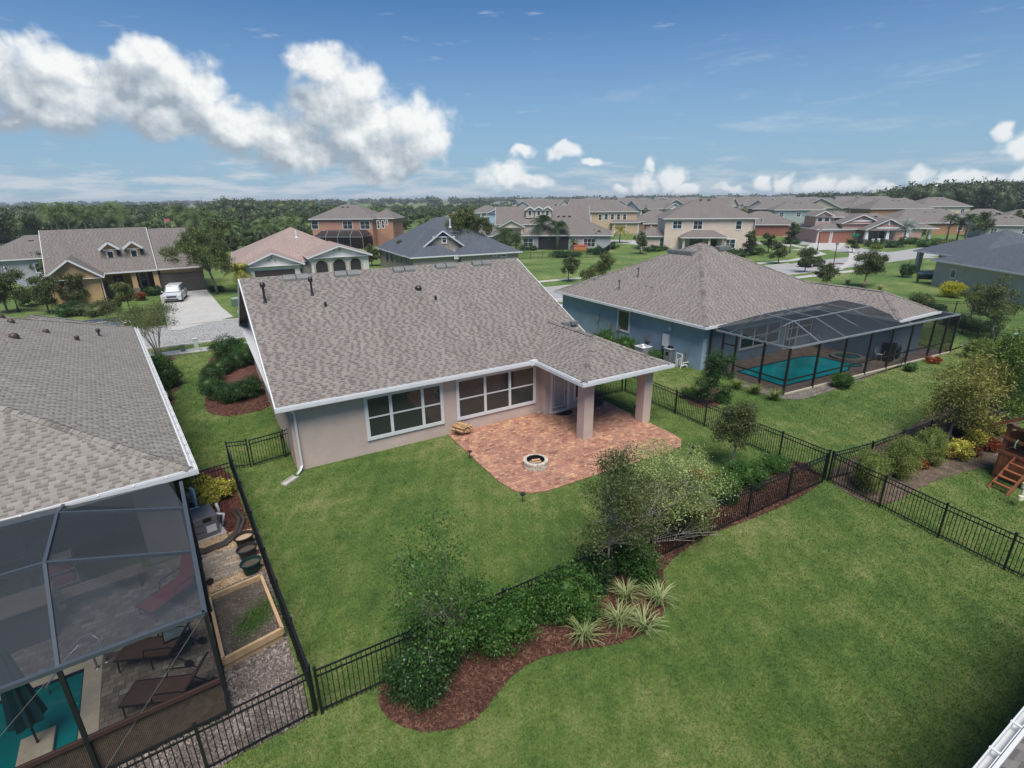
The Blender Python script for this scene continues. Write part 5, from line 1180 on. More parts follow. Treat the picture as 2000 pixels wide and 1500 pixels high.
# loungers
def lounger(label, px, py, rz, fab, frame, back=55, grp='lounge chairs by the left pool', L=1.95):
    o = G(px, py); r = thing('lounge_chair', label, 'lounge chair', (o.x, o.y, .06), rz, grp)
    s = math.sin(R(back)); c = math.cos(R(back)); bl = .75
    m_ = MB(); m_.hexa([(0, -.3, .32), (1.2, -.3, .36), (1.2, .3, .36), (0, .3, .32), (0, -.3, .345), (1.2, -.3, .385), (1.2, .3, .385), (0, .3, .345)]); m_.build('seat', fab, r)
    m_ = MB(); e = (1.2+bl*c, .36+bl*s); m_.hexa([(1.2, -.3, .36), (e[0], -.3, e[1]), (e[0], .3, e[1]), (1.2, .3, .36), (1.18, -.3, .385), (e[0]-.03, -.3, e[1]+.02), (e[0]-.03, .3, e[1]+.02), (1.18, .3, .385)]); m_.build('backrest', fab, r)
    m_ = MB()
    for y in (-.32, .32):
        m_.tube([(0, y, .33), (1.2, y, .37), (e[0], y, e[1])], .018, 6); m_.tube([(.65, y, .36), (.7, y, .58), (1.25, y, .6), (1.35, y, .55)], .016, 6)
    m_.tube([(1.15, -.3, .36), (1.6, -.3, .1)], .015, 6); m_.tube([(1.15, .3, .36), (1.6, .3, .1)], .015, 6); m_.tube([(e[0], -.32, e[1]), (e[0], .32, e[1])], .018, 6); m_.tube([(0, -.32, .33), (0, .32, .33)], .018, 6); m_.build('frame', frame, r)
    for x in (.08, .8):
        for y in (-.32, .32): MB().tube([(x, y, .34), (x-.02, y, 0)], .017, 6).build('leg', frame, r)
    for y in (-.34, .34): MB().tube([(1.6, y-.02, .1), (1.6, y+.02, .1)], .1, 12).build('wheel', frame, r)
    return r
BRN = paint((.085, .05, .04), .8); REDF = paint((.22, .02, .02), .8)
lounger('brown sling lounge chair nearer the side table, facing the pool', 246, 1296, R(-24), BRN, BLACK)
lounger('brown sling lounge chair just behind the bamboo screen', 258, 1382, R(-24), BRN, BLACK)
lounger('red lounge chair under the screen roof near the cage wall', 287, 1215, R(36), REDF, BLACK, back=68)
t = thing('side_table', 'small black glass topped side table beside the brown lounge chair', 'side table', tuple(G(352,1262)+Vector((0, 0, .06))), R(8)); MB().box(-.26, -.24, .40, .26, .24, .425).build('tabletop', glassm((.10, .13, .13), .1), t)
for x in (-.24, .24):
    for y in (-.22, .22): MB().box(x-.015, y-.015, 0, x+.015, y+.015, .41).build('leg', BLACK, t)
m_ = MB(); m_.bar((-.27, -.25, .41), (.27, -.25, .41), .03); m_.bar((-.27, .25, .41), (.27, .25, .41), .03); m_.bar((-.27, -.25, .41), (-.27, .25, .41), .03); m_.bar((.27, -.25, .41), (.27, .25, .41), .03); m_.build('rim', BLACK, t)
# tool cart with red buckets
t = thing('tool_cart', 'wheeled metal cart holding red bins under the left screen roof', 'cart', tuple(G(140,1170)+Vector((0, 0, .06))), R(10))
m_ = MB()
for x in (-.3, .3):
    for y in (-.22, .22): m_.tube([(x, y, .08), (x, y, 1.35)], .014, 6)
for z in (.12, .55, .95, 1.3): m_.box(-.3, -.22, z, .3, .22, z+.02)
m_.build('rack', GALV, t)
for z in (.57, .97): MB().box(-.26, -.2, z, .22, .2, z+.26).build('bin', REDF, t, bevel=.02)
MB().lathe((0, -.02), [(.14, .14), (.18, .48), (.2, .5), (.17, .48), (.13, .16)], 14).build('bucket', REDF, t)
for x in (-.28, .28): MB().tube([(x, -.26, .06), (x, -.2, .06)], .06, 10).build('wheel', paint((.3, .3, .3)), t)
t = thing('bar_counter', 'dark outdoor counter with beige top against the left house wall', 'counter', tuple(lhl(-6.2, -1.0, .06)), LA); MB().box(-2.6, -.4, 0, 2.6, .4, 1.0).build('cabinet', paint((.05, .048, .05), .7), t); MB().box(-2.7, -.46, 1.0, 2.7, .46, 1.06).build('countertop', paint((.20, .165, .14), .6), t, bevel=.01)
t = thing('grill_shelf', 'slatted beige bench seat under the left lanai roof', 'bench', tuple(lhl(-2.6, -.3, .06)), LA)
for k in range(4): MB().box(-.9, -.25+k*.13, .42, .9, -.15+k*.13, .45).build('slat', paint((.24, .20, .17)), t)
for x in (-.8, .8): MB().box(x-.03, -.25, 0, x+.03, .25, .42).build('leg', BLACK, t)
for x in (-8.6, -3.9): 
    o_ = lhl(x, -.15, .06); c_ = thing('lanai_column', 'dark square lanai post, %s of the left neighbour' % ('outer' if x < -5 else 'inner'), 'post', tuple(o_), LA); MB().box(-.08, -.08, 0, .08, .08, 2.62).build('shaft', CAGEF, c_)

# ------------------------------------------------------------------ side yard equipment on the left
t = thing('pool_heater', 'grey pool heat pump box with white pipes behind the left enclosure', 'pool heater', tuple(G(420,1040)+Vector((-.35, .1, 0))), R(12))
MB().box(-.5, -.42, .06, .45, .42, .80).build('cabinet', paint((.15, .145, .15), .6), t, bevel=.04)
MB().box(-.6, -.5, 0, .6, .5, .06).build('pad', CONC, t); MB().box(.02, -.44, .62, .26, -.41, .76).build('display', BLACK, t); MB().box(.08, -.44, .22, .36, -.41, .46).build('label_plate', WHITE, t)
m_ = MB(); [m_.box(-.45, -.43, z, .0, -.415, z+.012) for z in (.3, .55)]; [m_.box(.452-.01, -.3, z, .46, .3, z+.02) for z in (.2, .3, .4, .5, .6)]; m_.build('louvre', BLACK, t)
m_ = MB(); m_.tube([(-.45, .62, .3), (-.45, .62, .62), (-.1, .66, .66), (.15, .66, .66), (.15, .62, .2)], .045, 8); m_.tube([(.1, .8, .1), (.12, .8, 1.25), (.05, .86, 1.35)], .05, 8); m_.tube([(.55, .2, .1), (.62, .15, .6), (.58, .15, .85)], .045, 8); m_.tube([(.6, -.05, .1), (.7, -.05, .5), (.5, .0, .55)], .045, 8); m_.build('pipe', WHITE, t, smooth=True)
t2 = thing('pool_pump', 'black pool pump with round filter basket beside the heater', 'pool pump', tuple(G(382,1005)), R(12))
m_ = MB(); m_.lathe((0, 0), [(.15, 0), (.17, .1), (.17, .5), (.15, .56)], 14); m_.build('tank', paint((.05, .05, .05), .5), t2, smooth=True); MB().lathe((0, 0), [(.14, .56), (.15, .6), (.13, .72), (.001, .73)], 14).build('lid', paint((.25, .24, .23), .4), t2); MB().box(-.14, -.14, .73, .14, .14, .83).build('motor_cap', paint((.22, .2, .18)), t2, bevel=.02)
bt_ = thing('tarp', 'crumpled bright blue tarp beside the pool pump', 'tarp', tuple(G(362,1025)), 0)
m_ = MB(); rr_ = np.random.RandomState(3)
for i in range(7): m_.lathe((rr_.uniform(-.06, .10), rr_.uniform(-.3, .3)), [(.16, 0), (.17+rr_.rand()*.06, .25), (.12, .5+rr_.rand()*.2), (.01, .66)], 7)
m_.build('cover', paint((.0, .14, .30), .5, 0, .3, 6.0), bt_, smooth=True)
hs = thing('hose', 'pair of thick dark foam covered hoses curving round the heater', 'hose', tuple(G(420,1060)), 0)
for k, off in enumerate((0, .16)):
    P_ = [G(x, y) for x, y in ((372,1078),(400,1078),(440,1062),(462,1042),(468,1018),(455,1003))]; m_ = MB(); cc_ = G(415, 1020)
    Q = []
    for p_ in P_: d_ = (p_-cc_).normalized(); q_ = p_+d_*off-hs.location; Q.append((q_.x, q_.y, .07))
    m_.tube(Q, .065, 8); m_.build('foam_pipe', paint((.055, .045, .04), .9), hs, smooth=True)
for k, (px, py, c_, lab) in enumerate(((481,1072,(.018, .014, .014), 'dark planter pot holding a flat stone, farthest of three by the fence'), (487,1096,(.02, .02, .02), 'black planter pot of soil, middle of three by the fence'), (495,1124,(.004, .035, .03), 'dark green planter pot, nearest the raised bed'))):
    t = thing('planter_pot', lab, 'planter', tuple(G(px, py)+Vector((0, .12, 0))), R(20), 'planter pots by the fence')
    MB().lathe((0, 0), [(.20, 0), (.27, .36), (.31, .38), (.31, .42), (.27, .42), (.25, .34)], 20, 1.0, .8).build('pot', paint(c_, .5), t, smooth=False)
    MB().lathe((0, 0), [(.255, .34), (.15, .37), (.001, .37)], 16, 1.0, .8).build('soil' if k else 'stone', SOIL if k else paint((.42, .31, .2), .8), t)
# raised bed
bd = thing('raised_bed', 'raised garden bed of pale timber with soil and a patch of green herbs', 'raised bed', tuple(G(480,1230)), 0)
c4_ = [G(408,1164,.38), G(509,1122,.38), G(551,1226,.38), G(436,1286,.38)]; c4_ = [c-bd.location for c in c4_]; c4_ = [Vector((c.x, c.y, 0)) for c in c4_]
for lv in (0, 1):
    for i in range(4):
        a = c4_[i]; c = c4_[(i+1) % 4]; cen = (c4_[0]+c4_[2])/2; m_ = MB(); z = .1+lv*.19; sh = .97 if lv == 0 else 1.0
        m_.bar(cen+(a-cen)*sh+Vector((0, 0, z)), cen+(c-cen)*sh+Vector((0, 0, z)), .075, .18); m_.build('timber', WOOD, bd)
m_ = MB(); m_.poly([(c.x*.97, c.y*.97, .24) for c in c4_][::-1]); m_.build('soil', SOIL, bd)
BEDQ = [c+bd.location for c in c4_]
hb = G(500,1205,.3)-bd.location; rs = np.random.RandomState(4)
n_ = 5200; P_ = np.stack([hb.x+.0+rs.normal(0, .24, n_), hb.y+rs.normal(0, .30, n_), np.abs(rs.normal(0, .05, n_))+.26], 1); P_[:, 0] += (P_[:, 1]-hb.y)*.5; V, F = leafquads(P_, .035, .014, rs); npmesh('herbs', V, F, leafm((.04, .09, .012), (.08, .17, .03), (.14, .26, .05)), bd)

# ------------------------------------------------------------------ patio things
fp = thing('fire_pit', 'round fire pit of pale cut stone on the brick patio', 'fire pit', tuple(G(1046,912)+Vector((0, 0, .045))), 0); FR = .50
STN = paint((.50, .45, .37), .9, 0, .3, 5.0, .7, 30.0); rs = np.random.RandomState(8)
for row in range(3):
    n_ = 16
    m_ = MB()
    for k in range(n_):
        a0 = 2*math.pi*(k+.5*(row % 2))/n_; a1 = a0+2*math.pi/n_*.93; ro = FR+rs.uniform(-.012, .012) if row < 2 else FR+.01; ri = FR-.15; z0 = row*.11 if row < 2 else .215; z1 = z0+(.105 if row < 2 else .09)
        P_ = [(r_*math.cos(a), r_*math.sin(a), z) for z in (z0, z1) for r_, a in ((ri, a0), (ro, a0), (ro, a1), (ri, a1))]; m_.hexa(P_)
    m_.build('stone_course', STN, fp, bevel=.008)
MB().lathe((0, 0), [(.37, .02), (.37, .315), (.34, .315), (.34, .02)], 24).build('steel_ring', BLACK, fp)
MB().lathe((0, 0), [(.35, .1), (.001, .1)], 20).build('ash_bed', paint((.05, .048, .045), .95), fp)
def logs(label, loc, lst, group=None, name='firewood', mat=None):
    t = thing(name, label, 'firewood', loc, 0, group)
    for (a, c, r_) in lst: MB().tube([a, c], [r_, r_*.92], 6).build('log', mat or paint((.42, .26, .13), .8, 0, .35, 6.0), t)
    return t
l0 = tuple(fp.location); logs('split logs laid inside the fire pit ring', (l0[0], l0[1], l0[2]), [((-.22, .02, .17), (.2, -.1, .19), .05), ((-.2, .12, .17), (.22, .02, .2), .05), ((-.15, .06, .26), (.18, -.04, .27), .045), ((-.24, -.1, .15), (-.05, -.18, .15), .04)], mat=paint((.50, .32, .18), .8, 0, .3, 6.0))
wl = G(905,850); rs = np.random.RandomState(2); L_ = []
for k in range(20): 
    x = rs.uniform(-.32, .30); z = .15+rs.rand()*.34*(1-abs(x)*1.2); L_.append(((x-.22+rs.normal()*.05, .12+rs.rand()*.12, z+.10), (x+.14+rs.normal()*.05, -.28+rs.rand()*.08, z), .04+rs.rand()*.018))
fw = logs('stack of split firewood on a low black rack by the tan wall', (wl.x, wl.y+.05, .045), L_)
m_ = MB(); m_.tube([(-.4, -.1, .4), (-.3, -.1, .06), (.3, -.1, .06), (.4, -.1, .4)], .014, 6); m_.tube([(-.4, .15, .4), (-.3, .15, .06), (.3, .15, .06), (.4, .15, .4)], .014, 6); m_.build('rack', BLACK, fw)
t = thing('doormat', 'black half round doormat in front of the patio door', 'doormat', (14.55, 20.0-.02, .05), 0); m_ = MB(); m_.prism([(.5*math.cos(a), -.42*math.sin(a)-.02) for a in np.linspace(0, math.pi, 14)][::-1], 0, .02); m_.build('mat', paint((.012, .012, .013), .95), t)
t = thing('brick', 'loose bricks stacked in the corner beside the patio door wall', 'brick', (13.35, 20.4, .045), R(15)); MB().box(-.16, -.1, 0, .1, .08, .07).build('brick_block', paint((.33, .2, .15), .9), t); MB().box(-.1, -.09, .072, .13, .05, .14).build('brick_block', paint((.42, .3, .24), .9), t)
t = thing('splash_block', 'grey concrete splash trough under the white downspout', 'splash block', (1.62, 20.0, 0), R(40)); m_ = MB(); m_.box(-.42, -.13, 0, .25, .13, .03); m_.box(-.42, -.15, 0, .25, -.12, .08); m_.box(-.42, .12, 0, .25, .15, .08); m_.build('trough', CONC, t)
# folded stroller-like pressure washer by the window
t = thing('pressure_washer', 'black wheeled pressure washer parked by the small patio window', 'pressure washer', (16.55, 19.75, .045), R(-20))
m_ = MB(); m_.tube([(-.22, .1, .1), (-.2, .2, .95), (-.1, .22, 1.05), (.15, .22, 1.05), (.22, .2, .95), (.22, .1, .1)], .02, 6); m_.tube([(-.22, -.25, .1), (.22, -.25, .1)], .02, 6); m_.tube([(-.22, .1, .1), (-.22, -.28, .1)], .02, 6); m_.tube([(.22, .1, .1), (.22, -.28, .1)], .02, 6); m_.build('frame', BLACK, t)
MB().box(-.17, -.22, .18, .17, .12, .52).build('engine', paint((.03, .028, .03), .5), t, bevel=.04); MB().box(-.12, .1, .55, .12, .2, .8).build('tank', paint((.08, .06, .05), .5), t, bevel=.03)
m_ = MB(); m_.tube([(.1, .1, .6), (.3, 0, .5), (.28, -.2, .3), (.1, -.3, .2), (-.2, -.32, .15)], .018, 6); m_.build('hose', BLACK, t)
for x in (-.26, .26): MB().tube([(x-.03, .14, .15), (x+.03, .14, .15)], .15, 14).build('wheel', BLACK, t)
for k, (px, py, lab) in enumerate(((918,893,'by the left edge of the patio'), (1021,978,'at the rounded near corner of the patio'), (1239,802,'behind the far porch column'), (1352,884,'on the grass at the right of the patio'), (1640,1150,'') )):
    if not lab: continue
    o_ = G(px, py+4); t = thing('path_light', 'small black solar path light '+lab, 'path light', tuple(o_), 0, 'solar path lights round the patio')
    MB().cyl((0, 0), .012, 0, .3, 6).build('stake', BLACK, t); MB().lathe((0, 0), [(.035, .28), (.04, .34), (.10, .35), (.095, .375), (.001, .39)], 12).build('cap', DKMETAL, t)

# ------------------------------------------------------------------ right screened pool
DECKR = pavers([(.20, .15, .12), (.27, .21, .17), (.23, .18, .145), (.32, .26, .21)], .4, .22, (.10, .08, .065), 'tan_pavers')
sheet('pool_deck', [(26.1, 15.75), (43.0, 14.75), (43.2, 21.0), (26.1, 21.0)], .055, DECKR, thick=.05)
o_ = thing('screen_enclosure', 'black framed mansard insect screen enclosure behind the blue house', 'pool enclosure', (26.1, 15.7, 0), 0, 'screened pool cages')
def ce(mb, name, mat, parent=None, **k):
    ob = mb.build(name, mat, parent or o_, **k)
    if parent is None: ob.location = (-26.1, -15.7, 0)
    return ob
fl, fr_ = Vector((26.1, 15.7, 0)), Vector((43.1, 14.8, 0))
def fy(x): return 15.7-(x-26.1)*.9/17
ZM = 3.5; X0m, X1m = 28.6, 36.6; Y0m, Y1m = 17.3, 19.2; ZE = 2.65
SCR2 = screenm((.035, .040, .046), .62); SCR3 = screenm((.012, .014, .016), .45)
m_ = MB(); A = (26.1, fy(26.1), ZE); B = (37.6, fy(37.6), ZE); E1 = (X0m, Y0m, ZM); E2 = (X1m, Y0m, ZM); E3 = (X1m, Y1m, ZM+.1); E4 = (X0m, Y1m, ZM+.1); D1 = (26.1, 20.5, 2.9); D2 = (37.0, 20.5, 2.95)
m_.poly([A, B, E2, E1]); m_.poly([E1, E2, E3, E4]); m_.poly([E4, E3, D2, D1]); m_.poly([A, E1, E4, D1][::-1]); m_.poly([B, (37.2, 18, ZE+.2), D2, E3, E2]); m_.poly([B, (43.1, fy(43.1), ZE), (42.4, 16.6, ZE+.12), (37.2, 15.9, ZE+.1)]); ce(m_, 'screen_roof', SCR2)
m_ = MB(); m_.poly([(26.1, fy(26.1), .1), (43.1, fy(43.1), .1), (43.1, fy(43.1), ZE), A]); m_.poly([(26.1, fy(26.1), .1), (26.1, 20.8, .1), (26.1, 20.8, ZE), A]); m_.poly([(43.1, fy(43.1), .1), (43.1, 20.8, .1), (43.1, 20.8, ZE), (43.1, fy(43.1), ZE)]); ce(m_, 'screen_wall', SCR3)
CF = paint((.02, .018, .018), .4, .2, .1)
for x in (26.1, 28.55, 31.0, 33.4, 35.6, 37.7, 40.2, 41.8, 43.1): ce(MB().box(x-.05, fy(x)-.05, 0, x+.05, fy(x)+.05, ZE), 'post', CF)
for y in (17.2, 19.0, 19.9, 20.8): ce(MB().box(26.05, y-.05, 0, 26.15, y+.05, ZE), 'post', CF); ce(MB().box(43.05, y-.05, 0, 43.15, y+.05, ZE), 'post', CF)
m_ = MB(); m_.bar((26.1, fy(26.1), .85), (43.1, fy(43.1), .85), .05, .07); m_.bar((26.1, fy(26.1), .85), (26.1, 19, .85), .05, .07); m_.bar((26.1, 19, 2.0), (26.1, 19.9, 2.0), .05, .07); m_.bar((26.1, 19, 1), (26.1, 19.9, 1), .05, .07); ce(m_, 'chair_rail', CF)
m_ = MB(); m_.bar((26.1, fy(26.1), .07), (43.1, fy(43.1), .07), .08, .08); ce(m_, 'base_rail', COPE)
m_ = MB(); m_.bar(A, (43.15, fy(43.1), ZE), .09, .09); m_.bar(A, (26.1, 20.6, ZE), .09, .09); m_.bar((43.1, fy(43.1), ZE), (42.2, 17.4, ZE+.15), .07)
xs = [X0m+(X1m-X0m)*i/4 for i in range(4+1)]; fx_ = (28.5, 30.8, 33.1, 35.4)
m_.bar(E1, (28.5, fy(28.5), ZE), .06); m_.bar(E1, (26.1, 17.8, ZE), .06); m_.bar(E4, (26.1, 19.6, ZE), .05)
for i in (1, 2, 3): x = X0m+(X1m-X0m)*i/4; m_.bar((x, Y0m, ZM), (28.5+2.35*i, fy(30), ZE), .045); m_.bar((x, Y0m, ZM), (x, Y1m, ZM+.1), .05); m_.bar((x, Y1m, ZM+.1), (x, 20.5, 2.92), .05)
m_.bar(E2, (37.6, fy(37.6), ZE), .06); m_.bar(E1, E2, .06); m_.bar(E4, E3, .05); m_.bar(E1, E4, .05); m_.bar(E2, E3, .05); m_.bar(E3, D2, .05); ce(m_, 'roof_bar', paint((.24, .26, .28), .4, .2))
PP = [(27.3, 16.5), (33.3, 16.15), (34.0, 16.5), (34.9, 16.2), (35.1, 16.7), (34.6, 17.3), (34.6, 18.9), (33.8, 19.35), (27.4, 19.6)]
pp = thing('swimming_pool', 'bright teal swimming pool with curved steps in the right screen enclosure', 'swimming pool', (31, 18, 0))
m_ = MB(); m_.poly([(x-31, y-18, .07) for x, y in PP]); m_.build('water', waterm((.0, .42, .45), 4.0, .06), pp)
m_ = MB()
for i in range(len(PP)): a = PP[i]; c = PP[(i+1) % len(PP)]; m_.bar((a[0]-31, a[1]-18, .075), (c[0]-31, c[1]-18, .075), .10, .05)
m_.build('coping', paint((.02, .06, .10), .4, 0, .5, 12.0), pp)
m_ = MB()
for k, r_ in enumerate((1.0, 1.5, 2.0)): m_.tube([(34.5-31-r_*math.cos(a), 19.2-18-r_*math.sin(a), .072) for a in np.linspace(.05, 1.45, 10)], .02, 4)
m_.build('step_edge', paint((.03, .30, .30), .5), pp)
sp_ = thing('spa', 'round raised spa at the far corner of the right pool', 'spa', (35.9, 17.7, .05)); MB().lathe((0, 0), [(1.0, 0), (1.0, .16), (.75, .17), (.74, .1)], 22).build('rim', paint((.28, .23, .19), .8, 0, .25, 6.0), sp_); MB().lathe((0, 0), [(.76, .11), (.001, .11)], 20).build('water', waterm((.02, .15, .14), 5, .1), sp_)
WIRON = paint((.62, .62, .62), .4)
def iron_chair(label, x, y, rz, m=WIRON):
    t = thing('garden_chair', label, 'chair', (x, y, .055), rz, 'furniture of the right pool deck')
    MB().lathe((0, 0), [(.001, .43), (.21, .43), (.22, .45), (.001, .46)], 12).build('seat', m, t)
    for a in (.8, 2.3, 3.9, 5.4): MB().tube([(.18*math.cos(a), .18*math.sin(a), .43), (.22*math.cos(a), .22*math.sin(a), .2), (.26*math.cos(a), .26*math.sin(a), 0)], .014, 5).build('leg', m, t)
    m_ = MB(); m_.tube([(-.2, .15, .44), (-.25, .24, .75), (-.12, .26, .9), (0, .26, .95), (.12, .26, .9), (.25, .24, .75), (.2, .15, .44)], .014, 5)
    for k in range(-3, 4): m_.tube([(k*.055, .2, .46), (k*.06, .26, .9-abs(k)*.03)], .008, 4)
    for z in (.55, .65, .75): m_.tube([(-.22, .22, z), (0, .25, z+.04), (.22, .22, z)], .008, 4)
    m_.build('backrest', m, t); m_ = MB(); [m_.tube([(s*.24, .2, .68), (s*.28, -.05, .66), (s*.2, -.12, .45)], .012, 5) for s in (-1, 1)]; m_.build('armrest', m, t); return t
q = G(1714,706); iron_chair('white wrought iron chair standing by the spa', q.x, q.y, R(-60)); q = G(1598,680); iron_chair('white iron chair beside the round white table by the blue wall', q.x, q.y, R(80))
t = thing('garden_table', 'round white iron table by the blue house wall', 'table', tuple(G(1620,680)), 0); MB().cyl((0, 0), .4, .70, .73, 20).build('tabletop', WIRON, t)
for a in (.5, 2.1, 3.7, 5.2): MB().tube([(.3*math.cos(a), .3*math.sin(a), .7), (.2*math.cos(a), .2*math.sin(a), .4), (.32*math.cos(a), .32*math.sin(a), 0)], .016, 5).build('leg', WIRON, t)
t = thing('grill', 'dark kettle barbecue with rounded steel lid under the right screen', 'barbecue', tuple(G(1745,700)), R(10)); MB().box(-.3, -.25, .1, .3, .25, .8).build('cabinet', BLACK, t); m_ = MB(); m_.tube([(-.32, 0, .85), (.32, 0, .85)], .24, 12); m_.build('lid', GALV, t); MB().box(.32, -.22, .78, .65, .22, .82).build('side_shelf', DKMETAL, t); m_ = MB(); m_.tube([(-.3, -.28, .9), (.3, -.28, .9)], .015, 6); m_.build('handle', GALV, t)
t = thing('storage_box', 'tall dark cabinet beside the barbecue under the right screen', 'cabinet', tuple(G(1730,706)), 0); MB().box(-.3, -.3, 0, .3, .3, 1.25).build('cabinet', BLACK, t, bevel=.02); MB().box(-.02, -.32, .2, .02, -.3, 1.1).build('handle', DKMETAL, t)
t = thing('bicycle', 'dark bicycle standing on the right pool deck', 'bicycle', tuple(G(1760,715)), R(20))
for x in (-.5, .5):
    m_ = MB(); m_.tube([(x+.33*math.cos(a), 0, .34+.33*math.sin(a)) for a in np.linspace(0, 2*math.pi, 19)], .014, 4); m_.build('wheel', DKMETAL, t)
m_ = MB(); [m_.tube(p_, .014, 5) for p_ in ([(-.5, 0, .34), (-.1, 0, .34), (.35, 0, .8), (-.2, 0, .82), (-.5, 0, .34)], [(-.1, 0, .34), (-.22, 0, .95)], [(.5, 0, .34), (.35, 0, .95)])]; m_.build('frame', DKMETAL, t); MB().box(-.34, -.06, .94, -.12, .06, .99).build('saddle', BLACK, t); MB().tube([(.3, -.25, 1.0), (.36, 0, .97), (.3, .25, 1.0)], .013, 5).build('handlebar', BLACK, t)
# pool equipment and air conditioner beside the blue house
t = thing('air_conditioner', 'round topped white air conditioner beside the blue wall', 'air conditioner', tuple(G(1255,697)), 0); MB().box(-.42, -.42, 0, .42, .42, .72).build('cabinet', paint((.2, .21, .22), .5, 0, .2), t, bevel=.04); MB().box(-.44, -.44, .72, .44, .44, .77).build('top', paint((.55, .56, .57), .5), t, bevel=.02); m_ = MB(); [m_.tube([(r_*math.cos(a), r_*math.sin(a), .78) for a in np.linspace(0, 6.3, 17)], .01, 4) for r_ in (.12, .2, .28, .36)]; m_.build('fan_guard', GALV, t)
t = thing('pool_heater', 'grey pool heater with black cap by the blue wall', 'pool heater', tuple(G(1308,705)), 0); MB().box(-.32, -.3, 0, .32, .3, .85).build('cabinet', paint((.20, .20, .21), .5), t, bevel=.03); MB().box(-.35, -.34, .85, .35, .34, .9).build('top', paint((.45, .46, .47)), t, bevel=.02); MB().lathe((.0, 0), [(.2, .9), (.22, .95), (.2, 1.02), (.001, 1.03)], 12).build('cap', BLACK, t); MB().box(-.34, -.12, .45, -.315, .1, .68).build('display', BLACK, t)
t = thing('pool_pump', 'tangle of white pool pipes and pumps by the blue wall', 'pool pump', tuple(G(1335,715)), 0)
m_ = MB(); rs = np.random.RandomState(6)
for (a, c, d) in (((-.5, .1), (-.2, .2), .5), ((-.3, -.2), (.3, -.25), .3), ((0, .3), (.5, .1), .45), ((-.6, -.3), (-.1, -.35), .2), ((.3, .1), (.9, -.1), .3), ((.6, -.3), (1.1, -.3), .2), ((-.45, .25), (-.45, -.2), .9)):
    m_.tube([(a[0], a[1], .03), (a[0], a[1], d), (c[0], c[1], d), (c[0], c[1], .03)], .04, 6)
m_.build('pipe', WHITE, t)
for (x, y) in ((-.15, -.1), (.25, .0), (.75, -.15)): MB().tube([(x, y, .18), (x+.3, y-.05, .18)], .11, 10).build('motor', BLACK, t)
MB().lathe((.2, .25), [(.16, 0), (.17, .55), (.12, .66), (.06, .7), (.001, .72)], 14).build('filter', paint((.30, .29, .27), .5), t)

# ------------------------------------------------------------------ street things
def car(label, loc, rz, col, suv=True, s=1.0):
    t = thing('parked_car', label, 'car', loc, rz)
    bodym = paint(col, .25, .3, .04); L, Wd = (4.2, 1.75) if suv else (4.7, 1.8); hb = .95 if suv else .88; ht = 1.65 if suv else 1.42
    prof = [(-L/2, .45), (-L/2+.05, .82 if suv else .75), (-L/2+.9, hb), (-L/2+1.05, hb+.02), (L/2-.25, hb+.03), (L/2, .8), (L/2, .4)]
    b_ = MB(); n = len(prof)
    for sgn in (-1, 1):
        pass
    ys = [(-Wd/2, 0), (-Wd/2+.06, 1), (Wd/2-.06, 1), (Wd/2, 0)]
    A = [(x, -Wd/2, z) for x, z in prof]+[(L/2, -Wd/2, .25), (-L/2, -Wd/2, .25)]; B = [(x, Wd/2, z) for x, z, in prof]+[(L/2, Wd/2, .25), (-L/2, Wd/2, .25)]
    b_.poly(A); b_.poly(B[::-1]); k = len(A)
    for i in range(k): b_.poly([A[i], B[i], B[(i+1) % k], A[(i+1) % k]][::-1])
    b_.build('body', bodym, t, bevel=.05)
    x0, x1, x2, x3 = (-L/2+.95, -L/2+1.6, L/2-.45, L/2-.1) if suv else (-L/2+1.2, -L/2+1.95, L/2-1.5, L/2-.7)
    c_ = MB(); c_.hexa([(x0, -Wd/2+.05, hb), (x3, -Wd/2+.05, hb), (x3, Wd/2-.05, hb), (x0, Wd/2-.05, hb), (x1, -Wd/2+.22, ht-.04), (x2, -Wd/2+.22, ht-.04), (x2, Wd/2-.22, ht-.04), (x1, Wd/2-.22, ht-.04)]); c_.build('windows', glassm((.02, .025, .028), .05) if not suv else glassm((.10, .12, .13), .05), t, bevel=.04)
    MB().hexa([(x1-.05, -Wd/2+.2, ht-.06), (x2+.05, -Wd/2+.2, ht-.06), (x2+.05, Wd/2-.2, ht-.06), (x1-.05, Wd/2-.2, ht-.06), (x1+.05, -Wd/2+.26, ht), (x2-.05, -Wd/2+.26, ht), (x2-.05, Wd/2-.26, ht), (x1+.05, Wd/2-.26, ht)]).build('roof', bodym, t, bevel=.03)
    for sx in (-L/2+.8, L/2-.8):
        for sy in (-1, 1):
            w_ = MB().tube([(sx, sy*(Wd/2-.2), .33), (sx, sy*(Wd/2+.02), .33)], .33, 16).build('wheel', BLACK, t); MB().tube([(sx, sy*(Wd/2+.02), .33), (sx, sy*(Wd/2+.03), .33)], .2, 12).build('rim', GALV, w_)
    for sy in (-1, 1):
        MB().box(-L/2-.02, sy*.72-.18, .62, -L/2+.12, sy*.72+.18, .78).build('headlight', paint((.6, .6, .6), .2), t, bevel=.02); MB().box(x1-.55, sy*(Wd/2+.1)-.08, hb+.02, x1-.4, sy*(Wd/2+.1)+.08, hb+.17).build('side_mirror', bodym, t, bevel=.02)
    MB().box(-L/2-.02, -.45, .55, -L/2+.05, .45, .70).build('grille', BLACK, t); MB().box(-L/2-.03, -.6, .3, -L/2+.05, .6, .42).build('bumper', BLACK, t)
    return t
q = G(344,590); sv = car('silver compact suv parked nose out on the pale driveway of the yellow house', (q.x, q.y+1.6, .04), R(82), (.62, .63, .64))
MB().poly([(-1.14, -.62, 1.0), (-1.14, .62, 1.0), (-.62, .55, 1.5), (-.62, -.55, 1.5)][::-1]).build('windscreen_sunshade', paint((.62, .64, .66), .4), sv).location = (-.04, 0, .03)
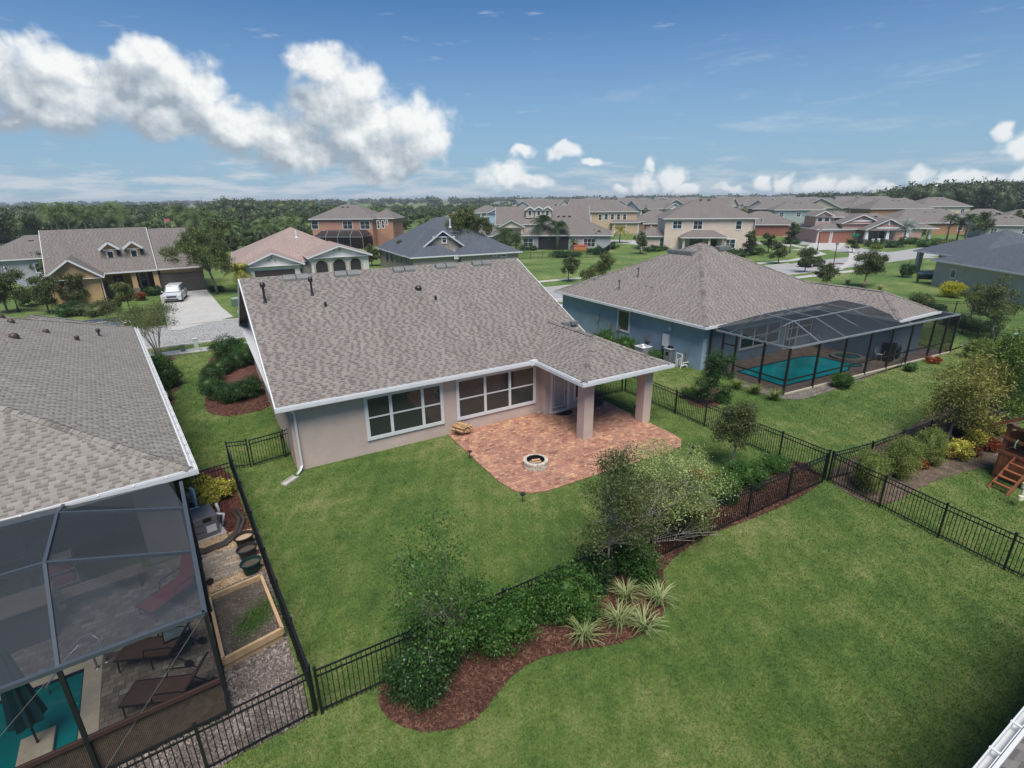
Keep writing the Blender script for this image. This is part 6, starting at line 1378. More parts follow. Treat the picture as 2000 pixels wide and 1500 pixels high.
q = G(1584,520); car('black sedan parked at the kerb of the far right street', (q.x, q.y, .02), R(-176), (.012, .013, .016), False)
q = G(178,631,1.5); car('dark suv roof showing behind the left neighbour roof ridge', (q.x, q.y, .02), R(3), (.04, .048, .06))
# person by the yellow house porch
def person(label, loc, rz):
    t = thing('person', label, 'person', loc, rz)
    J = {'hip': (0, 0, .95), 'ch': (0, .02, 1.30), 'nk': (0, .04, 1.48), 'hd': (0, .06, 1.62), 'top': (0, .07, 1.72),
         'ls': (-.19, .03, 1.42), 'le': (-.30, .10, 1.18), 'lw': (-.34, .26, 1.02), 'rs': (.19, .03, 1.42), 're': (.30, .0, 1.16), 'rw': (.36, .08, .94),
         'lk': (-.12, .05, .52), 'la': (-.13, -.05, .08), 'lt': (-.14, .12, .04), 'rk': (.11, -.02, .52), 'ra': (.12, -.12, .08), 'rt': (.13, .04, .04)}
    def skin(name, vs, es, rad, mat, par, root=0):
        me = bpy.data.meshes.new(name); me.from_pydata([J[v] for v in vs], [(vs.index(a), vs.index(b_)) for a, b_ in es], []); o = bpy.data.objects.new(name, me); COL.objects.link(o); o.parent = par
        o.modifiers.new('skin', 'SKIN'); me.skin_vertices if me.skin_vertices else None
        if not me.skin_vertices: bpy.context.view_layer.update()
        sv_ = me.skin_vertices[0].data
        for i, v in enumerate(vs): sv_[i].radius = (rad[v], rad[v]); sv_[i].use_root = (i == root)
        s_ = o.modifiers.new('sub', 'SUBSURF'); s_.levels = s_.render_levels = 2; me.materials.append(mat); return o
    rad = dict(hip=.135, ch=.15, nk=.06, hd=.095, top=.07, ls=.065, le=.05, lw=.035, rs=.065, re=.05, rw=.035, lk=.065, la=.045, lt=.04, rk=.065, ra=.045, rt=.04)
    vs = list(J); es = [('hip', 'ch'), ('ch', 'nk'), ('nk', 'hd'), ('hd', 'top'), ('ch', 'ls'), ('ls', 'le'), ('le', 'lw'), ('ch', 'rs'), ('rs', 're'), ('re', 'rw'), ('hip', 'lk'), ('lk', 'la'), ('la', 'lt'), ('hip', 'rk'), ('rk', 'ra'), ('ra', 'rt')]
    SKINM = paint((.42, .24, .16), .6, 0, .05)
    bd_ = skin('body', vs, es, rad, SKINM, t)
    r2 = {k: v*1.12+.012 for k, v in rad.items()}
    skin('shirt', ['hip', 'ch', 'nk', 'ls', 'le', 'rs', 're'], [('hip', 'ch'), ('ch', 'nk'), ('ch', 'ls'), ('ls', 'le'), ('ch', 'rs'), ('rs', 're')], dict(r2, nk=.07), paint((.13, .16, .20), .9), bd_)
    J['hip2'] = (0, 0, .93); skin('shorts', ['hip', 'lk', 'rk'], [('hip', 'lk'), ('hip', 'rk')], dict(hip=.16, lk=.095, rk=.095), paint((.33, .27, .19), .9), bd_)
    MB().lathe((0, .06), [(.10, 1.66), (.105, 1.70), (.08, 1.76), (.001, 1.785)], 12).build('hair', paint((.10, .07, .05), .9), bd_, smooth=True)
    for sx in (-1, 1): MB().box(sx*.035-.01, .15, 1.65, sx*.035+.01, .165, 1.665).build('eye', BLACK, bd_)
    for hx, hy, hz in ((-.345, .29, .96), (.37, .1, .87)):
        m_ = MB()
        for f_ in range(4): m_.tube([(hx+(f_-1.5)*.018, hy, hz+.04), (hx+(f_-1.5)*.02, hy+.02, hz-.02), (hx+(f_-1.5)*.018, hy+.045, hz-.05+abs(f_-1.5)*.008)], [.009, .008, .006], 5)
        m_.tube([(hx+.03, hy, hz+.05), (hx+.055, hy+.02, hz+.02)], [.01, .008], 5); m_.build('fingers', SKINM, bd_)
    return t
q = G(213,579); person('person in a grey blue t-shirt and khaki shorts walking up to the yellow house porch', (q.x, q.y, .02), R(-10))
def lamp(label, px, py, h=3.9, grp='black street lamps'):
    q = G(px, py); t = thing('street_lamp', label, 'street lamp', (q.x, q.y, 0), 0, grp)
    MB().lathe((0, 0), [(.14, 0), (.14, .3), (.08, .5), (.055, .6), (.045, h-.55), (.07, h-.5)], 10).build('pole', BLACK, t)
    MB().lathe((0, 0), [(.1, h-.5), (.17, h-.12)], 6).build('lantern_glass', paint((.55, .58, .6), .2), t); MB().lathe((0, 0), [(.19, h-.12), (.2, h-.08), (.10, h+.06), (.03, h+.15), (.001, h+.2)], 6).build('cap', BLACK, t); return t
lamp('black lantern street lamp nearest the blue house roof, beside the right street', 1625, 531); lamp('black lantern street lamp in front of the pink craftsman driveway', 1596, 489); lamp('black lantern street lamp half hidden by the shrubs at the far left', 37, 610, 4.4); lamp('black lantern lamp by the garage driveway beyond the park', 1269, 476, 4.2)
lamp('dark lantern lamp beside the cream house patio', 1331, 492, 2.6)
for lab, px, py in (('tall grey light pole above the left end of the yellow roof', 207, 470), ('tall grey light pole above the middle of the yellow house roof', 327, 455)):
    d_ = ray(px, 386); n = Vector((d_.x, d_.y, 0)); n /= n.dot(Vector((FW.x, FW.y, 0)).normalized()); p = n*205; t = thing('light_pole', lab, 'light pole', (p.x, p.y, 0), 0, 'tall light poles over the wood')
    MB().cyl((0, 0), .16, 0, 10.6, 6, .1).build('pole', paint((.4, .38, .35)), t); MB().box(-.9, -.1, 10.4, .9, .1, 10.6).build('lamp_arm', GALV, t)
# street name sign, green
q = G(1664,492); t = thing('street_sign', 'green street name sign on a pole at the junction before the pink house', 'street sign', tuple(q), R(-30)); MB().cyl((0, 0), .04, 0, 3.2, 8).build('pole', BLACK, t); MB().box(-.75, -.02, 2.9, .75, .02, 3.25).build('sign_plate', paint((.0, .16, .09), .5), t)
MB().box(-.02, -.7, 2.5, .02, .7, 2.82).build('sign_plate', paint((.0, .16, .09), .5), t)
# utility pedestals, transformer
t = thing('utility_pedestal', 'pale green white utility pedestal standing on the side lawn', 'utility pedestal', tuple(G(386,687)), R(5)); MB().box(-.14, -.14, 0, .14, .14, .95).build('post', paint((.50, .55, .48), .6), t, bevel=.03); MB().box(-.16, -.16, .95, .16, .16, 1.02).build('cap', paint((.6, .62, .58), .6), t, bevel=.02); MB().box(-.2, -.2, 0, .2, .2, .1).build('base', paint((.50, .55, .48), .6), t, bevel=.02)
t = thing('utility_pedestal', 'short grey green utility stub left of the pale pedestal', 'utility pedestal', tuple(G(358,687)), 0); MB().cyl((0, 0), .15, 0, .46, 12).build('post', paint((.12, .15, .10), .8), t); MB().lathe((0, 0), [(.16, .46), (.15, .52), (.001, .55)], 12).build('cap', paint((.16, .19, .14)), t)
for lab, px, py in (('green transformer box at the edge of the yellow house lawn', 465, 597), ('green utility box in the field behind the yellow house', 38, 480)):
    t = thing('utility_box', lab, 'utility box', tuple(G(px, py)), R(10)); MB().box(-.5, -.45, 0, .5, .45, .75).build('cabinet', paint((.10, .16, .12), .6), t, bevel=.03); MB().box(-.52, -.47, .75, .52, .47, .82).build('lid', paint((.3, .38, .33), .6), t)
q = G(322,436,6.0); t = thing('flag', 'small red and white flag above the yellow house roof', 'flag', (q.x, q.y, 0), 0); MB().cyl((0, 0), .04, 0, 7.2, 6).build('pole', GALV, t); MB().box(0, -.01, 6.3, 1.0, .01, 6.9).build('cloth', paint((.45, .10, .12), .8, 0, .5, 8), t)
# garden bits at the right houses
q = G(1133,489); t = thing('hot_tub', 'orange wood hot tub with red cover behind the grey patio house', 'hot tub', tuple(q), R(-38)); MB().box(-1.3, -1.1, 0, 1.3, 1.1, .9).build('cabinet', paint((.45, .17, .05)), t, bevel=.1); MB().box(-1.35, -1.15, .9, 1.35, 1.15, 1.05).build('cover', paint((.38, .06, .05)), t, bevel=.06)
q = G(1092,486); t = thing('patio_umbrella', 'closed bright red patio umbrella at the grey patio house', 'umbrella', tuple(q), 0); MB().cyl((0, 0), .03, 0, 2.9, 6).build('pole', WHITE, t); MB().lathe((0, 0), [(.03, 2.9), (.18, 2.4), (.28, 1.3), (.2, 1.2)], 10).build('canopy', paint((.55, .01, .04)), t)
q = G(1988,672); t = thing('bird_bath', 'pale blue bird bath by the far right fence', 'bird bath', tuple(q), 0); MB().lathe((0, 0), [(.2, 0), (.08, .1), (.07, .55), (.15, .62)], 12).build('pedestal', CONC, t); MB().lathe((0, 0), [(.12, .6), (.36, .68), (.38, .72), (.001, .66)], 16).build('bowl', paint((.2, .45, .55), .4), t)
q = G(1806,553); t = thing('patio_furniture', 'black covered grill on the corner patio of the right house', 'barbecue', (q.x, q.y, .12), R(-50)); MB().box(-.9, -.4, .35, .9, .4, 1.0).build('cover', BLACK, t, bevel=.1)
for x in (-.8, .8): MB().box(x-.04, -.3, 0, x+.04, .3, .4).build('leg', BLACK, t)
for k in range(8):
    pass
for lab, px, py, sc_ in (('left white rocking chair on the pink house porch', 1705, 478, 1.2), ('right white rocking chair on the pink house porch', 1716, 477, 1.2)):
    q = G(px, py); t = thing('rocking_chair', lab, 'chair', tuple(q), R(-30)); MB().box(-.3, -.3, .4, .3, .3, .46).build('seat', WHITE, t); MB().box(-.3, .26, .46, .3, .32, 1.2).build('backrest', WHITE, t)
    for x in (-.28, .28): MB().bar((x, -.4, .03), (x, .45, .05), .05).build('rocker', WHITE, t); MB().box(x-.03, -.25, .05, x+.03, .25, .4).build('leg', WHITE, t)

# ------------------------------------------------------------------ play set at the right edge
q = G(2012,962); ps = thing('play_set', 'red brown wooden play tower with ladder and shingled roof at the right edge', 'play set', (q.x, q.y, 0), R(-14))
Wp = 1.3
for x in (0, Wp):
    for y in (0, Wp): MB().box(x-.06, y-.06, 0, x+.06, y+.06, 2.5).build('post', REDWOOD, ps)
m_ = MB(); 
for k in range(9): m_.box(-.06+k*.156, -.06, 1.25, .085+k*.156, Wp+.06, 1.29)
m_.build('deck', REDWOOD, ps)
m_ = MB()
for k in range(8): m_.box(.02+k*.16, -.09, .45, .165+k*.16, -.06, 1.2); m_.box(-.09, .02+k*.16, .2, -.06, .165+k*.16, 1.2)
m_.build('lower_panel', REDWOOD, ps)
m_ = MB()
for k in range(8): m_.box(.02+k*.16, Wp+.06, 1.3, .165+k*.16, Wp+.09, 2.1); m_.box(Wp+.06, .02+k*.16, 1.3, Wp+.09, .165+k*.16, 2.1)
m_.build('upper_panel', REDWOOD, ps)
m_ = MB()
for z in (1.25, 1.9, 2.45): m_.bar((-.08, -.09, z), (Wp+.08, -.09, z), .05, .12); m_.bar((-.09, -.08, z), (-.09, Wp+.08, z), .05, .12)
m_.bar((-.1, -.1, 1.9), (.5, -.1, 2.4), .04, .14); m_.build('rail', REDWOOD, ps)
m_ = MB(); uvface(m_, [(-.25, -.35, 2.4), (Wp+.25, -.35, 2.4), (Wp+.25, Wp/2, 3.15), (-.25, Wp/2, 3.15)]); uvface(m_, [(-.25, Wp/2, 3.15), (Wp+.25, Wp/2, 3.15), (Wp+.25, Wp+.35, 2.4), (-.25, Wp+.35, 2.4)]); m_.build('roof', shingle((.32, .15, .11), (.17, .075, .055), (.06, .03, .02)), ps)
m_ = MB(); m_.bar((-.27, -.37, 2.38), (-.27, Wp/2, 3.13), .04, .12); m_.bar((-.27, Wp+.37, 2.38), (-.27, Wp/2, 3.13), .04, .12); m_.build('barge_board', REDWOOD, ps)
for y in (.1, .75): m_ = MB(); m_.bar((-.1, y, 1.25), (-1.15, y, 0), .04, .14); m_.build('ladder_rail', REDWOOD, ps)
for k in range(1, 5): MB().box(-.1-k*.22-.07, .1, 1.25-k*.25, -.1-k*.22+.07, .75, 1.29-k*.25).build('ladder_step', REDWOOD, ps)
for y in (.0, .85): MB().tube([(-.1, y, 1.6), (-.2, y, 1.7), (-.2, y, 1.9), (-.1, y, 2.0)], .02, 6).build('grab_handle', paint((.3, .5, .42), .4), ps)
m_ = MB(); m_.bar((.2, -.3, .12), (-.5, -1.2, .12), .14, .12); m_.bar((1.2, -.1, 2.3), (1.9, -2.6, 2.35), .1, .16); m_.build('swing_beam', REDWOOD, ps)
MB().box(.2, -1.1, .15, 1.3, -.2, .25).build('sandbox_cover', paint((.0, .28, .24), .5), ps, bevel=.03)
ps.scale = (.92, .92, .88)
q = G(1980,990); t = thing('glider_swing', 'cream plastic glider swing seat hanging beside the play tower', 'swing', (q.x+.1, q.y-.1, 0), R(-20))
m_ = MB(); m_.box(-.16, -.06, .75, .16, .06, 1.0); m_.box(-.10, -.05, .5, .10, .05, .75); m_.box(-.16, -.06, .28, .16, .06, .5); m_.build('seat', paint((.65, .62, .42), .5), t, bevel=.04); m_ = MB(); m_.tube([(0, 0, 1.0), (.15, .1, 2.3)], .012, 5); m_.build('rope', paint((.4, .35, .25)), t)

# house corner in the lower right foreground
h = House('house', 'grey shingle roof corner with white gutter in the lower right foreground', [(0, 0, 9, 9, 2.9, 'x', 'hh')], W1, SH_LEFT, org=(0, 0), rz=0, slope=.45, W=9)
a = G(1950,1502,2.9); c = G(2043,1384,2.9); h.root.location = (c.x, c.y, 0); d_ = (a-c); h.root.rotation_euler.z = math.atan2(d_.y, d_.x)+0.0
h.root.location = (a.x-d_.x*-0-0, a.y, 0) if False else (c.x+(-d_.normalized()).x*6, c.y+(-d_.normalized()).y*6, 0)
h.roof.name = 'roof'
g_ = MB(); gutter(g_, (0, 0, 0), (9, 0, 0), (0, -1, 0), 2.9); g_.build('gutter', WHITE, h.root)

# ------------------------------------------------------------------ plants, placed one by one
FH = Vector((FW.x, FW.y, 0)).normalized()
def zat(base, px, py):
    "height of the point seen at (px,py) on the upright through base"
    d = ray(px, py); h = Vector((d.x, d.y, 0)); t = Vector((base.x, base.y, 0)).dot(FH)/h.dot(FH); return CAM_H+d.z*t
def mpp(base): return Vector((base.x, base.y, 0)).dot(FH)/CAM_F*1.06
def clump(rad, n, rs, flat=.8, spread=.62, zb=0):
    out = []
    for i in range(n):
        a = rs.uniform(0, 6.28); k = rs.uniform(.15, spread)*rad; r_ = rad*rs.uniform(.40, .62); out.append((k*math.cos(a), k*math.sin(a), zb, r_, r_, r_*flat))
    return out
SEED = [100]
def tree(label, bx, by, cx, top, bot, wpx, mat, name='tree', cat='tree', n=None, leaf=None, stems=1, dens=1.0, bark=None, group=None, sig=None, core=0.0, shell=2.0, lean=None, nbr=16, base=None, nb=7, flat=.8, tr=None, asp=.5, twigs=0, drop=0, thin=1.0, perk=1.0):
    SEED[0] += 1; rs = np.random.RandomState(SEED[0])
    b = base or G(bx, by); s = mpp(b); r_ = thing(name, label, cat, (b.x, b.y, 0), 0, group)
    ztop = zat(b, cx, top); zbot = max(.15, zat(b, cx, bot)); off = RT*((cx-bx)*s*1.0); H_ = ztop-zbot; rad = wpx*s/2
    zc = (ztop+zbot)/2; blobs = []
    for i in range(nb+5):
        a = rs.uniform(0, 6.28); u = rs.uniform(-.8, .8); k = rs.uniform(.35, .88)*rad*math.sqrt(max(.1, 1-u*u)); rr = rad*rs.uniform(.20, .40); rz = min(H_*.26, rr*.8)
        blobs.append((off.x+k*math.cos(a), off.y+k*math.sin(a), zc+u*H_*.5*(1-rz/H_), rr, rr, rz))
    blobs.append((off.x, off.y, zc, rad*.5, rad*.5, H_*.34)); blobs.append((off.x, off.y, ztop-H_*.2, rad*.35, rad*.35, H_*.2))
    leaf = leaf or max(.07, 2.6*s); area = wpx*abs(top-bot)
    ncl = int(max(40, min(420, area/14))*dens) if n is None else n; per = int(max(10, min(56, area*1.25/ncl*(3.2*s/leaf)**2*1.6)*perk)); sig = sig or max(.10, rad*.11)
    tr = tr or max(.03, min(.16, H_*.03)); sts = []
    for k in range(stems):
        a = 6.28*k/stems+.4; d = rad*.35 if stems > 1 else 0; e = Vector((off.x*.8+d*math.cos(a), off.y*.8+d*math.sin(a), zbot+H_*.35)); st = [(.03*math.cos(a)*stems, .03*math.sin(a)*stems, 0, tr)]
        for q in (.33, .66, 1.0): st.append((e.x*q**1.4+rs.normal()*.03*H_*.3, e.y*q**1.4+rs.normal()*.03*H_*.3, e.z*q, tr*(1-.55*q)))
        sts.append(st)
    plant_parts(r_, blobs, ncl, per, sig, leaf, leaf*asp, mat, rs, trunk=sts, bark=bark, nbr=nbr, core=core, shell=shell, drop=drop, thin=thin, twigs=twigs); return r_
def bush(label, px, py, wpx, top, mat, name='shrub', cat='shrub', group=None, leaf=None, dens=1.0, core=.5, n=None, depth=1.0, base=None, nb=6, asp=.5, flat=.9, sig=None):
    SEED[0] += 1; rs = np.random.RandomState(SEED[0]); b = base or G(px, py); s = mpp(b); rad = wpx*s/2*1.12; H_ = max(.25, zat(b+FH*rad*depth*.5, px, top)); r_ = thing(name, label, cat, (b.x, b.y, 0), 0, group)
    fwd = FH*rad*depth*.55
    blobs = [(fwd.x, fwd.y, H_*.48, rad*.66, rad*.66*depth, H_*.46)]
    for i in range(nb):
        a = rs.uniform(0, 6.28); k = rad*rs.uniform(.35, .62); rr = rad*rs.uniform(.32, .46); h2 = H_*rs.uniform(.34, .44)
        blobs.append((fwd.x+k*math.cos(a), fwd.y+k*math.sin(a)*depth, h2*1.08, rr, rr, h2))
    leaf = leaf or max(.06, 2.4*s); area = wpx*max(8, py-top)
    ncl = int(max(30, min(500, area/9))*dens) if n is None else n; per = int(max(14, min(60, area*2.0/ncl*(3*s/leaf)**2*1.5)))
    plant_parts(r_, blobs, ncl, per, sig or max(.05, rad*.10), leaf, leaf*asp, mat, rs, core=core, crown='foliage', shell=3.5); return r_
def grassclump(label, px, py, hgt, mat, n=60, L=.6, W_=.025, name='ornamental_grass', cat='grass clump', group=None, base=None, spread=1.0):
    SEED[0] += 1; rs = np.random.RandomState(SEED[0]); b = base or G(px, py); r_ = thing(name, label, cat, (b.x, b.y, 0), 0, group); V = []; F = []
    for i in range(n):
        a = rs.uniform(0, 6.28); l = L*rs.uniform(.6, 1.1); up = rs.uniform(.5, 1.15); d = np.array([math.cos(a), math.sin(a), 0]); s_ = np.array([-math.sin(a), math.cos(a), 0])*W_*rs.uniform(.7, 1.2); o = rs.normal(0, .05, 3)*[1, 1, 0]
        p0 = o; k = len(V)
        for t_ in (0, .35, .7, 1.0):
            p = o+d*l*.75*spread*(t_**1.3)+np.array([0, 0, hgt*up*(t_*1.6-t_*t_*.95)]); w_ = (1-t_*.9)
            V += [p-s_*w_, p+s_*w_]
        for j in range(3): F.append((k+2*j, k+2*j+1, k+2*j+3, k+2*j+2))
    npmesh('blades', np.array(V), np.array(F), mat, r_); return r_
def palm(label, bx, by, top, hspread, mat=None, n=26, base=None, group=None, trunkr=.17, droop=1.0, boots=True, name='palm_tree', H=None, leafw=.06):
    SEED[0] += 1; rs = np.random.RandomState(SEED[0]); b = base or G(bx, by); s = mpp(b); r_ = thing(name, label, 'palm tree', (b.x, b.y, 0), 0, group)
    ht = H or zat(b, bx, top); Lf = hspread*s/2*1.25 if not H else hspread; z0 = max(.3, ht-Lf*.55)
    m_ = MB(); m_.tube([(0, 0, 0), (.03, 0, z0*.5), (0, .02, z0), (0, 0, z0+.25)], [trunkr*1.2, trunkr*.9, trunkr, trunkr*.6], 8); m_.build('trunk', BARK, r_, smooth=True)
    V = []; F = []
    for i in range(n):
        a = rs.uniform(0, 6.28); el = rs.uniform(-.35, 1.25); d = np.array([math.cos(a), math.sin(a), 0]); sd = np.array([-math.sin(a), math.cos(a), 0]); pts = []
        for t_ in np.linspace(0, 1, 8):
            r1 = Lf*t_; pts.append(np.array([0, 0, z0+.15])+d*r1*math.cos(el)*(1-.15*t_)+np.array([0, 0, r1*math.sin(el)-droop*Lf*.55*t_*t_]))
        for j in range(1, 8):
            p = pts[j]; q = pts[j-1]; dr = (p-q)/np.linalg.norm(p-q)
            for u in (0, .33, .66):
                c = q+(p-q)*u; ll = Lf*.30*(1-.55*abs(j+u-3.5)/4.5)
                for sg in (-1, 1):
                    e = c+(sd*sg*.8+dr*.6-np.array([0, 0, .35]))*ll; w_ = dr*max(leafw, .45*s); k = len(V); V += [c-w_*.5, c+w_*.5, e+w_*.15, e-w_*.15]; F.append((k, k+1, k+2, k+3))
    npmesh('fronds', np.array(V), np.array(F), mat or LF_PALM, r_); return r_
def flowers(parent, pts, r, mat, name='flower'):
    m_ = MB()
    for k, p in enumerate(pts[:]):
        f_ = MB(); f_.lathe((p[0], p[1]), [(.001, p[2]-r*.4), (r, p[2]), (r*.7, p[2]+r*.3), (.001, p[2]+r*.2)], 6); f_.build(name, mat, parent)

# the bed behind the near fence
t = bush('dense dark shrub with small white flowers at the left tip of the flower bed', 822, 1376, 235, 1232, LF_DARK, leaf=.075, n=420, core=.4, depth=.8)
flowers(t, [(.35, .1, .95), (-.15, .35, 1.02), (-.2, -.1, .9)], .035, WHITE)
t = tree('tall open shrub with bare arching stems and sparse leaves over the near fence', 900, 1288, 862, 985, 1290, 300, LF_SHRUB, name='shrub', cat='shrub', leaf=.075, n=320, stems=6, bark=BARK, nbr=36, nb=16, shell=1.3, tr=.02, sig=.15, twigs=10, perk=.32)
t = tree('dark leafed leggy shrub at the centre of the flower bed', 925, 1268, 935, 1125, 1268, 190, LF_SHRUB, name='shrub', cat='shrub', leaf=.07, n=220, stems=4, bark=BARK, nbr=30, nb=7, tr=.02, shell=1.6, perk=.5)
bush('dark green shrub with one white bloom right of the leggy shrub', 1000, 1292, 195, 1172, LF_SHRUB, leaf=.075, n=320, core=.4, depth=.8)
bush('large glossy green shrub left of the flax lilies', 1108, 1232, 180, 1098, LF_SHRUB, leaf=.08, n=340, core=.42, depth=.85)
bush('deep green shrub rising against the near fence behind the lilies', 1150, 1165, 110, 1062, LF_DARK, leaf=.075, n=260, core=.4)
bush('green shrub at the right end of the flower bed under the oak', 1245, 1148, 125, 1058, LF_SHRUB, leaf=.07, n=260, core=.4)
for lab, px, py in (('striped flax lily clump farthest left in the flower bed', 1140, 1248), ('tallest striped flax lily clump in the flower bed', 1208, 1222), ('striped flax lily clump beside the mulch edge', 1256, 1232), ('striped flax lily at the right tip of the flower bed', 1287, 1180), ('striped flax lily half under the green shrub', 1222, 1172)):
    grassclump(lab, px, py, .68, LF_VAR, n=90, L=.8, W_=.02, name='flax_lily', group='striped flax lilies in the flower bed')
tree('small oak with thin pale trunk leaning over the near fence and patio', 1183, 1150, 1195, 862, 1085, 205, LF_OAK, leaf=.07, n=400, stems=1, bark=BARKL, nbr=60, nb=16, shell=1.5, tr=.04, sig=.14, twigs=20, perk=.55)
t = tree('pale flowering leaning shrub with bare crooked branches behind the near fence', 1245, 1070, 1300, 868, 1010, 225, LF_PALE, name='shrub', cat='shrub', leaf=.06, n=360, stems=6, bark=BARKL, nbr=60, nb=12, shell=2.2, tr=.035, sig=.12, perk=.65)
tree('grey green feathery part of thicket between the oak and the fence', 1300, 1040, 1330, 935, 1030, 170, LF_OLIVE, name='shrub', cat='shrub', leaf=.07, n=240, stems=5, bark=BARKL, nbr=60, nb=7, shell=1.6, tr=.03)
br_ = MB(); rs9 = np.random.RandomState(12)
for k in range(13):
    a_ = rs9.uniform(-.9, .55); L_ = rs9.uniform(1.5, 2.6); dx, dy = math.cos(a_), math.sin(a_); rise = rs9.uniform(.5, 1.5)
    p_ = [(0, 0, 0), (dx*L_*.2, dy*L_*.2, rise*.45), (dx*L_*.55+rs9.normal()*.08, dy*L_*.55+rs9.normal()*.08, rise*.85), (dx*L_, dy*L_, rise*1.05)]; br_.tube(p_, [.03, .022, .014, .006], 5, cap=False)
    for q_ in range(3): m0 = Vector(p_[2]); br_.tube([tuple(m0), tuple(m0+Vector((dx*rs9.uniform(.3, .8)+rs9.normal()*.15, dy*.4+rs9.normal()*.3, rs9.uniform(.05, .5))))], [.01, .004], 4, cap=False)
br_.build('bare_branch', BARKL, t, smooth=True)
for lab, px, py, w_, tp in (('round green shrub against the blue wall, nearest the tan roof', 1180, 688, 56, 642), ('round green shrub against the blue wall under the small window', 1222, 694, 50, 655), ('low green shrub between the air conditioner and the pool heater', 1280, 704, 40, 682)): bush(lab, px, py, w_, tp, LF_SHRUB, leaf=.08, n=220)
bush('low mixed green shrub at the patio side of the bed', 1345, 965, 90, 925, LF_OLIVE, leaf=.06, core=.5)
for lab, px, py, w_, tp in (('bright green shrub against the near fence, left of three', 1425, 985, 80, 925), ('bright green shrub against the near fence, middle of three', 1470, 965, 85, 900), ('bright green shrub against the near fence, right of three', 1520, 930, 70, 890)): bush(lab, px, py, w_, tp, LF_SHRUB, leaf=.06, n=240, core=.4)
bush('red leaved ground plants along the lawn edge of the bed', 1375, 942, 70, 925, LF_RED, leaf=.05, core=.3, n=50)
tree('small grey green oak with slim trunk in the side yard', 1428, 918, 1432, 785, 888, 105, LF_OAK, leaf=.08, n=330, stems=1, bark=BARKL, nbr=30, nb=9, shell=1.6, tr=.045, sig=.12)
tree('dense rounded ligustrum tree in front of the pool equipment', 1388, 788, 1388, 684, 788, 84, LF_DARK, leaf=.07, n=260, stems=3, nb=9, shell=2.5, core=.5, tr=.03)
for lab, px, py, w_, tp, mt in (('green shrub left of the ligustrum tree', 1352, 782, 40, 755, LF_SHRUB), ('low green shrub right of the ligustrum tree', 1418, 790, 42, 762, LF_SHRUB), ('small rose bush by the long right pool screen', 1650, 762, 44, 725, LF_SHRUB), ('small green plant by the right pool screen near its middle', 1782, 728, 24, 705, LF_SHRUB), ('red flowering plant by the far end of the pool screen', 1830, 712, 30, 695, LF_RED)): bush(lab, px, py, w_, tp, mt, leaf=.06, core=.5)
for lab, px, py in (('green strap leaf clump at the corner of the right pool cage', 1512, 782), ('green strap leaf clump left of the pool cage corner', 1474, 770), ('green strap leaf clump beside the ligustrum tree', 1438, 760)): grassclump(lab, px, py, .8, LF_LIME, n=150, L=.8, W_=.02, name='strap_leaf_plant', group='strap leaf plants by the pool cage')
# right border
for lab, px, py, w_, tp in (('olive rounded shrub nearest the fence corner', 1698, 966, 84, 872), ('olive rounded shrub, middle of the row of three', 1765, 940, 88, 846), ('olive rounded shrub, farthest of the row of three', 1824, 914, 80, 828)): bush(lab, px, py, w_, tp, leafm((.09, .13, .025), (.19, .24, .055), (.33, .37, .12)), leaf=.05, n=480, core=.6, depth=.75, group='rounded olive shrubs by the right fence', asp=.4, nb=4)
for lab, px, py, w_, tp, mt in (('small orange croton at the foot of the rounded shrubs', 1797, 918, 34, 896, LF_RED), ('yellow variegated shrub left of the play set', 1878, 905, 60, 858, LF_GOLD), ('yellow variegated shrub behind the red crotons', 1925, 880, 62, 836, LF_GOLD), ('red croton between the yellow shrubs', 1902, 895, 46, 866, LF_RED), ('dark red croton by the play set', 1940, 885, 46, 855, LF_RED), ('red croton beside the rounded shrubs', 1853, 898, 30, 870, LF_RED), ('yellow shrub farthest right under the cypress', 1955, 852, 50, 826, LF_GOLD)): bush(lab, px, py, w_, tp, mt, leaf=.075, core=.4, n=150)
for lab, px, py in (('dark purple fountain grass left under the cypress trees', 1868, 858), ('dark purple fountain grass between the cypress trunks', 1900, 850), ('dark purple fountain grass right under the cypress trees', 1945, 838), ('dark purple fountain grass behind the yellow shrubs', 1925, 862)): grassclump(lab, px, py, 1.3, LF_PURP, n=150, L=1.1, W_=.03, name='fountain_grass', group='purple fountain grasses')
tree('bronze cypress tree with pale forked trunk, left of the pair', 1845, 872, 1855, 680, 845, 150, LF_CYP, leaf=.12, n=380, stems=1, bark=BARKL, nbr=40, nb=14, shell=1.5, tr=.06, asp=.35, sig=.22, perk=.9)
tree('green topped cypress tree, right of the pair', 1912, 862, 1930, 640, 815, 165, LF_CYPG, leaf=.11, n=420, stems=1, bark=BARKL, nbr=40, nb=14, shell=1.6, tr=.06, asp=.35, sig=.22, perk=.9)
bush('bright green shrub at the right edge behind the play set', 1985, 812, 70, 742, LF_SHRUB, leaf=.08, n=240); bush('light green shrub beside the bird bath', 1968, 712, 50, 690, LF_LIME, leaf=.08); bush('light green low shrub left of the bird bath', 1930, 705, 60, 660, LF_LIME, leaf=.09)
tree('grey green cypress like tree standing by the far right fence', 1938, 660, 1925, 535, 640, 80, LF_OAK, leaf=.10, n=200, nb=9, shell=1.6, bark=BARKL)
tree('loose yellow green tree behind the right fence', 1895, 625, 1893, 545, 612, 60, LF_OLIVE, leaf=.10, n=110, nb=7, shell=1.5)
bush('bright yellow shrub by the right house patio', 1868, 583, 42, 545, LF_YELLOW, leaf=.10); bush('round dark clipped shrub beside the right house column', 1778, 543, 30, 509, LF_DARK, leaf=.10, core=.6)
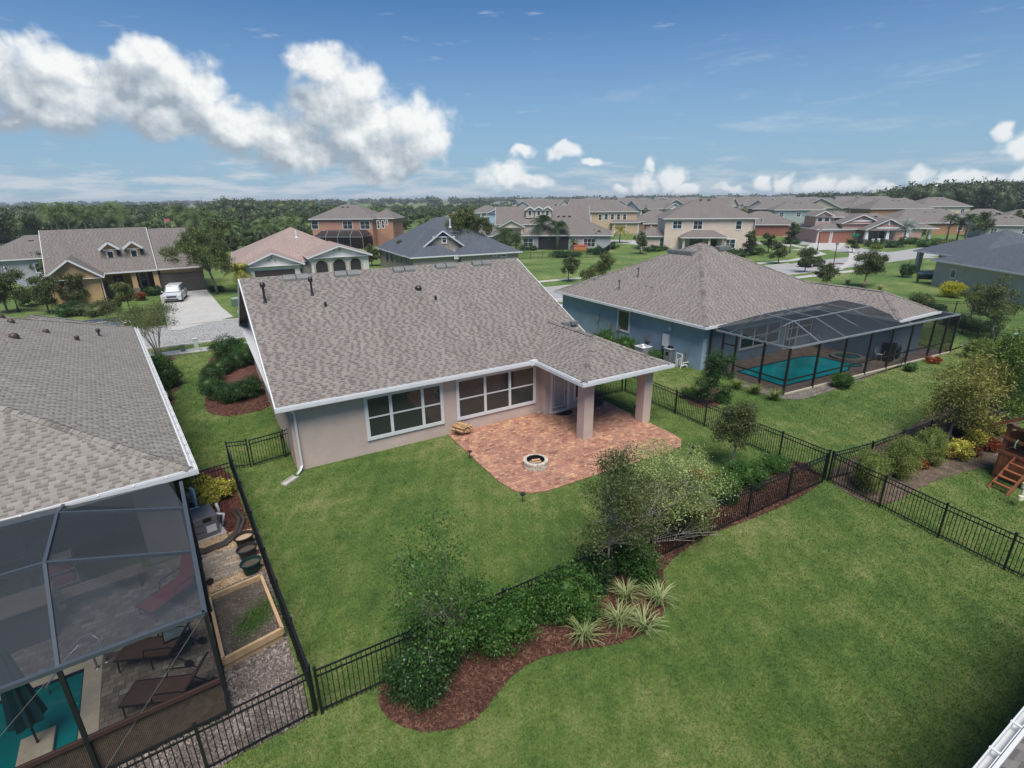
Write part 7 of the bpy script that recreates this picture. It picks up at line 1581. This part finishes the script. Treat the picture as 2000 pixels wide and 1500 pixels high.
for lab, px, py, w_, tp in (('dark shrub along the far right fence, nearest the roof', 1835, 618, 40, 590), ('dark shrub along the far right fence', 1880, 640, 40, 612), ('dark low hedge inside the far right fence', 1925, 650, 60, 622), ('green shrub at the tip of the far right fence', 1808, 600, 40, 570)): bush(lab, px, py, w_, tp, LF_DARK if 'dark' in lab else LF_OLIVE, leaf=.10)
for lab, px, py in (('pale plumed pampas clump, left of three past the roof', 1655, 556), ('pale plumed pampas clump, middle of three past the roof', 1688, 562), ('pale plumed pampas clump, right of three past the roof', 1718, 568)): grassclump(lab, px, py, 1.0, leafm((.25, .24, .12), (.42, .38, .22), (.6, .55, .38)), n=110, L=.9, W_=.03, name='pampas_grass', group='pampas grasses past the blue house')
# left side yard
tree('crape myrtle with a flat spreading crown and many pale stems beside the left roof', 312, 702, 305, 588, 652, 138, LF_OLIVE, leaf=.075, n=300, stems=6, bark=BARKL, nbr=40, nb=11, shell=2.0, tr=.045, sig=.2, perk=.95)
for lab, px, py, w_, tp, mt in (('dark shrub below the crape myrtle', 300, 728, 50, 690, LF_SHRUB), ('dark rounded shrub beside the left house gutter', 322, 760, 46, 708, LF_DARK), ('dark low shrub under the left gutter', 310, 790, 34, 740, LF_DARK), ('loose dark shrub on a red mulch ring in the side yard', 436, 705, 60, 652, LF_DARK), ('green shrub with small pink flowers by the tan wall', 474, 708, 38, 665, LF_SHRUB)): bush(lab, px, py, w_, tp, mt, leaf=.075, n=220)
hq = [G(412,738), G(425,712), G(455,700), G(487,695)]
hd_ = thing('hedge', 'dark clipped hedge curving round the air conditioner beside the tan wall', 'hedge', tuple(G(452,790)), 0); rs = np.random.RandomState(77); bl = []
for px, py in ((412,770),(418,748),(430,735),(447,726),(466,720),(484,714),(430,782),(448,788),(466,786),(484,780),(497,774)): v = G(px, py)-hd_.location; v += Vector((0, .2, 0)); bl.append((v.x, v.y, .55, .62, .62, .58))
plant_parts(hd_, bl, 900, 60, .09, .06, .035, LF_DARK, rs, core=.6, crown='foliage', shell=4)
for lab, px, py, w_, tp in (('yellow green variegated shrub behind the pool pump', 375, 988, 72, 926), ('yellow green variegated shrub by the short fence', 422, 982, 60, 934), ('small yellow variegated shrub in the left bed corner', 405, 998, 40, 962)): bush(lab, px, py, w_, tp, LF_GOLD, leaf=.09, n=260, core=.4, group='yellow variegated shrubs by the pool heater')
# yellow and beige house fronts
for lab, px, py, cx, tp, bt, w_, mt in (('large olive green street tree between the driveway and the beige house', 425, 575, 412, 438, 550, 112, LF_OLIVE), ('dark slender tree in front of the yellow house window', 148, 600, 152, 532, 585, 50, LF_OAK), ('dark tree at the left corner of the yellow house', 95, 612, 98, 536, 600, 60, LF_OAK), ('tall dark tree beside the left street lamp', 15, 612, 15, 520, 605, 80, LF_OAK), ('small thin tree on the yellow house lawn', 256, 612, 254, 548, 592, 40, LF_OLIVE), ('dark broad tree behind the right end of the yellow roof', 440, 520, 438, 428, 500, 60, LF_OAK), ('bushy green tree behind the yellow roof end', 400, 480, 402, 425, 470, 46, LF_FARB), ('round green tree beside the beige roof', 508, 478, 508, 432, 468, 50, LF_FARB), ('red brown magnolia beside the navy house', 727, 520, 726, 476, 514, 32, LF_OAK), ('bare pinkish tree in front of the navy roof', 800, 525, 800, 462, 510, 50, LF_OLIVE), ('tall yellow green tree in front of the navy gable', 922, 522, 920, 405, 506, 92, LF_OLIVE), ('young tree on the pale path of the park lawn', 1110, 550, 1110, 497, 536, 40, LF_OAK), ('thin yellow leaved tree behind the blue house ridge', 1183, 552, 1180, 492, 545, 46, LF_OLIVE), ('low yellow green tree left of the blue house ridge', 1160, 560, 1152, 520, 552, 50, LF_OLIVE), ('young tree on a mulch ring in the park', 1250, 496, 1250, 452, 484, 34, LF_OAK)):
    tree(lab, px, py, cx, tp, bt, w_, mt, nb=8, shell=1.7, sig=.22 if w_ > 60 else .16)
for lab, px, py, cx, tp, bt, w_, mt in (('slim dark tree before the cream house corner', 1460, 500, 1463, 447, 492, 32, LF_OAK), ('dark tree at the right end of the cream house', 1500, 495, 1500, 452, 488, 28, LF_OAK), ('pointed dark tree by the brick arch house', 1542, 495, 1542, 430, 485, 22, LF_OAK), ('grey street tree left of the black sedan', 1520, 515, 1518, 470, 508, 36, LF_OAK), ('young tree beside the black sedan', 1571, 532, 1573, 482, 522, 42, LF_OAK), ('low broad tree just past the blue roof', 1612, 560, 1612, 514, 550, 42, LF_OAK), ('forked young tree on the right lawn', 1683, 560, 1690, 488, 548, 58, LF_OAK), ('small tree in front of the pink house porch', 1664, 494, 1664, 462, 488, 26, LF_OAK), ('tall grey oak left of the far right driveway', 1912, 465, 1912, 412, 456, 36, LF_OAK), ('tall grey oak at the right of the far driveway', 1935, 462, 1938, 415, 456, 26, LF_OAK), ('grey oak before the tan house at the far right', 1978, 460, 1978, 412, 452, 32, LF_OAK), ('green yellow tree at the far right edge', 1995, 462, 1995, 435, 462, 40, LF_OLIVE), ('tree at the left of the grey patio house', 985, 480, 985, 445, 478, 60, LF_FARB), ('small round tree at the peach house corner', 1240, 445, 1240, 420, 442, 30, LF_FARB), ('grey tree behind the garage wing', 1315, 440, 1312, 402, 430, 34, LF_OAK), ('dark tree beside the brown garage doors', 1244, 450, 1243, 424, 448, 24, LF_DARK)):
    tree(lab, px, py, cx, tp, bt, w_, mt, nb=7, shell=1.7)
palm('tall cabbage palm in front of the grey patio house, left of two', 1058, 487, 416, 48, n=44, trunkr=.3); palm('tall cabbage palm in front of the grey patio house, right of two', 1088, 488, 426, 44, n=44, trunkr=.3)
palm('small drooping palm by the grey patio house, left', 1146, 486, 447, 26, trunkr=.08); palm('small drooping palm by the grey patio house, right', 1163, 487, 447, 26, trunkr=.08)
palm('young bright palm before the patio window', 1120, 488, 465, 22, LF_LIME, trunkr=.08); palm('yellow palm in front of the peach house', 1210, 474, 437, 34, LF_PALMY, trunkr=.12)
palm('yellow green date palm at the beige garage', 474, 572, 510, 56, LF_PALMY, trunkr=.2); palm('low fan palm beside the navy house', 985, 500, 440, 44, LF_FARB if False else LF_PALM); palm('bushy fan palm right of the navy house', 1008, 490, 452, 40)
palm('silver blue palm at the pink house porch', 1762, 482, 424, 42, LF_SILVER, trunkr=.16); palm('silver palm beside the pink house garage', 1582, 470, 425, 32, LF_SILVER, trunkr=.16); palm('cluster palm behind the pink tower, left', 1562, 440, 398, 34); palm('cluster palm behind the pink tower, right', 1585, 440, 402, 34)
palm('lush palm beside the orange house, left of three', 1848, 470, 415, 36); palm('lush palm beside the orange house, middle of three', 1868, 470, 418, 36); palm('lush palm beside the orange house, right of three', 1884, 472, 415, 34)
hdg = [('clipped hedge along the pink house front', 1740, 484, 60, 470, LF_DARK), ('yellow flowering shrubs beside the pink house', 1715, 486, 30, 476, LF_LIME), ('shrub bank below the orange house palms, left', 1825, 484, 44, 466, LF_SHRUB), ('shrub bank below the orange house palms, right', 1870, 488, 50, 468, LF_OLIVE), ('red and green shrub mass before the orange house', 1798, 462, 34, 440, LF_SHRUB),
 ('dark hedge left of the cream house porch', 1275, 492, 40, 480, LF_DARK), ('dark hedge below the cream house porch', 1298, 490, 26, 480, LF_DARK), ('shrub row below the cream house wall', 1440, 503, 60, 488, LF_DARK), ('shrub row at the cream house corner', 1480, 500, 50, 484, LF_DARK), ('clipped hedge beside the grey patio', 1035, 490, 34, 480, LF_DARK), ('hedge behind the park fence', 1100, 503, 60, 491, LF_DARK), ('dark shrubs at the right end of the park fence', 1165, 498, 40, 480, LF_DARK), ('sloping hedge beside the park fence', 1195, 488, 30, 472, LF_SHRUB),
 ('dark hedge before the yellow house porch', 290, 578, 40, 555, LF_DARK), ('red croton by the yellow house path', 272, 588, 22, 568, LF_RED), ('red croton beside the yellow house steps', 238, 590, 26, 572, LF_RED), ('grey green shrub left of the yellow house path', 205, 612, 50, 582, LF_OAK), ('broad dark shrub before the yellow gable', 160, 622, 70, 588, LF_OAK), ('dark shrub at the yellow lawn edge', 118, 620, 60, 590, LF_DARK), ('shrub behind the left street lamp', 55, 600, 50, 556, LF_OAK), ('pale reed clump at the pond edge', 72, 545, 40, 478, LF_OLIVE), ('light shrub by the pond bank', 20, 520, 40, 490, LF_OLIVE), ('shrubs at the beige garage corner', 482, 560, 26, 540, LF_DARK), ('small hedge at the driveway right edge', 418, 572, 30, 558, LF_DARK), ('dark shrubs at the yellow house corner column', 330, 560, 14, 548, LF_DARK), ('shrub at the right end of pink house lawn', 1782, 478, 36, 462, LF_SHRUB), ('olive hedge before the brick arch house', 1555, 478, 34, 466, LF_DARK)]
for lab, px, py, w_, tp, mt in hdg: bush(lab, px, py, w_, tp, mt, n=60)
LF_PALMF = leafm((.05, .09, .025), (.11, .17, .05), (.20, .27, .09))
# woods: one mass each
def wood(name, lst, mat, seed, label=None, nl=260, lf=.62):
    rs = np.random.RandomState(seed); Vs = []; Fs = []; k = 0
    for (x, y, h, r_) in lst:
        bl = [(x+rs.normal()*r_*.4, y+rs.normal()*r_*.4, h*rs.uniform(.42, .72), r_*rs.uniform(.5, .75), r_*rs.uniform(.5, .75), h*rs.uniform(.2, .3)) for _ in range(4)]+[(x, y, h*.35, r_*.8, r_*.8, h*.36)]
        d_ = math.hypot(x, y); L_ = lf*max(1, d_/260); n_ = int(nl/max(1, d_/260)); cc, p = crownpts(bl, n_//3, 9, r_*.13, rs, 3); V, F = leafquads(p, L_, L_*.7, rs); Vs.append(V); Fs.append(F+k); k += len(V)
        for (cx, cy, cz, rx, ry, rz) in bl:
            nu, nv = 7, 4; v = []
            for i in range(nv+1):
                t_ = math.pi*i/nv
                for j in range(nu): a = 2*math.pi*j/nu; q = .66*(1+.14*rs.normal()); v.append((cx+rx*q*math.sin(t_)*math.cos(a), cy+ry*q*math.sin(t_)*math.sin(a), max(0, cz+rz*q*math.cos(t_))))
            f = [(k+i*nu+j, k+i*nu+(j+1) % nu, k+(i+1)*nu+(j+1) % nu, k+(i+1)*nu+j) for i in range(nv) for j in range(nu)]; Vs.append(np.array(v)); Fs.append(np.array(f)); k += len(v)
    o = npmesh(name, np.vstack(Vs), np.vstack(Fs), mat); tag(o, label, None, None, 'stuff'); return o
def hz_pt(px, dist): d_ = ray(px, 386); n = Vector((d_.x, d_.y, 0)); n /= n.dot(FH); return n*dist
rs = np.random.RandomState(21); A_, B_, C_ = [], [], []
for i in range(330):
    px = rs.uniform(-160, 330); d = 138+abs(rs.normal())*110+max(0, (px-150))*.35; p = hz_pt(px, d); h = rs.uniform(6.5, 9.8); (A_ if rs.rand() < .75 else B_).append((p.x, p.y, h, rs.uniform(3.2, 5.5)))
for i in range(420):
    px = rs.uniform(300, 1010); d = 125+abs(rs.normal())*170+(40 if px > 700 else 0)+max(0, px-560)*.12; p = hz_pt(px, d); h = rs.uniform(4.5, 8.4)*(1 if px < 760 else .82); (A_ if rs.rand() < .4 else (B_ if rs.rand() < .7 else C_)).append((p.x, p.y, h, rs.uniform(2.6, 4.8)))
for i in range(46): px = rs.uniform(430, 600); p = hz_pt(px, rs.uniform(260, 330)); A_.append((p.x, p.y, rs.uniform(9, 12.5), rs.uniform(5, 7)))
O_ = []
for i in range(150): px = rs.uniform(1735, 2150); p = hz_pt(px, rs.uniform(205, 300)+max(0, 1800-px)*.3); O_.append((p.x, p.y, rs.uniform(12.5, 16.5)*(1 if px > 1780 else .88), rs.uniform(5.5, 8)))
for i in range(60): px = rs.uniform(1560, 1760); p = hz_pt(px, rs.uniform(420, 520)); O_.append((p.x, p.y, rs.uniform(9, 12.5), rs.uniform(6, 9)))
F_ = []
for i in range(420): px = rs.uniform(-100, 2100); p = hz_pt(px, rs.uniform(750, 2200)); F_.append((p.x, p.y, rs.uniform(8, 13), rs.uniform(9, 20)))
S_ = []
for i in range(420): px = rs.uniform(960, 1900); p = hz_pt(px, rs.uniform(165, 800)); S_.append((p.x, p.y, rs.uniform(3.6, 7.8), rs.uniform(1.8, 3.6)))
wood('woodland', A_, LF_FAR, 1, 'dark green wood stretching behind the houses on the left'); wood('woodland', B_, LF_FARB, 2, 'mid green broadleaf part of the wood behind the left houses'); A_, D_ = A_[::1], [(x, y, h*1.04, r_*.75) for i, (x, y, h, r_) in enumerate(A_) if i % 5 == 0]
wood('woodland', D_, LF_OLIVE, 7, 'olive green crowns mixed in the left wood'); wood('woodland', C_, LF_PINE, 3, 'bright pines mixed in the wood'); wood('woodland', O_, LF_FAR, 4, 'tall dark oak wood on the right horizon', nl=520, lf=.8)
wood('far_treeline', F_, LF_FAR, 5, 'far tree line along the horizon', nl=120, lf=1.0); wood('suburb_trees', S_, LF_FARB, 6, 'trees scattered between the distant houses', nl=110, lf=.4)
for i in range(14): 
    px = (84, 96, 118, 135, 152, 168, 182, 218, 228, 345, 360, 372, 386, 404)[i]; d = rs.uniform(122, 134) if px < 240 else rs.uniform(126, 140); p = hz_pt(px, d); palm('cabbage palm standing at the front of the left wood', px, 0, 0, 3.4+rs.rand(), mat=LF_PALMF, base=p, H=rs.uniform(8.8, 11.2) if px < 240 else rs.uniform(8, 10.2), group='cabbage palms in the left wood', n=30, trunkr=.22)
for i in range(22):
    px = rs.uniform(395, 592) if i < 16 else rs.uniform(780, 900); p = hz_pt(px, rs.uniform(112, 135) if i < 16 else 128); palm('cabbage palm in the green belt behind the beige and salmon houses', px, 0, 0, 2.9+rs.rand(), mat=LF_PALMF, base=p, H=rs.uniform(4.5, 7.6), group='cabbage palms in the green belt', n=24, trunkr=.2)

# ------------------------------------------------------------------ loose bark and grass blades near the camera
def chips(name, poly, n, L, mat, seed, z=.03):
    rs = np.random.RandomState(seed); P = np.array([(p[0], p[1]) for p in poly]); lo = P.min(0); hi = P.max(0); q = rs.uniform(lo, hi, (n*3, 2)); q = q[inpoly(q[:, 0], q[:, 1], P)][:n]
    C = np.column_stack([q, rs.uniform(z, z+.03, len(q))]); a = rs.normal(size=(len(q), 3)); a[:, 2] *= .35; a /= np.linalg.norm(a, axis=1)[:, None]; b_ = np.cross(a, rs.normal(size=(len(q), 3))*[.3, .3, 1]+[0, 0, 1]); b_ /= np.linalg.norm(b_, axis=1)[:, None]
    s = rs.uniform(.5, 1.4, (len(q), 1)); l = a*L*s*.5; w_ = b_*L*.17*s; V = np.stack([C-l-w_, C-l+w_, C+l+w_, C+l-w_], 1).reshape(-1, 3); tag(npmesh(name, V, np.arange(len(V)).reshape(-1, 4), mat), kind='stuff')
bed_s = smoothpoly([Vector((p[0], p[1], 0)) for p in BEDC], 1)
CHR = leafm((.028, .012, .008), (.085, .036, .024), (.22, .12, .075), .0, .9); CHG = leafm((.07, .055, .048), (.17, .14, .125), (.40, .34, .30), .0, .9)
chips('bark_mulch', bed_s, 26000, .085, CHR, 1)
chips('bark_mulch', [G(*p) for p in ((380,1180),(420,1400),(190,1500),(606,1398),(520,1110),(500,1120),(412,1165))], 9000, .075, CHG, 2); chips('soil_debris', [BEDQ[0]*.97+BEDQ[2]*.03, BEDQ[1]*.97+BEDQ[3]*.03, BEDQ[2]*.97+BEDQ[0]*.03, BEDQ[3]*.97+BEDQ[1]*.03], 1500, .035, CHG, 11, z=.245); chips('bark_mulch', MB_OUT, 6000, .075, CHG, 8); chips('bark_mulch', [G(*p) for p in ((432,912),(452,930),(492,1040),(452,1050),(388,1010),(345,1000),(345,930))], 2600, .07, leafm((.05, .012, .010), (.11, .028, .02), (.2, .07, .05), 0, .9), 3)
chips('pebbles', [G(*p) for p in ((352,1070),(350,1100),(380,1240),(412,1190),(412,1160),(505,1122),(528,1120),(492,1035),(440,1040))], 5000, .05, leafm((.25, .13, .05), (.5, .33, .18), (.75, .62, .45), 0, .9), 4)
chips('bark_mulch', [G(*p) for p in ((400,790),(405,808),(450,815),(528,798),(540,770),(505,760),(430,760),(402,760))], 2500, .08, CHR, 5)
def grassblades(seed, base, x0, y0, x1, y1, excl, h=.055):
    n = int(base*(x1-x0)*(y1-y0)); rs = np.random.RandomState(seed); q = rs.uniform((x0, y0), (x1, y1), (n, 2)); v = np.column_stack([q, np.zeros(n)])-np.array(CPOS); dep = v@np.array(FW); u = 1000+CAM_F*(v@np.array(RT))/dep; w_ = 750-CAM_F*(v@np.array(UP))/dep
    dist = np.linalg.norm(v, axis=1); ok = (u > -60) & (u < 2060) & (w_ > 400) & (w_ < 1560) & (dep > 1) & (rs.rand(n)*base < 1500*np.clip((14/dist)**2.0, 0, 1)*np.clip((66-dist)/28, 0, 1))
    for P in excl: ok &= ~inpoly(q[:, 0], q[:, 1], [(p[0], p[1]) for p in P])
    q = q[ok]; dist = dist[ok]; m_ = len(q); a = rs.uniform(0, 6.28, m_); l = rs.uniform(.5, 1.3, m_)*h; wd = (.006*dist/12)[:, None]; d = np.column_stack([np.cos(a), np.sin(a), np.zeros(m_)]); p0 = np.column_stack([q, np.zeros(m_)])
    b_ = rs.uniform(0, 6.28, m_); tip = p0+np.column_stack([np.cos(b_)*l*.6, np.sin(b_)*l*.6, l]); V = np.stack([p0-d*wd, p0+d*wd, tip], 1).reshape(-1, 3); return V
EX = [bed_s, PATIO, MB_OUT, [(1.95, 20.6), (16.4, 20.6), (16.4, 37), (1.95, 37)], [(-30, 9.95), (.42, 9.2), (-.4, 22.3), (-2, 23), (-30, 30)], [(25.9, 15.6), (43.2, 14.6), (44, 40), (25.9, 40)], [G(*p) for p in ((400,790),(405,808),(450,815),(528,798),(540,770),(505,700),(430,690),(402,705))]]
BL = leafm((.060, .108, .020), (.112, .172, .038), (.25, .25, .105), .25, .6)
V = np.vstack([grassblades(1, 1500, -12, 1.5, 28, 16, EX), grassblades(2, 1150, -12, 16, 28, 30, EX), grassblades(3, 340, -12, 30, 56, 62, EX), grassblades(4, 380, 28, -6, 62, 30, EX)])
tag(npmesh('lawn_grass', V, np.arange(len(V)).reshape(-1, 3), lawn_mat(True)), kind='stuff')
print('BLADES', len(V)//3)

# ------------------------------------------------------------------ the air
hzm = bpy.data.materials.new('haze'); hzm.use_nodes = True; nt = hzm.node_tree; nt.nodes.clear(); o = nt.nodes.new('ShaderNodeOutputMaterial'); v = nt.nodes.new('ShaderNodeVolumePrincipled')
v.inputs['Density'].default_value = .00028; v.inputs['Color'].default_value = (.80, .88, .95, 1); lk(nt, v.outputs[0], o.inputs['Volume'])
hb = MB().box(-3100, -700, -1, 5300, 5300, 24).build('haze', hzm); tag(hb, kind='stuff')
